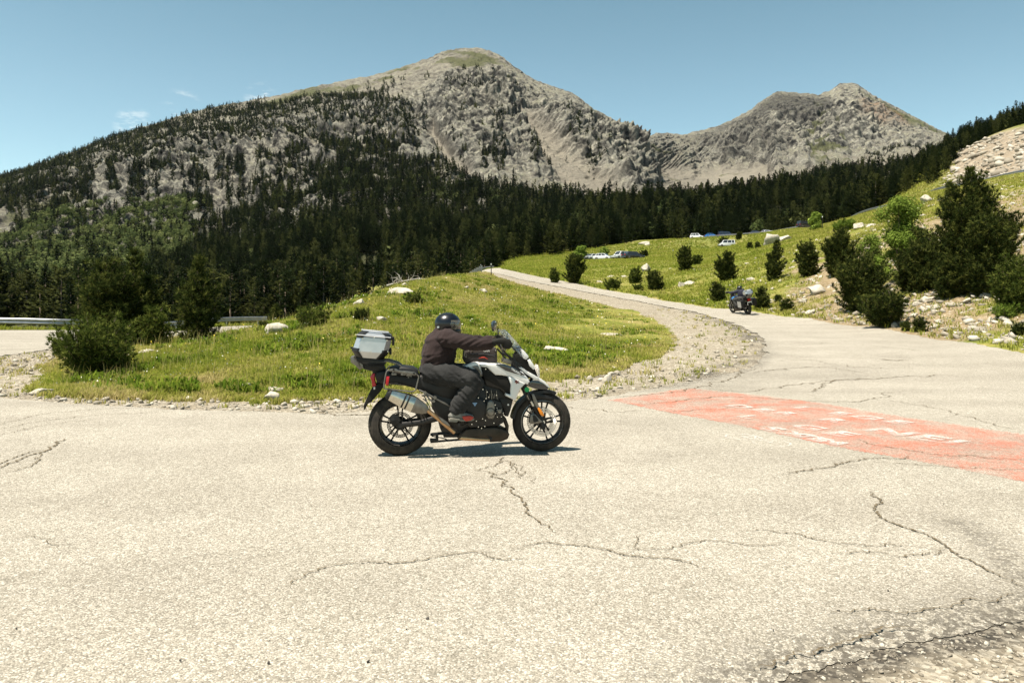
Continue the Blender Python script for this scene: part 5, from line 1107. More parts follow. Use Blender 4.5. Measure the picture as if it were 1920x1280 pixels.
    b.box(L3(712, 1092, -.13), (.07, .03, .035), m=0, bev=.006); b.box(L3(740, 1075, -.13), (.03, .02, .07)); b.tube([L3(700, 1062, -.15), L3(790, 1078, -.15), L3(840, 1098, -.15)], .006, 6); b.build('centre_stand', K['black'], root)
    b = MB(); b.tube([L3(602, 706, -.17), L3(650, 727, -.19), L3(740, 778, -.2), L3(842, 830, -.18)], .0095, 8); b.tube([L3(655, 735, -.19), L3(680, 775, -.2), L3(712, 800, -.2)], .010, 8); b.tube([L3(660, 790, -.21), L3(645, 760, -.21), L3(632, 745, -.21)], .007, 6)
    for u, v in ((648, 728), (725, 765)): p = L3(u, v, -.2); b.cyl((p[0], p[1] - .012, p[2]), (p[0], p[1] + .02, p[2]), .017, n=14)
    p = L3(716, 792, -.21); b.cyl((p[0], p[1] - .012, p[2]), (p[0], p[1] + .02, p[2]), .013, n=12); b.tube([L3(635, 775, -.22), L3(665, 800, -.22), L3(690, 850, -.22), L3(672, 866, -.22)], .006, 6); b.build('footrest_bracket', K['grey'], root)
    b = MB()
    b.cyl((Bk(905, 962, -.2)[0], .30, Bk(905, 962, -.2)[1]), (Bk(905, 962, -.2)[0], -.30, Bk(905, 962, -.2)[1] ), .013, n=10)
    b.tube([L3(880, 900, -.16), L3(900, 960, -.17), L3(930, 985, -.18), L3(985, 960, -.2)], .008, 6); b.tube([L3(780, 1000, -.14), L3(800, 985, -.15), L3(860, 1000, -.16), L3(930, 1040, -.16)], .006, 6); p = L3(775, 1000, -.15); b.lathe([(.008, 0), (.014, 0), (.014, .02)], p, 12); p = L3(712, 1003, -.12); b.build('footrest', K['engine'], root)
    # --- seats and tail
    b = MB(); b.prism(PL([(596, 600), (625, 588), (672, 625), (700, 640), (742, 655), (850, 650), (960, 600), (985, 560), (1040, 585), (1085, 640), (980, 740), (880, 790), (780, 770), (700, 735), (640, 712), (600, 680)], -.12), .12, -.125, .03, seg=3); b.build('rider_seat', K['seat'], root)
    b = MB(); b.prism(PL([(372, 540), (420, 524), (480, 524), (560, 534), (596, 556), (604, 590), (590, 612), (390, 585)], -.14), .13, -.15, .03, seg=3); b.build('passenger_seat', K['seat'], root)
    b = MB(); b.prism(PL([(258, 588), (290, 560), (340, 556), (400, 585), (600, 610), (700, 735), (850, 770), (880, 830), (820, 822), (700, 770), (620, 716), (560, 690), (430, 655), (330, 660), (275, 650)], -.11), .10, -.115, .015)
    b.prism(PL([(275, 572), (335, 560), (345, 600), (300, 640), (268, 625)], -.125), .12, -.13, .01); b.build('tail_body', K['black'], root)
    b = MB(); b.prism(PL([(224, 605), (240, 578), (262, 574), (258, 610), (262, 640), (274, 668), (262, 682), (238, 678), (236, 640)], -.05), .07, -.09, .008); b.build('tail_light', K['red'], root)
    b = MB(); b.prism(PL([(248, 672), (320, 640), (345, 650), (300, 720), (232, 795), (205, 812), (188, 846), (176, 860), (172, 828), (190, 785), (222, 720)], -.06), .09, -.09, .008); b.prism(PL([(248, 683), (262, 682), (262, 700), (250, 702)], -.10), -.05, -.10, m=1); b.build('rear_mudguard', [K['matte'], K['alu']], root)
    # --- pannier rack
    b = MB(); yy = -.27
    b.tube([L3(u, v, yy) for u, v in ((368, 552), (352, 560), (345, 580), (330, 670), (330, 688), (342, 697), (540, 718), (562, 716), (576, 704), (598, 612), (598, 598), (586, 588))], .0078, 8)
    b.prism(PL([(366, 548), (390, 541), (424, 540), (440, 552), (556, 564), (574, 570), (586, 588), (560, 592), (440, 572), (400, 562), (372, 562)], yy), yy + .012, yy - .006, .003)
    for u, v in ((405, 549), (563, 578)): p = L3(u, v, yy - .008); b.cyl((p[0], p[1] - .003, p[2]), (p[0], p[1] + .01, p[2]), .010, n=12, m=1)
    for u, v in ((480, 575), (540, 600), (400, 570), (520, 608)): b.tube([L3(u, v, yy), (Bk(u, v, yy)[0], -.10, Bk(u, v, yy)[1] + .0)], .007, 6)
    for u0, v0, u1, v1 in ((385, 572, 430, 600), (460, 575, 500, 600), (505, 575, 540, 612)): b.box(((L3(u0, v0, yy)[0] + L3(u1, v1, yy)[0]) / 2, -.235, (L3(u0, v0, yy)[2] + L3(u1, v1, yy)[2]) / 2), (.05, .03, .02), bev=.004)
    b.build('pannier_rack', [K['grey'], K['black']], root); b = MB()
    b.tube([(p_[0], -p_[1], p_[2]) for p_ in [L3(u, v, yy) for u, v in ((368, 552), (345, 580), (330, 688), (342, 697), (562, 716), (576, 704), (598, 598), (560, 575))]], .0078, 8)
    b.build('pannier_rack', [K['grey'], K['black']], root)
    b = MB(); b.prism(PL([(350, 602), (372, 602), (364, 670), (342, 668)], yy - .012), yy + .005, yy - .016, .003); b.build('side_reflector', K['red'], root)
    # --- topcase rack and grab rail
    b = MB()
    for sg in (1, -1):
        yy = -.13 * sg; pts = [(160, 494), (300, 492), (328, 488), (345, 482), (368, 484), (440, 506), (462, 522), (466, 540)]; b.tube([(Bk(u, v, -.14)[0], yy, Bk(u, v, -.14)[1]) for u, v in pts], .0105, 8)
    b.prism(PL([(150, 492), (175, 486), (340, 492), (330, 520), (345, 545), (300, 565), (235, 560), (175, 545)], -.08), .08, -.09, .012, m=1); b.tube([L3(u, v, -.15) for u, v in ((205, 515), (212, 505), (330, 508), (325, 520), (208, 522))], .006, 6, m=1)
    b.prism(PL([(145, 496), (165, 488), (172, 540), (150, 530)], -.11), .11, -.12, .006, m=0); b.prism(PL([(235, 545), (300, 545), (330, 580), (290, 600), (245, 590)], -.06), .06, -.07, .01, m=1); b.build('luggage_rack', [K['grey'], K['black']], root)
    # --- topcase: chamfered aluminium box
    tcase(root, K)
    # --- tank, side panels, fairing
    b = MB(); b.prism(PL([(940, 535), (1000, 490), (1080, 482), (1190, 492), (1300, 520), (1400, 560), (1455, 625), (1420, 655), (1300, 620), (1190, 600), (1085, 600), (1000, 560)], -.1), .13, -.135, .04, seg=4); b.build('fuel_tank', wm, root)
    b = MB(); b.prism(PL([(944, 531), (985, 503), (1030, 488), (1062, 488), (1078, 512), (1088, 560), (1094, 588), (1060, 577), (1010, 556)], -.16), -.10, -.172, .016, seg=3); b.build('tank_side_panel', wm, root)
    b = MB(); b.prism(PL([(1010, 523), (1055, 514), (1076, 552), (1084, 578), (1062, 560)], -.178), -.165, -.181, .004); b.build('tank_vent', K['grey'], root)
    b = MB(); b.prism(PL([(1066, 508), (1120, 500), (1190, 500), (1300, 528), (1360, 566), (1420, 604), (1458, 640), (1442, 664), (1400, 648), (1300, 602), (1240, 592), (1192, 590), (1160, 562), (1128, 530), (1085, 527)], -.19), -.12, -.205, .022, seg=3)
    b.prism(PL([(1286, 600), (1340, 616), (1424, 656), (1384, 698), (1346, 788), (1305, 768), (1268, 748), (1272, 730), (1308, 742), (1311, 664)], -.215), -.14, -.222, .014, seg=3); b.build('side_fairing', wm, root)
    b = MB(); b.prism(PL([(1196, 506), (1258, 506), (1330, 526), (1424, 590), (1400, 594), (1340, 578), (1270, 556)], -.2085), -.19, -.2105, .004); b.build('tank_decal_panel', accent or K['gloss'], root)
    b = MB(); b.prism(PL([(1086, 530), (1128, 533), (1158, 566), (1192, 594), (1240, 597), (1290, 608), (1311, 664), (1308, 738), (1280, 720), (1240, 690), (1180, 660), (1110, 620), (1094, 590)], -.19), -.10, -.195, .008); p = L3(1117, 543, -.2); b.cyl((p[0], p[1] - .002, p[2]), (p[0], p[1] + .01, p[2]), .006, n=10, m=1); b.build('inner_panel', [K['matte'], K['bolt']], root)
    if nse:
        c = L3(1350, 563, -.2115); text_obj('lettering', 'TRIUMPH', .030, c, (R(90), R(32), 0), K['letter'], root, sx=.9)
        b = MB()
        b.prism(PL([(1340, 626), (1352, 632), (1358, 626), (1364, 636), (1378, 634), (1370, 644), (1382, 656), (1366, 652), (1352, 660), (1350, 648), (1336, 648), (1346, 640)], -.2235), -.218, -.2245, .0005); b.build('side_badge', K['rustl'], root)
    # --- nose, beak, headlight, screen
    b = MB(); b.prism(PL([(1345, 440), (1375, 405), (1400, 400), (1450, 470), (1500, 545), (1522, 600), (1500, 622), (1440, 612), (1370, 560), (1345, 500)], -.09), .09, -.10, .02, seg=3); b.build('nose_fairing', K['matte'], root)
    b = MB(); b.prism(PL([(1392, 392), (1410, 398), (1448, 440), (1450, 455), (1430, 472), (1408, 462), (1396, 430)], -.11), -.07, -.115, .008); b.prism(PL([(1440, 475), (1462, 468), (1490, 510), (1504, 545), (1486, 548), (1456, 520)], -.12), -.07, -.125, .010)
    b.prism(PL([(1340, 500), (1352, 498), (1440, 560), (1500, 592), (1530, 610), (1520, 628), (1492, 622), (1430, 582), (1352, 518)], -.105), -.07, -.112, .005); b.build('screen_bracket_panel', wm, root)
    b = MB(); b.prism(PL([(1505, 545), (1522, 512), (1534, 540), (1538, 600), (1524, 618), (1510, 600)], -.07), .08, -.08, .01); b.build('headlight', K['lens'], root)
    b = MB(); b.prism(PL([(1436, 652), (1480, 620), (1530, 618), (1568, 640), (1614, 686), (1590, 706), (1500, 698), (1450, 680)], -.05), .06, -.07, .012, inset=.96); b.build('beak', K['gloss'], root)
    b = MB(); b.prism(PL([(1490, 612), (1532, 610), (1572, 636), (1616, 684), (1606, 690), (1560, 652), (1524, 634), (1480, 632)], -.08), .07, -.082, .004); b.build('beak_trim', wm, root)
    rows = []
    for i in range(9):
        f = i / 8; u = 1268 + (1442 - 1268) * f ** .92; v = 240 + (440 - 240) * f; x, z = Bk(u, v, 0); hw = .13 + .07 * math.sin(math.pi * (.15 + f * .75)); rows.append([(x - .10 * (k / 6 - 1) ** 2 * 1.0, hw * (k / 6 - 1), z) for k in range(13)])
    b = MB(); b.sheet(rows, .004); b.build('windscreen', K['glass'], root, 60)
    b = MB(); b.prism(PL([(1338, 372), (1390, 370), (1404, 398), (1356, 410), (1340, 395)], -.07), .07, -.075, .006); b.tube([L3(1262, 372, -.08), L3(1300, 358, -.08), L3(1350, 385, -.07)], .008, 6); b.build('instrument_panel', K['black'], root)
    # --- forks, mudguard, caliper
    b = MB()
    for sg in (-1, 1):
        def F3(u, v): x, z = Bk(u, v, -.105); return (x, sg * .105, z)
        b.tube([F3(1330, 470), F3(1400, 640), F3(1470, 790)], .024, 12, m=0); b.tube([F3(1440, 740), F3(1500, 850)], .0205, 12, m=1); b.tube([F3(1492, 828), F3(1560, 985)], [.028, .026], 12, m=0); b.box(F3(1562, 990), (.05, .04, .055), m=0, bev=.01)
    b.box((Bk(1350, 500, 0)[0], 0, Bk(1350, 500, 0)[1]), (.09, .24, .04), (0, R(25), 0), 0, .008); b.box((Bk(1400, 640, 0)[0], 0, Bk(1400, 640, 0)[1]), (.09, .25, .05), (0, R(25), 0), 0, .008); b.cyl((FW[0], -.11, FW[1]), (FW[0], .11, FW[1]), .012, n=12, m=1); b.build('fork', [K['black'], K['disc']], root)
    b = MB(); b.prism(PL([(1474, 742), (1484, 732), (1494, 742), (1546, 868), (1532, 872), (1512, 848), (1486, 790)], -.14), -.10, -.146, .004); b.build('fork_guard', K['grey'], root)
    b = MB(); b.prism(PL([(1518, 848), (1532, 842), (1548, 860), (1572, 902), (1558, 910), (1540, 896)], -.15), -.13, -.158, .004); b.build('fork_reflector', K['orange'], root)
    p = L3(1437, 702, -.15); b = MB(); b.lathe([(0, 0), (.026, 0), (.026, .004)], p, 22); b.build('round_sticker', K['green'], root)
    b = MB(); b.prism(PL([(1464, 895), (1480, 888), (1502, 892), (1530, 925), (1562, 952), (1520, 966), (1470, 968), (1456, 958)], -.13), -.08, -.135, .006)
    b.prism(PL([(1482, 902), (1498, 900), (1522, 930), (1528, 948), (1496, 956), (1486, 952)], -.139), -.13, -.1395, m=1); b.build('front_caliper', [K['grey'], K['black']], root)
    b = MB(); rows = []
    for i in range(19):
        a = R(64 + (172 - 64) * i / 18); rr = .338 + .012 * max(0, 1 - i / 6); w_ = .074 * (.75 + .25 * min(1, i / 5)); rows.append([(FW[0] + rr * math.cos(a), -w_, FW[1] + (rr) * math.sin(a) - .0) if k == 1 else (FW[0] + (rr - .03) * math.cos(a), -w_ * 1.05, FW[1] + (rr - .03) * math.sin(a)) if k == 0 else (FW[0] + (rr + .004) * math.cos(a), 0, FW[1] + (rr + .004) * math.sin(a)) if k == 2 else (FW[0] + rr * math.cos(a), w_, FW[1] + rr * math.sin(a)) if k == 3 else (FW[0] + (rr - .03) * math.cos(a), w_ * 1.05, FW[1] + (rr - .03) * math.sin(a)) for k in range(5)])
    b.sheet(rows, .004); b.prism(PL([(1478, 738), (1500, 722), (1560, 735), (1632, 762), (1640, 776), (1612, 784), (1548, 776), (1496, 790)], -.07), .07, -.075, .012); b.build('front_mudguard', K['black'], root)
    # --- handlebar, hand guards, mirrors
    b = MB()
    for sg in (-1, 1):
        hx, hz = Bk(1175, 345, -.36); mx, mz = Bk(1300, 440, -.12); hx += .09 * (sg > 0); b.tube([(hx, sg * .37, hz), (hx + .05, sg * .26, hz + .0), (mx - .02, sg * .14, mz), (mx + .02, sg * .05, mz - .02)], .012, 10); b.tube([(hx, sg * .28, hz), (hx, sg * .39, hz)], .017, 12, m=1)
        b.tube([(hx + .01, sg * .33, hz + .01), (hx + .075, sg * .32, hz - .01), (hx + .06, sg * .39, hz - .03)], .006, 6)
    for u0, v0, u1, v1 in ((1205, 385, 1280, 480), (1240, 420, 1345, 478), (1300, 450, 1330, 520)): b.tube([L3(u0, v0, -.1), L3((u0 + u1) / 2, (v0 + v1) / 2 - 6, -.1), L3(u1, v1, -.1)], .010, 7)
    b.box(L3(1280, 480, -.04), (.10, .14, .05), (0, R(20), 0), 2, .012); b.build('handlebar', [K['black'], K['matte'], K['grey']], root)
    for sg in (-1, 1):
        b = MB(); q = [(Bk(u, v, -.40)[0] + .09 * (sg > 0), Bk(u, v, -.40)[1]) for u, v in ((1168, 330), (1178, 314), (1215, 305), (1270, 304), (1305, 318), (1325, 345), (1320, 372), (1302, 388), (1275, 390), (1258, 372), (1250, 352), (1200, 352), (1180, 358))]; b.prism(q, sg * .30, sg * .425, .022, seg=3); b.build('hand_guard', K['matte'], root)
        b = MB(); mx, mz = Bk(1216, 300, -.36); mx += .09 * (sg > 0); b.tube([(mx, sg * .33, mz), (mx, sg * .335, mz + .07), (mx - .005, sg * .34, mz + .085), (mx - .035, sg * .345, mz + .10)], .0055, 8, m=0); cxm, czm = Bk(1181, 216, -.36); cxm += .09 * (sg > 0)
        ml = b.build('mirror', K['black'], root); g = MB(); g.ell((cxm, sg * .36, czm), (.020, .062, .050), (0, R(8), R(-22 * -sg)), m=0); g.build('mirror_head', K['gloss'], ml)
    # brake line, levers and cables
    b = MB(); b.tube([L3(1225, 380, -.2), L3(1290, 440, -.16), L3(1350, 500, -.12), L3(1400, 600, -.13), L3(1440, 800, -.13), L3(1470, 890, -.12)], .004, 6); b.tube([L3(1235, 400, -.25), L3(1262, 372, -.28), L3(1272, 400, -.28)], .009, 6, m=1); b.tube([L3(1240, 365, -.33), L3(1256, 390, -.33)], .011, 6, m=1); b.build('brake_line', [K['black'], K['grey']], root)
    return root
def tcase(root, K, sc=1.0):
    V = []
    def ring(z0, fr, y_): return [(fr[0], -y_ * .72), (fr[0] + .05, -y_), (fr[1] - .05, -y_), (fr[1], -y_ * .72), (fr[1], y_ * .72), (fr[1] - .05, y_), (fr[0] + .05, y_), (fr[0], y_ * .72)]
    x0b, zb = Bk(110, 448, -.2); x1b, _ = Bk(325, 478, -.2); x0m, zm = Bk(75, 392, -.2); x1m, _ = Bk(362, 430, -.2); x0t, zt = Bk(98, 292, -.2); x1t, _ = Bk(388, 318, -.2); zt = Bk(240, 302, -.21)[1]; zm = Bk(215, 412, -.21)[1]; zb = Bk(215, 462, -.2)[1]; ztop = Bk(245, 250, -.15)[1]
    tilt = R(-5.5); cxm = (x0m + x1m) / 2
    tops = [(zb, (x0b + .01, x1b), .165), (zm, (x0m + .01, x1m), .215), (zt, (x0t + .015, x1t - .01), .205)]
    lid = [(zt + .004, (x0t + .012, x1t - .008), .207), (zt + .035, (x0t + .03, x1t - .02), .195), (ztop - .008, (x0t + .06, x1t - .05), .150), (ztop, (x0t + .09, x1t - .08), .12)]
    rot = Matrix.Rotation(-tilt, 4, 'Y'); cen = Vector((cxm, 0, zm))
    def rt(p): return cen + (rot @ (Vector(p) - cen))
    def loft(b, L, m=0):
        V = []; n = 8
        for z, fr, y_ in L: V += [rt((x, y, z)) for x, y in ring(z, fr, y_)]
        F = [(i*n+k, i*n+(k+1) % n, (i+1)*n+(k+1) % n, (i+1)*n+k) for i in range(len(L) - 1) for k in range(n)] + [tuple(range(n)), tuple((len(L)-1)*n + k for k in range(n))]; b.add(V, F, m)
    b = MB(); loft(b, tops); case = b.build('topcase', K['alu'], root, 20)
    b = MB(); loft(b, lid); b.tube([rt((x0t + .05, -.17, ztop + .006)), rt((x1t - .05, -.17, ztop + .006))], .008, 6); b.tube([rt((x0t + .012, -.212, zt + .02)), rt((x1t - .02, -.212, zt + .02))], .006, 6); b.build('lid', K['alu'], case, 20)
    # black corner guards over the chamfered corners, latch and hinge pieces
    b = MB()
    for sx, sy in ((0, -1), (1, -1), (0, 1), (1, 1)):
        def cp(L, dx, dy):                                         # points just outside the corner chamfer at each level
            P = []
            for z, fr, y_ in L:
                X = fr[sx]; s_ = -1 if sx == 0 else 1
                P.append([rt((X - s_ * (.066), sy * (y_ + .004), z)), rt((X - s_ * .048, sy * (y_ + .005), z)), rt((X + s_ * .004, sy * (y_ * .72 + .004), z)), rt((X + s_ * .004, sy * (y_ * .72 - .02), z))])
            return P
        mid = tuple(a * .3 + c * .7 for a, c in zip((zt,), (zm,)))
        lo = [(zb, tops[0][1], .165), (zm, tops[1][1], .215), (zm + .028, tuple(np.array(tops[1][1]) * .75 + np.array(tops[2][1]) * .25), .2125)]
        hi = [(zt - .008, tops[2][1], .2055), (zt + .006, lid[0][1], .208), (zt + .036, lid[1][1], .196), (ztop - .008, lid[2][1], .151)]
        b = MB(); b.sheet(cp(lo, 0, 0), .003); b.build('corner_guard', K['black'], case); b = MB(); b.sheet(cp(hi, 0, 0), .003); b.build('corner_guard', K['black'], case)
    for a_, s_ in (((x1t + .006, -.06, zt - .02), (.025, .05, .09)), ((x1m + .02, .08, zm + .01), (.025, .05, .07)), ((x0m - .004, -.1, zm + .02), (.02, .04, .02))): b = MB(); b.box(rt(a_), s_, None, 0, .005); b.build('latch', K['black'], case)
    b = MB(); b.prism(PL([(112, 452), (335, 470), (345, 500), (330, 520), (160, 505), (118, 480)], -.12), .12, -.14, .01); b.build('case_mount', K['black'], case)
    b = MB()
    for fx, zz in ((.2, zt - .012), (.5, zt + .004), (.85, zt - .012), (.45, zm + .006), (.12, zm + .02), (.9, zm + .02)): b = MB(); p = rt((x0t + (x1t - x0t) * fx, -.216, zz)); b.cyl(p, p + Vector((0, .012, 0)), .006, n=8); b.build('rivet', K['bolt'], case)
    # tray of the far-side pannier holder that shows below the case
    b = MB(); b.prism(PL([(72, 452), (96, 448), (110, 470), (150, 480), (160, 540), (140, 548), (100, 510), (72, 490)], -.05), .18, -.05, .008); b.build('case_base_plate', K['grey'], case)
# ================================================================== the near motorcycle
bike = make_bike('white and black touring motorcycle with a silver topcase in the road, ridden to the right')
bike.location = P_R + Vector((0, 0, ROADZ)); bike.rotation_euler = (0, 0, BYAW)
# ================================================================== RIDERS
def remeshed(name, shapes, voxel, mats, parent, wr=0.0, fr=(14, 14, 14), seed=0, smooth=6, cuts=None):
    """shapes: ('t', pts, radii, flat) limbs and ('e', centre, radii, rot) masses -> one continuous surface"""
    b = MB()
    for sh in shapes:
        if sh[0] == 't':
            P = [Vector(p) for p in sh[1]]; rd = sh[2]; Q = []; RR = []
            for i in range(len(P) - 1):
                for k in range(5): f = k / 5; Q.append(P[i].lerp(P[i+1], f)); RR.append(rd[i] * (1 - f) + rd[i+1] * f)
            Q.append(P[-1]); RR.append(rd[-1]); b.tube(Q, RR, 16, flat=sh[3] if len(sh) > 3 else 1.0)
            for p, r_ in ((P[0], rd[0]), (P[-1], rd[-1])): b.ell(p, (r_ * .98,) * 3)
            for p, r_ in list(zip(P, rd))[1:-1]: b.ell(p, (r_ * 1.0,) * 3)
        else: b.ell(sh[1], sh[2], sh[3] if len(sh) > 3 else None, u=24, w=16)
    o = b.build(name, mats, parent); mo = o.modifiers.new('r', 'REMESH'); mo.mode = 'VOXEL'; mo.voxel_size = voxel; mo.use_smooth_shade = True
    if smooth: m2 = o.modifiers.new('s', 'SMOOTH'); m2.iterations = smooth; m2.factor = .5
    dg = bpy.context.evaluated_depsgraph_get(); me = bpy.data.meshes.new_from_object(o.evaluated_get(dg)); o.modifiers.clear(); old = o.data; o.data = me; bpy.data.meshes.remove(old)
    n = len(me.vertices); co = np.empty(n * 3); me.vertices.foreach_get('co', co); co = co.reshape(-1, 3); no = np.empty(n * 3); me.vertices.foreach_get('normal', no); no = no.reshape(-1, 3)
    if wr:
        s_ = seed * 3.7; u_ = co[:, 2] - fr[3] * co[:, 0] if len(fr) > 3 else co[:, 2]; w = .5 * fbm(co[:, 0] * fr[0] * .35 + s_, co[:, 1] * fr[1] * .35, co[:, 2] * fr[2] * .35, 2) * 1.0 + (1 - 2.6 * np.abs(perlin(co[:, 0] * fr[0] + 1.5 * perlin(co[:, 0] * 5, co[:, 1] * 5, co[:, 2] * 5 + s_), co[:, 1] * fr[1], u_ * fr[2] + s_))) * .9
        co = co + no * (w * wr)[:, None]; me.vertices.foreach_set('co', co.ravel())
    me.polygons.foreach_set('use_smooth', [True] * len(me.polygons)); me.update(); 
    return o
def make_person(label, jacket, trousers, helmet, boot, toe, full=True):
    vx = .010 if full else .02
    def J(u, v, y): return Vector(L3(u, v, y if abs(y) < .001 or y < 0 else -y) if y <= 0 else (*[L3(u, v, -y)[0]], y, L3(u, v, -y)[2]))
    skin = mat('skin', (.55, .34, .25), .5)
    # body: one continuous figure under the clothes
    sh = []
    for sg in (-1, 1):
        A = lambda u, v, y: (L3(u, v, -abs(y))[0], sg * abs(y), L3(u, v, -abs(y))[2])
        sh += [('t', [A(705, 570, .10), A(880, 590, .18), A(1020, 635, .235), A(960, 740, .23), A(905, 850, .225), A(900, 895, .225)], [.085, .078, .058, .052, .042, .04])]
        sh += [('t', [A(900, 895, .225), A(985, 918, .235)], [.038, .028])]
        wx = A(1120, 350, .34) if sg < 0 else (A(1120, 350, .34)[0] + .09, A(1120, 350, .34)[1], A(1120, 350, .34)[2])
        sh += [('t', [A(812, 300, .16), A(965, 352, .26), wx], [.060, .045, .030])]
    sh += [('t', [L3(715, 560, 0), L3(748, 450, 0), L3(775, 350, 0), L3(800, 285, 0)], [.13, .135, .13, .10], 1.15), ('t', [L3(800, 285, 0), L3(822, 230, 0)], [.06, .055]), ('e', L3(828, 195, 0), (.095, .075, .11)), ('e', L3(905, 205, 0), (.02, .014, .02)), ('e', L3(880, 245, 0), (.045, .045, .03))]
    P = remeshed('person', sh, .014, [skin], None, smooth=4); tag(P, label, 'person')
    # trousers
    sh = [('e', L3(706, 560, 0), (.135, .185, .12), (0, R(10), 0))]
    for sg in (-1, 1):
        A = lambda u, v, y: (L3(u, v, -abs(y))[0], sg * abs(y), L3(u, v, -abs(y))[2])
        sh += [('t', [A(700, 575, .10), A(860, 598, .17), A(1000, 618, .235), A(1030, 655, .24)], [.118, .116, .102, .090]), ('t', [A(1026, 650, .24), A(975, 730, .235), A(925, 800, .23), A(900, 848, .228)], [.090, .092, .082, .078])]
    remeshed('trousers', sh, vx, [trousers], P, .015 if full else .01, (5, 3, 17, -.9), 2, 2)
    # jacket
    sh = [('t', [L3(706, 548, 0), L3(735, 500, 0), L3(752, 440, 0), L3(768, 370, 0), L3(792, 305, 0)], [.130, .158, .172, .168, .128], 1.12), ('e', L3(795, 292, 0), (.125, .225, .085), (0, R(-25), 0)), ('e', L3(735, 360, 0), (.115, .17, .13), (0, R(-25), 0)), ('t', [L3(795, 285, 0), L3(815, 238, 0)], [.115, .085])]
    for sg in (-1, 1):
        A = lambda u, v, y: (L3(u, v, -abs(y))[0] + (.09 if sg > 0 and u > 1100 else 0), sg * abs(y), L3(u, v, -abs(y))[2])
        sh += [('t', [A(815, 306, .15), A(880, 322, .215), A(975, 343, .285), A(1060, 350, .315), A(1150, 348, .335)], [.086, .078, .067, .058, .048])]
    remeshed('jacket', sh, vx, [jacket], P, .015 if full else .01, (4, 3, 21, .45), 5, 2)
    # gloves: palm plus four fingers and thumb closed round the grip
    for sg in (-1, 1):
        hx, hz = Bk(1175, 345, -.36); hx += .09 * (sg > 0); yc = sg * .335; sh = [('e', (hx - .022, yc, hz + .016), (.040, .043, .024), (0, R(18), 0)), ('t', [(hx - .085, sg * .325, hz + .004), (hx - .04, yc, hz + .012)], [.038, .030])]
        for k, (dy, ln, rr) in enumerate(((-.033, .9, .0098), (-.011, 1.0, .0105), (.011, .96, .010), (.032, .82, .009))):
            y_ = yc + dy * -sg * -1; pts = []
            for a in (150, 95, 45, -5, -60 * ln, -115 * ln): pts.append((hx + .029 * math.cos(R(a)), y_, hz + .029 * math.sin(R(a))))
            sh.append(('t', pts, [rr * 1.15, rr * 1.1, rr, rr, rr * .95, rr * .85]))
        sh.append(('t', [(hx - .035, yc - sg * .035, hz + .004), (hx - .018, yc - sg * .046, hz - .022), (hx + .006, yc - sg * .044, hz - .030)], [.014, .012, .010]))
        remeshed('glove', sh, .0045 if full else .012, [M_GLOVE], P, 0, smooth=2)
    # boots
    for sg in (-1, 1):
        A = lambda u, v, y: (L3(u, v, -abs(y))[0], sg * abs(y), L3(u, v, -abs(y))[2])
        sh = [('t', [A(898, 830, .23), A(888, 880, .23)], [.062, .058]), ('t', [A(875, 895, .232), A(935, 905, .238), A(985, 915, .243)], [.048, .044, .036]), ('e', A(860, 905, .232), (.045, .04, .032)), ('e', A(1000, 914, .245), (.032, .046, .026))]
        bt = remeshed('boot', sh, .007 if full else .014, [boot], P, .002, (20, 20, 20), 3, 3)
        b = MB(); q = PL([(830, 928), (845, 916), (900, 922), (980, 930), (1024, 918), (1026, 930), (1010, 940), (930, 944), (905, 938), (890, 950), (832, 946)], -.235); b.prism(q, sg * .195, sg * .288, .006); b.build('sole', MT['matte'] if not full else grime('boot_sole', (.08, .075, .06), (.2, .19, .16), .8), bt)
        b = MB(); b.prism(PL([(935, 908), (1000, 904), (1020, 912), (1024, 924), (1005, 940), (965, 948), (945, 936)], -.285), sg * .272, sg * .293, .010, seg=3); b.build('toe_patch', toe, bt)
    # helmet
    c = Vector(L3(822, 193, 0)); b = MB(); b.ell(c, (.138, .122, .118), m=0, u=40, w=26); b.ell(c + Vector((-.012, 0, -.045)), (.118, .108, .085), u=32, w=18); b.ell(c + Vector((.052, 0, -.070)), (.094, .088, .055), (0, R(12), 0), u=30, w=16)
    h = b.build('helmet', helmet, P); mo = h.modifiers.new('r', 'REMESH'); mo.mode = 'VOXEL'; mo.voxel_size = .006 if full else .012; mo.use_smooth_shade = True; m2 = h.modifiers.new('s', 'SMOOTH'); m2.iterations = 5; m2.factor = .5
    dg = bpy.context.evaluated_depsgraph_get(); me = bpy.data.meshes.new_from_object(h.evaluated_get(dg)); h.modifiers.clear(); h.data = me
    b = MB(); rows = []
    for i in range(7):
        el = R(-20 + 44 * i / 6); rows.append([tuple(c + Vector((.0 +   .145 * math.cos(el) * math.cos(az), .129 * math.cos(el) * math.sin(az), .126 * math.sin(el) - .012))) for az in np.linspace(-1.35, 1.35, 17)])
    b.sheet(rows, .003); b.build('visor', mat('tinted_visor', (.10, .085, .06), .06, coat=1.0), h)
    b = MB(); p = c + Vector((.045, -.1215, -.005)); b.lathe([(0, -.006), (.022, -.005), (.030, .004)], p, 22); p = c + Vector((-.10, -.075, -.035)); b.box(p, (.012, .03, .022), (0, 0, R(35)), 1, .003)
    p = c + Vector((.03, -.05, .105)); b.box(p, (.05, .02, .012), None, 0, .004); p = c + Vector((-.07, -.03, .095)); b.box(p, (.03, .03, .012), (0, R(-30), 0), 0, .004); b.build('visor_hinge', [MT['gloss'], MT['alu']], h)
    return P
M_GLOVE = m_cloth('glove_leather', (.03, .026, .022), (.10, .08, .05), bs=.3)
M_JKT = m_cloth('brown_jacket', (.013, .0095, .0095), (.042, .029, .028), ws=7, bs=.75, bd=.02)
M_TRS = m_cloth('black_trousers', (.012, .012, .0125), (.038, .038, .037), ws=9, bs=.8, bd=.02)
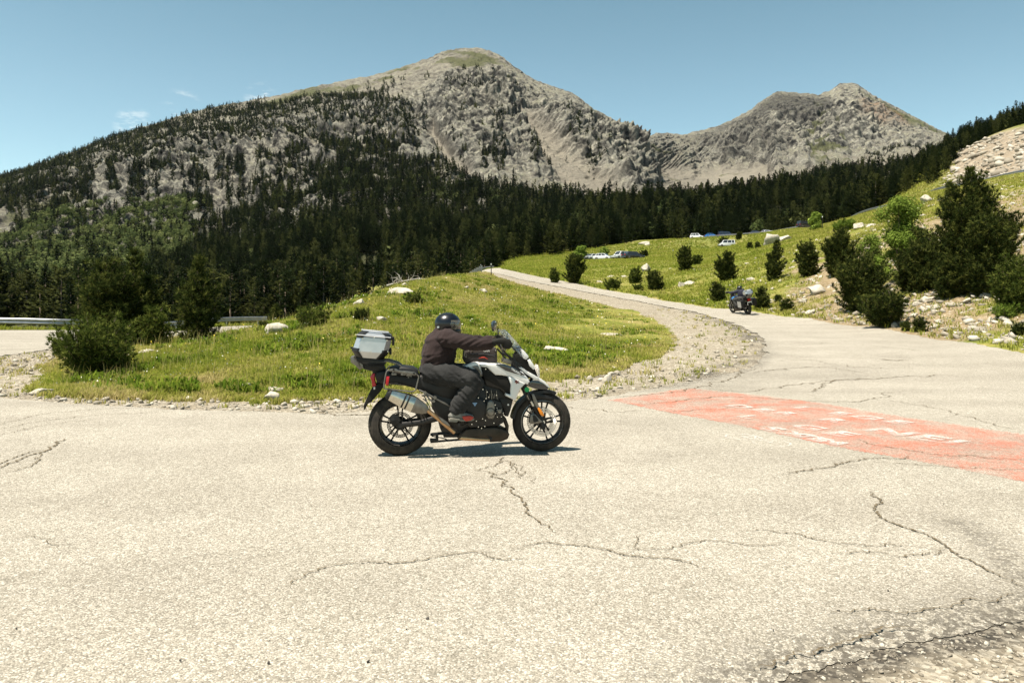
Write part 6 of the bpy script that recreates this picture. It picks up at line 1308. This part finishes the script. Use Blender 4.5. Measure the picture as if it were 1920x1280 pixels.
rider = make_person('person in a dark helmet, brown jacket and black trousers riding the white motorcycle', M_JKT, M_TRS, NT('dark_blue_helmet').set(col=(.003, .004, .007), rough=.28, coat=.05).m, grime('grey_boot', (.06, .06, .055), (.19, .185, .165), .75), MT['gum'])
rider.location = bike.location; rider.rotation_euler = bike.rotation_euler
# tank bag: strapped on the tank, a thing of its own
tb = empty('tank_bag', bike.location, BYAW); tag(tb, 'black zipped tank bag with a red flash and pale letters, on the white tank', 'tank bag')
b = MB(); b.prism(PL([(952, 430), (960, 398), (1000, 388), (1100, 382), (1195, 378), (1206, 400), (1208, 488), (1150, 498), (1040, 494), (1000, 502), (962, 498), (948, 470)], -.10), .11, -.125, .035, seg=4); b.build('pouch', m_cloth('bag_cloth', (.02, .018, .018), (.065, .055, .052), ws=8, bs=.7), tb, 50)
b = MB(); b.prism(PL([(1062, 463), (1085, 450), (1105, 447), (1132, 464), (1136, 470), (1110, 458), (1085, 459)], -.128), -.118, -.130, .001); b.build('red_flash', MT['gum'], tb)
b = MB(); b.tube([L3(972, 428, -.127), L3(1030, 425, -.128), L3(1110, 424, -.128), L3(1190, 440, -.126)], .004, 6); b.tube([L3(958, 400, -.12), L3(952, 430, -.122), L3(962, 452, -.124), L3(968, 440, -.124)], .005, 6, m=1)
for u, v in ((965, 398), (985, 404), (1012, 404), (1195, 402), (966, 448)): p = L3(u, v, -.128); b.ell(p, (.008, .005, .009), m=1, u=8, w=6)
b.build('zip', [MT['gloss'], MT['grey']], tb)
text_obj('lettering', 'GIVI', .032, L3(1124, 404, -.1285), (R(90), R(3), 0), MT['letter'], tb, sx=1.1)
# ==SECOND
# ================================================================== the second motorcycle further up the bend
p2 = G(1403, 590.5); hd = Vector((-.22, .975, 0)); hd.normalize(); s2 = 1.0
b2 = make_bike('distant dark motorcycle with boxy silver luggage, ridden away uphill on the bend', body=mat('dark_blue_paint', (.02, .03, .06), .3), accent=mat('light_blue_panel', (.05, .30, .62), .3), nse=False)
q2 = p2 + hd * WB; q2.z = float(H(q2.x, q2.y)); pitch = math.atan2(q2.z - p2.z, WB)
r2 = make_person('distant person in black and blue riding away on the dark motorcycle', m_cloth('dark_jacket', (.012, .014, .02), (.04, .04, .06)), m_cloth('pale_trousers', (.03, .03, .03), (.09, .088, .08)), NT('black_helmet').set(col=(.012, .013, .014), rough=.3).m, MT['matte'], MT['black'], full=False)
M2 = Matrix.Translation(p2 + Vector((0, 0, ROADZ))) @ Matrix.Rotation(math.atan2(hd.y, hd.x), 4, 'Z') @ Matrix.Rotation(-pitch, 4, 'Y') @ Matrix.Rotation(R(-11), 4, 'X')
b2.matrix_world = M2; r2.matrix_world = M2
for sg in (1, -1):
    b = MB(); b.box((-.02, sg * .33, .62), (.46, .20, .36), None, 0, .03); pc = b.build('pannier', MT['alu'], b2); b = MB()
    for dx in (-.2, .2): b.box((-.02 + dx, sg * .33, .62), (.08, .212, .372), None, 0, .03)
    b.box((-.02, sg * .33, .78), (.47, .208, .04), None, 0, .01); b.build('pannier_frame', MT['black'], pc)
b = MB(); b.box((.30, .12, .86), (.10, .05, .06), None, 0, .01); b = MB(); b.prism([(.62, .78), (.95, .92), (1.12, .86), (1.02, .70), (.74, .68)], .13, .20, .02); b.prism([(.62, .78), (.95, .92), (1.12, .86), (1.02, .70), (.74, .68)], -.13, -.24, .02); b.build('blue_panel', mat('sky_blue_panel', (.03, .24, .60), .35), b2)
b = MB(); b.box((-.30, 0, .62), (.012, .24, .17), (0, R(-15), 0), 0, .002); npl = b.build('number_plate', mat('plate_white', (.7, .7, .66), .4), b2)
# ================================================================== GUARDRAILS, POSTS, CARS, ROAD MARKS
M_GALV = grime('galvanised_steel', (.20, .21, .22), (.34, .35, .36), .45, .8, 3); M_GALVD = grime('weathered_steel', (.10, .11, .11), (.26, .27, .27), .6, .5, 3)
def resample(P, step):
    P = [Vector(p) for p in P]; out = [P[0]]; acc = 0
    for a, b in zip(P[:-1], P[1:]):
        L = (b - a).length; d = step - acc
        while d < L: out.append(a.lerp(b, d / L)); d += step
        acc = (acc + L) % step
    out.append(P[-1]); return out
def smoothc(P, n=6):
    P = [Vector(p) for p in P]; Q = []
    for i in range(len(P) - 1):
        p0, p1, p2, p3 = P[max(i-1, 0)], P[i], P[i+1], P[min(i+2, len(P)-1)]
        for k in range(n): t = k / n; Q.append(.5 * ((2*p1) + (p2-p0)*t + (2*p0-5*p1+4*p2-p3)*t*t + (3*p1-p0-3*p2+p3)*t**3))
    Q.append(P[-1]); return Q
def guardrail(label, pts, mt, hgt=.62, beam=.32, step=4.0, flip=1):
    C_ = smoothc([(x, y, 0) for x, y in pts]); C_ = resample(C_, 1.0); C_ = [Vector((p.x, p.y, float(H(p.x, p.y)))) for p in C_]
    zs = np.array([p.z for p in C_]); zs = gblur(zs, 3, 0) if len(zs) > 8 else zs
    root = empty('guardrail', C_[0]); tag(root, label, 'guardrail'); o0 = C_[0]
    prof = [(0, -.5), (.02, -.5), (.075, -.32), (.075, -.22), (.02, -.06), (.02, .06), (.075, .22), (.075, .32), (.02, .5), (0, .5)]
    rows = []
    for i, p in enumerate(C_):
        t = (C_[min(i+1, len(C_)-1)] - C_[max(i-1, 0)]); t.z = 0; t.normalize(); n = Vector((t.y, -t.x, 0)) * flip
        rows.append([tuple(Vector((p.x, p.y, zs[i] + hgt)) - o0 + n * a + Vector((0, 0, b * beam))) for a, b in prof])
    b = MB(); b.sheet(rows, .006); b.build('beam', mt, root, 60)
    for i in range(0, len(C_), int(step)):
        p = C_[i] - o0; p.z = zs[i] - o0.z; t = (C_[min(i+1, len(C_)-1)] - C_[max(i-1, 0)]); a = math.atan2(t.y, t.x)
        if i == 0: pb = MB(); pb.box((0, 0, .32), (.06, .10, .86), None, 0, .006); po = pb.build('post', mt, root); pm_ = po.data
        else: po = bpy.data.objects.new('post', pm_); COL.objects.link(po); po.parent = root
        nn = Vector((t.y, -t.x, 0)).normalized() * flip; po.location = p - nn * .06; po.rotation_euler = (0, 0, a)
    return root
guardrail('long galvanised guardrail beside the lower road at the left edge', [V2(-900, 44), V2(-300, 46), V2(0, 48.2), V2(130, 49.4), V2(280, 55.5), V2(420, 66.5), V2(500, 71.5)], M_GALV, .66, .40)
guardrail('short curved guardrail round the top of the bend on the mound', [V2(926, 109), V2(908, 107.5), V2(890, 103), V2(880, 96), V2(878, 90), V2(883, 84), V2(893, 79), V2(904, 74.5)], M_GALVD, .58, .36, 2, -1)
guardrail('straight guardrail in front of the upper car park', [V2(1330, 236.5), V2(1400, 236.2), V2(1452, 235.5), V2(1500, 225)], M_GALV, .6, .34)
guardrail('long guardrail climbing the hillside to the right edge', [V2(1556, 196), V2(1600, 172), V2(1670, 142), V2(1750, 116), V2(1830, 104), V2(1920, 95.5), V2(2200, 82)], M_GALV, .62, .36)
def post(name, cat, label, px, base, top, r0, mt, plate=None):
    p = G(px, base); h = (base - top) / FPX * p.y; root = empty(name, p); tag(root, label, cat); b = MB(); b.cyl((0, 0, -.1), (0, 0, h), r0, n=8); b.cyl((0, 0, h * .8), (0, 0, h * .88), r0 * 1.15, n=8, m=1); b.build('pole', [mt, MT['letter']], root)
    if plate: b = MB(); b.box((0, -.04, h - plate[1] / 2), (plate[0], .02, plate[1]), None, 0, .004); b.build('plate', plate[2], root)
    return root
post('snow_pole', 'pole', 'tall thin dark marker pole beside the upper road near the rail end', 921, 518, 491, .035, MT['matte'])
post('snow_pole', 'pole', 'shorter thin marker pole in front of the curved guardrail', 901.5, 509, 494, .03, MT['matte'])
post('road_sign', 'sign', 'small pale blue sign on a short post by the pine at the bend', 1084, 525, 508, .04, MT['grey'], (.36, .42, mat('sign_blue', (.30, .48, .66), .4)))
post('snow_pole', 'pole', 'thin dark pole standing alone on the meadow left of the oval pine shrub', 1262, 487, 466, .03, MT['matte'])
post('lamp_pole', 'pole', 'thin tall dark pole by the pale green tree above the car park', 1542, 431, 402, .05, MT['matte'])
# dead fallen tree on the crest
p = PD(762, 44); root = tag(empty('dead_tree', p), 'bleached dead tree lying at the forest edge behind the mound crest', 'dead tree'); b = MB(); rd_ = random.Random(4)
b.tube([(-1.2, .3, .1), (-.2, .1, .35), (.7, 0, .5), (1.4, -.1, .45)], [.06, .05, .04, .015], 6)
for k in range(14): x = rd_.uniform(-1, 1.1); a = rd_.uniform(.4, 2.7); l = rd_.uniform(.3, .9); b.tube([(x, .1, .3), (x + l * .5 * math.cos(a), .1 + rd_.uniform(-.2, .2), .35 + l * .5 * math.sin(a)), (x + l * math.cos(a + .3), rd_.uniform(-.3, .3), .3 + l * math.sin(a + .3))], [.022, .015, .005], 4)
b.build('branches', grime('dead_wood', (.2, .185, .16), (.36, .34, .30), .9), root)
# ---- cars
MW = MT['tyre']; M_GLS = NT('car_glass').set(col=(.02, .025, .03), rough=.08, spec=.6).m
def car(label, px, base, head, kind, paint, D=None, group=None, dz=0.0):
    p = G(px, base) if D is None else PD(px, D); root = empty('parked_car', p + Vector((0, 0, .02 + dz)), R(head)); tag(root, label, 'car', group)
    L, Wd, Hh = {'hatch': (4.1, 1.74, 1.46), 'suv': (4.4, 1.82, 1.68), 'van': (4.7, 1.86, 1.92)}[kind]; h2 = L / 2
    wl = .98 if kind == 'van' else .88; f0 = {'hatch': (.30, .10, -.28, -.42), 'suv': (.28, .12, -.40, -.47), 'van': (.36, .22, -.46, -.49)}[kind]
    b = MB(); body = [(-h2, .35), (-h2 + .03, .85), (-h2 + .12, wl + .04), (L * f0[3], wl + .06), (L * f0[0], wl + .02), (h2 - .35, wl - .16), (h2 - .04, .66), (h2, .42), (h2 - .1, .24), (-h2 + .1, .24)]
    b.prism(body, -Wd / 2 + .02, Wd / 2, .05); b.prism(body, Wd / 2 - .04, -Wd / 2, .05)
    def q(x, z, y): return (x, y, z)
    r0, r1 = Wd / 2 - .06, Wd / 2 - .22
    base_ = [(L * f0[0], wl), (L * f0[3], wl)]; roof = [(L * f0[1], Hh), (L * f0[2], Hh)]
    V = [q(base_[0][0], wl, -r0), q(base_[0][0], wl, r0), q(base_[1][0], wl, r0), q(base_[1][0], wl, -r0), q(roof[0][0], Hh - .04, -r1), q(roof[0][0], Hh - .04, r1), q(roof[1][0], Hh, r1), q(roof[1][0], Hh, -r1)]
    b.add(V, [(0, 1, 5, 4), (1, 2, 6, 5), (2, 3, 7, 6), (3, 0, 4, 7), (4, 5, 6, 7)]); bo = b.build('body', paint, root)
    Vv = [Vector(v) for v in V]
    def win(i0, i1, i2, i3, u0, u1, w0, w1, nm='window'):
        P = []
        a, b_, c, d = Vv[i0], Vv[i1], Vv[i2], Vv[i3]
        nrm = (b_ - a).cross(d - a).normalized(); ctr = sum(Vv, Vector()) / 8
        if nrm.dot((a + c) / 2 - ctr) < 0: nrm = -nrm
        for (u, w) in ((u0, w0), (u1, w0), (u1, w1), (u0, w1)): P.append(a.lerp(b_, u).lerp(d.lerp(c, u), w) + nrm * .012)
        m = MB(); m.add(P + [x - nrm * .02 for x in P], [(0, 1, 2, 3), (7, 6, 5, 4), (0, 4, 5, 1), (1, 5, 6, 2), (2, 6, 7, 3), (3, 7, 4, 0)]); m.build(nm, M_GLS, root, smooth=False)
    win(0, 1, 5, 4, .07, .93, .1, .92, 'windscreen'); win(2, 3, 7, 6, .08, .92, .2, .9, 'rear_window')
    for a in ((1, 2, 6, 5), (0, 3, 7, 4)):
        for u0, u1 in ((.08, .40), (.44, .72), (.76, .94)): win(*a, u0, u1, .12, .88)
    for x in (-h2 + .82, h2 - .85):
        for y in (-Wd / 2 + .09, Wd / 2 - .09): w = MB(); s = 1 if y > 0 else -1; w.lathe([(0, -.10), (.30, -.10), (.33, -.05), (.33, .05), (.30, .10), (0, .10)], (x, y + s * .025, .33), 22); w.lathe([(0, s * .115), (.19, s * .112), (.21, s * .10)], (x, y + s * .025, .33), 16, m=1); w.build('wheel', [MW, MT['grey']], root)
    for y in (-Wd / 2 + .28, Wd / 2 - .28): m = MB(); m.box((h2 - .06, y, .66), (.14, .34, .15), None, 0, .02); m.build('headlight', MT['bolt'], root); m = MB(); m.box((-h2 + .04, y, .84), (.10, .24, .2), None, 0, .02); m.build('tail_light', MT['red'], root)
    return root
def paint(n, c): return NT(n).set(col=c, rough=.25, coat=.7, spec=.5).m
PW, PS, PB, PK, PDB, PT = paint('car_white', (.60, .61, .62)), paint('car_silver', (.50, .52, .54)), paint('car_blue', (.02, .13, .38)), paint('car_black', (.02, .02, .022)), paint('car_dark_blue', (.02, .035, .08)), paint('car_pale_blue', (.42, .56, .60))
car('silver hatchback, leftmost of the lower row of parked cars', 1094, 488.0, 205, 'hatch', PS); car('white hatchback, second from the left in the lower row', 1111, 488.0, 215, 'hatch', PW); car('white car, third from the left in the lower row', 1131, 487.6, 330, 'hatch', PW)
car('white sport utility car in the lower row, seen from its side and front', 1164, 486.5, 215, 'suv', PW); car('black car, rightmost of the lower row', 1187, 486.5, 20, 'hatch', PK)
car('white sport utility car, leftmost in the upper car park', 1307, 443, 335, 'suv', PW, D=246); car('blue hatchback next to the white car in the upper car park', 1333, 443, 350, 'hatch', PB, D=246); car('dark van with a roof load in the upper car park', 1360, 443, 5, 'van', PDB, D=247)
car('dark blue car half hidden behind the upper car park rail', 1417, 443, 350, 'hatch', PDB, D=243); car('silver car right of the dark blue one in the upper car park', 1438, 443, 20, 'hatch', PS, D=243); car('dark van with a pale front under the trees above the boulder', 1509, 438, 20, 'van', PK, D=222)
car('white van standing alone in the dip of the meadow', 1362, 475, 178, 'van', PW, D=216, dz=-.15)
# ---- marks on the road surface
def surf(x, y, dz): return H(x, y) + .02 + .008 * fbm(np.asarray(x) * .8, np.asarray(y) * .8, 2, 3) + dz
RP = [(1137,753),(1195,743),(1262,733),(1300,730),(1345,735),(1430,744),(1540,758),(1700,785),(1920,817),(2060,838),(2060,945),(1920,909),(1740,874),(1560,841),(1380,801),(1250,776)]
RPW = [W2(G(*p)) for p in RP]
def m_paint(name, col, lo, hi, sc=2.2):
    m = NT(name); c = m.co('Object'); w = m.math('ADD', m.math('MULTIPLY', m.noise(sc, 5, .65), .65), m.math('MULTIPLY', m.noise(26, 4, .75), .5)); v = m.n('ShaderNodeSeparateColor', {0: m.vor(95, out='Color')}).outputs[1]
    w = m.math('ADD', w, m.math('MULTIPLY', v, .16)); a = m.ramp(w, (lo, .95), (hi, .10)); m.set(col=m.mix(m.ramp(m.noise(1.1, 4, .6), (.3, 0.), (.75, .45)), col, tuple(min(1, x * .6 + .12) for x in col)), rough=.8, spec=.2, alpha=a); return m.m
M_RED = m_paint('faded_red_paint', (.58, .145, .08), .36, .70); M_WHT = m_paint('faded_white_paint', (.70, .68, .64), .38, .66)
g_p = np.arange(1110, 2080, 5.0); g_d = np.exp(np.linspace(math.log(5.8), math.log(14.6), 150)); P_, D_ = np.meshgrid(g_p, g_d); x = (P_ - CX) / FPX * D_; s = poly_sd(RPW, x, D_) + .02 * fbm(x * 6, D_ * 6, 3, 2)
kp = s > 0; F = grid_faces(*P_.shape)[(kp[:-1, :-1] & kp[1:, :-1] & kp[:-1, 1:] & kp[1:, 1:]).ravel()]
red = mesh_np('red_paint', np.stack([x, D_, surf(x, D_, .006)], -1).reshape(-1, 3), F, [M_RED], road)
ta = math.atan2(-.87, .48)
for ch, px, py, sz in (('L', 1506, 768, .42), ('E', 1572, 778, .42), ('G', 1622, 786, .46), ('E', 1682, 795, .44), ('D', 1386, 765, .44), ('E', 1428, 772, .42), ('R', 1472, 778, .40), ('L', 1402, 785, .40), ('R', 1560, 791, .44), ('G', 1515, 805, .46), ('E', 1575, 817, .50), ('N', 1668, 813, .58), ('E', 1738, 825, .58), ('S', 1447, 809, .40), ('X', 1490, 818, .34), ('T', 1512, 823, .32), ('E', 1534, 828, .32), ('M', 1558, 833, .32), ('I', 1790, 833, .5)):
    p = G(px, py); o = text_obj('painted_letter', ch, sz, (p.x, p.y, float(surf(p.x, p.y, .011))), (0, 0, ta), M_WHT, red, ext=.0, sx=1.25, off=.022)
    b = bmesh.new(); b.from_mesh(o.data)
    for v in b.verts: v.co.x += .012 * math.sin(v.co.y * 40 + px); v.co.z = 0
    b.to_mesh(o.data); b.free(); so_ = o.modifiers.new('w', 'SOLIDIFY'); so_.thickness = .001
bc = MB(); c0, c1 = G(1392, 823), G(1447, 835); z_ = float(surf(c0.x, c0.y, .010))
def flatring(c, r0):
    pts = []; n = 36
    for i in range(n): a = 2 * math.pi * i / n; w = .012; pts.append(((c.x + (r0 - w) * math.cos(a), c.y + (r0 - w) * math.sin(a), z_), (c.x + (r0 + w) * math.cos(a), c.y + (r0 + w) * math.sin(a), z_)))
    V = [q for p in pts for q in p]; bc.add(V, [(2*i, 2*i+1, (2*i+3) % (2*n), (2*i+2) % (2*n)) for i in range(n)])
flatring(c0, .19); flatring(c1, .20)
def flatbar(a, b_, w=.012):
    t = (b_ - a).normalized(); n = Vector((-t.y, t.x, 0)) * w; bc.add([a - n, b_ - n, b_ + n, a + n], [(0, 1, 2, 3)])
m0 = (c0 + c1) / 2 + Vector((.0, .06, 0)); m1 = (c0 + c1) / 2 + Vector((.08, .28, 0))
for v in (c0, c1, m0, m1): v.z = z_
for a, b_ in ((c0, m0), (m0, c1), (c0, m1), (m1, c1), (m0, m1), (c1, c1 + Vector((.12, .34, 0)))): flatbar(a, b_)
bc.build('painted_bicycle', M_WHT, road, smooth=False)
M_CRK = NT('crack'); M_CRK.set(col=M_CRK.ramp(M_CRK.noise(30, 4, .7), (.3, (.055, .043, .027)), (.7, (.17, .138, .092))), rough=1.0, spec=.05, alpha=M_CRK.ramp(M_CRK.noise(18, 5, .8), (.36, .5), (.50, 1.))); M_CRK = M_CRK.m
CR = [(1.2,[(870,886),(915,888),(935,900),(958,925),(985,950),(990,968),(1012,985),(1035,1000),(1042,1012)]),(.8,[(947,858),(930,875),(905,882),(893,889)]),(.7,[(930,875),(950,868),(968,885),(975,902)]),(.7,[(915,888),(935,893),(955,886),(962,868)]),(.5,[(962,870),(985,890),(1000,912)]),
 (1.1,[(545,1112),(580,1080),(640,1065),(700,1060),(775,1060),(830,1048),(895,1042),(920,1052),(950,1056),(1000,1053)]),(1.1,[(960,1033),(1015,1024),(1085,1030),(1140,1038),(1170,1048),(1240,1052),(1290,1060),(1335,1078)]),(.7,[(1170,1037),(1260,1035),(1300,1022),(1350,1020),(1410,1028),(1470,1027)]),(.8,[(1385,1000),(1480,1003),(1540,1018),(1600,1026),(1660,1030),(1740,1030)]),
 (1.4,[(1635,925),(1650,945),(1642,960),(1660,980),(1690,993),(1740,1010),(1780,1035),(1830,1065),(1880,1090),(1920,1110)]),(1.2,[(1465,895),(1520,885),(1570,877),(1600,868),(1650,863),(1690,865),(1700,858)]),(1.5,[(-20,890),(30,868),(60,856),(95,845),(120,825)]),(.9,[(-10,878),(20,865),(60,850),(90,848)]),(.9,[(0,892),(50,880),(75,865),(80,850)]),
 (.7,[(-20,800),(80,780),(180,770),(300,766),(420,772)]),(.7,[(-20,812),(60,796),(140,785),(230,778),(320,774)]),(.5,[(-20,822),(80,800),(180,790)]),(1.0,[(1140,746),(1200,744),(1260,737),(1330,724),(1380,708),(1425,690)]),(1.0,[(1180,762),(1250,757),(1330,747),(1400,747),(1500,753),(1600,756),(1640,748),(1700,735)]),(.9,[(1330,730),(1400,737),(1470,726),(1560,716),(1640,712),(1750,705),(1850,712)]),(1.0,[(1515,738),(1540,728),(1570,714),(1650,712)]),(.8,[(1400,702),(1480,692),(1560,692),(1620,702)]),(2.0,[(1650,675),(1675,677),(1705,677)]),
 (.7,[(1640,750),(1750,767),(1870,802),(1920,808)]),(.9,[(1590,826),(1700,848),(1800,860),(1930,866)]),(.8,[(1640,870),(1680,873),(1800,880),(1925,885)]),(2.0,[(590,776),(650,781),(720,779)]),(.7,[(1040,762),(1140,775),(1200,772)]),(1.2,[(1410,1262),(1480,1238),(1560,1222),(1640,1192),(1720,1184)]),(.9,[(1560,1160),(1640,1150),(1700,1160),(1790,1140),(1920,1120)]),(.7,[(1250,655+120),(1330,770),(1420,762)]),(.6,[(1200,1010),(1190,1030),(1200,1040)]),(.9,[(1780,1035),(1700,1052),(1640,1040),(1560,1045)]),(.6,[(20,1020),(60,1010),(110,1035)]),(.6,[(1450,680),(1520,676),(1600,690),(1700,692)]),(.6,[(1480,650),(1560,645),(1650,650),(1760,662)])]
rc = random.Random(5)
for w0, pl in CR:
    P = [Vector((G(*p).x, G(*p).y, 0)) for p in pl]; P = smoothc(P, 3)
    for it in range(4):
        Q = [P[0]]
        for a, b_ in zip(P[:-1], P[1:]):
            d = b_ - a
            if d.length > .02: Q.append((a + b_) / 2 + Vector((-d.y, d.x, 0)) * rc.gauss(0, .19))
            Q.append(b_)
        P = Q
    V = []; F = []; n = len(P)
    for i, p in enumerate(P):
        t = P[min(i+1, n-1)] - P[max(i-1, 0)]; t.normalize(); f = i / (n - 1); w = w0 * (.0021 + .00065 * p.y) * min(1, 6 * f + .15, 6 * (1 - f) + .15) * rc.uniform(.35, 1.5)
        nn = Vector((-t.y, t.x, 0)) * w; V += [(p.x - nn.x, p.y - nn.y), (p.x + nn.x, p.y + nn.y)]
        if i: F.append((2*i-2, 2*i, 2*i+1, 2*i-1))
    V = np.array(V); z = surf(V[:, 0], V[:, 1], .0085); mesh_np('crack', np.column_stack([V, z]), np.array(F), [M_CRK], road, smooth=False)
M_PEB = mat('dark_pebble', (.035, .03, .025), .8)
for i, (px, py, s) in enumerate([(802,1168,8),(338,1247,6),(504,1252,8),(676,1135,4),(751,1136,4),(1572,1153,7),(1665,1115,6),(762,1188,5),(505,1210,4),(690,1250,9),(1107,1081,4),(30,1187,5),(1450,1190,5),(318,830,3),(1770,950,3)]):
    p = G(px, py); v, f = rock_geo(900 + i, 2, .3); sz = s / 2 / FPX * p.y; o = mesh_np('pebble', v * sz, f, [M_PEB]); o.location = p + Vector((0, 0, .022 + sz * .4)); tag(o, 'small dark pebble lying loose on the pale asphalt', 'pebble', 'dark pebbles on the asphalt')
# ================================================================== THIN BLUE AIR
b = MB(); b.box((0, 3800, 1190), (16000, 8600, 2500)); hz_ = b.build('haze', [], None, smooth=False); hm = bpy.data.materials.new('haze'); hm.use_nodes = True; hn_ = hm.node_tree; hn_.nodes.remove(hn_.nodes['Principled BSDF'])
pv = hn_.nodes.new('ShaderNodeVolumePrincipled'); pv.inputs['Color'].default_value = (.80, .88, 1.0, 1); pv.inputs['Density'].default_value = .000009; pv.inputs['Anisotropy'].default_value = .2
hn_.links.new(pv.outputs[0], hn_.nodes['Material Output'].inputs['Volume']); hz_.data.materials.append(hm); tag(hz_, 'thin blue summer air over the whole valley', 'haze', kind='stuff')
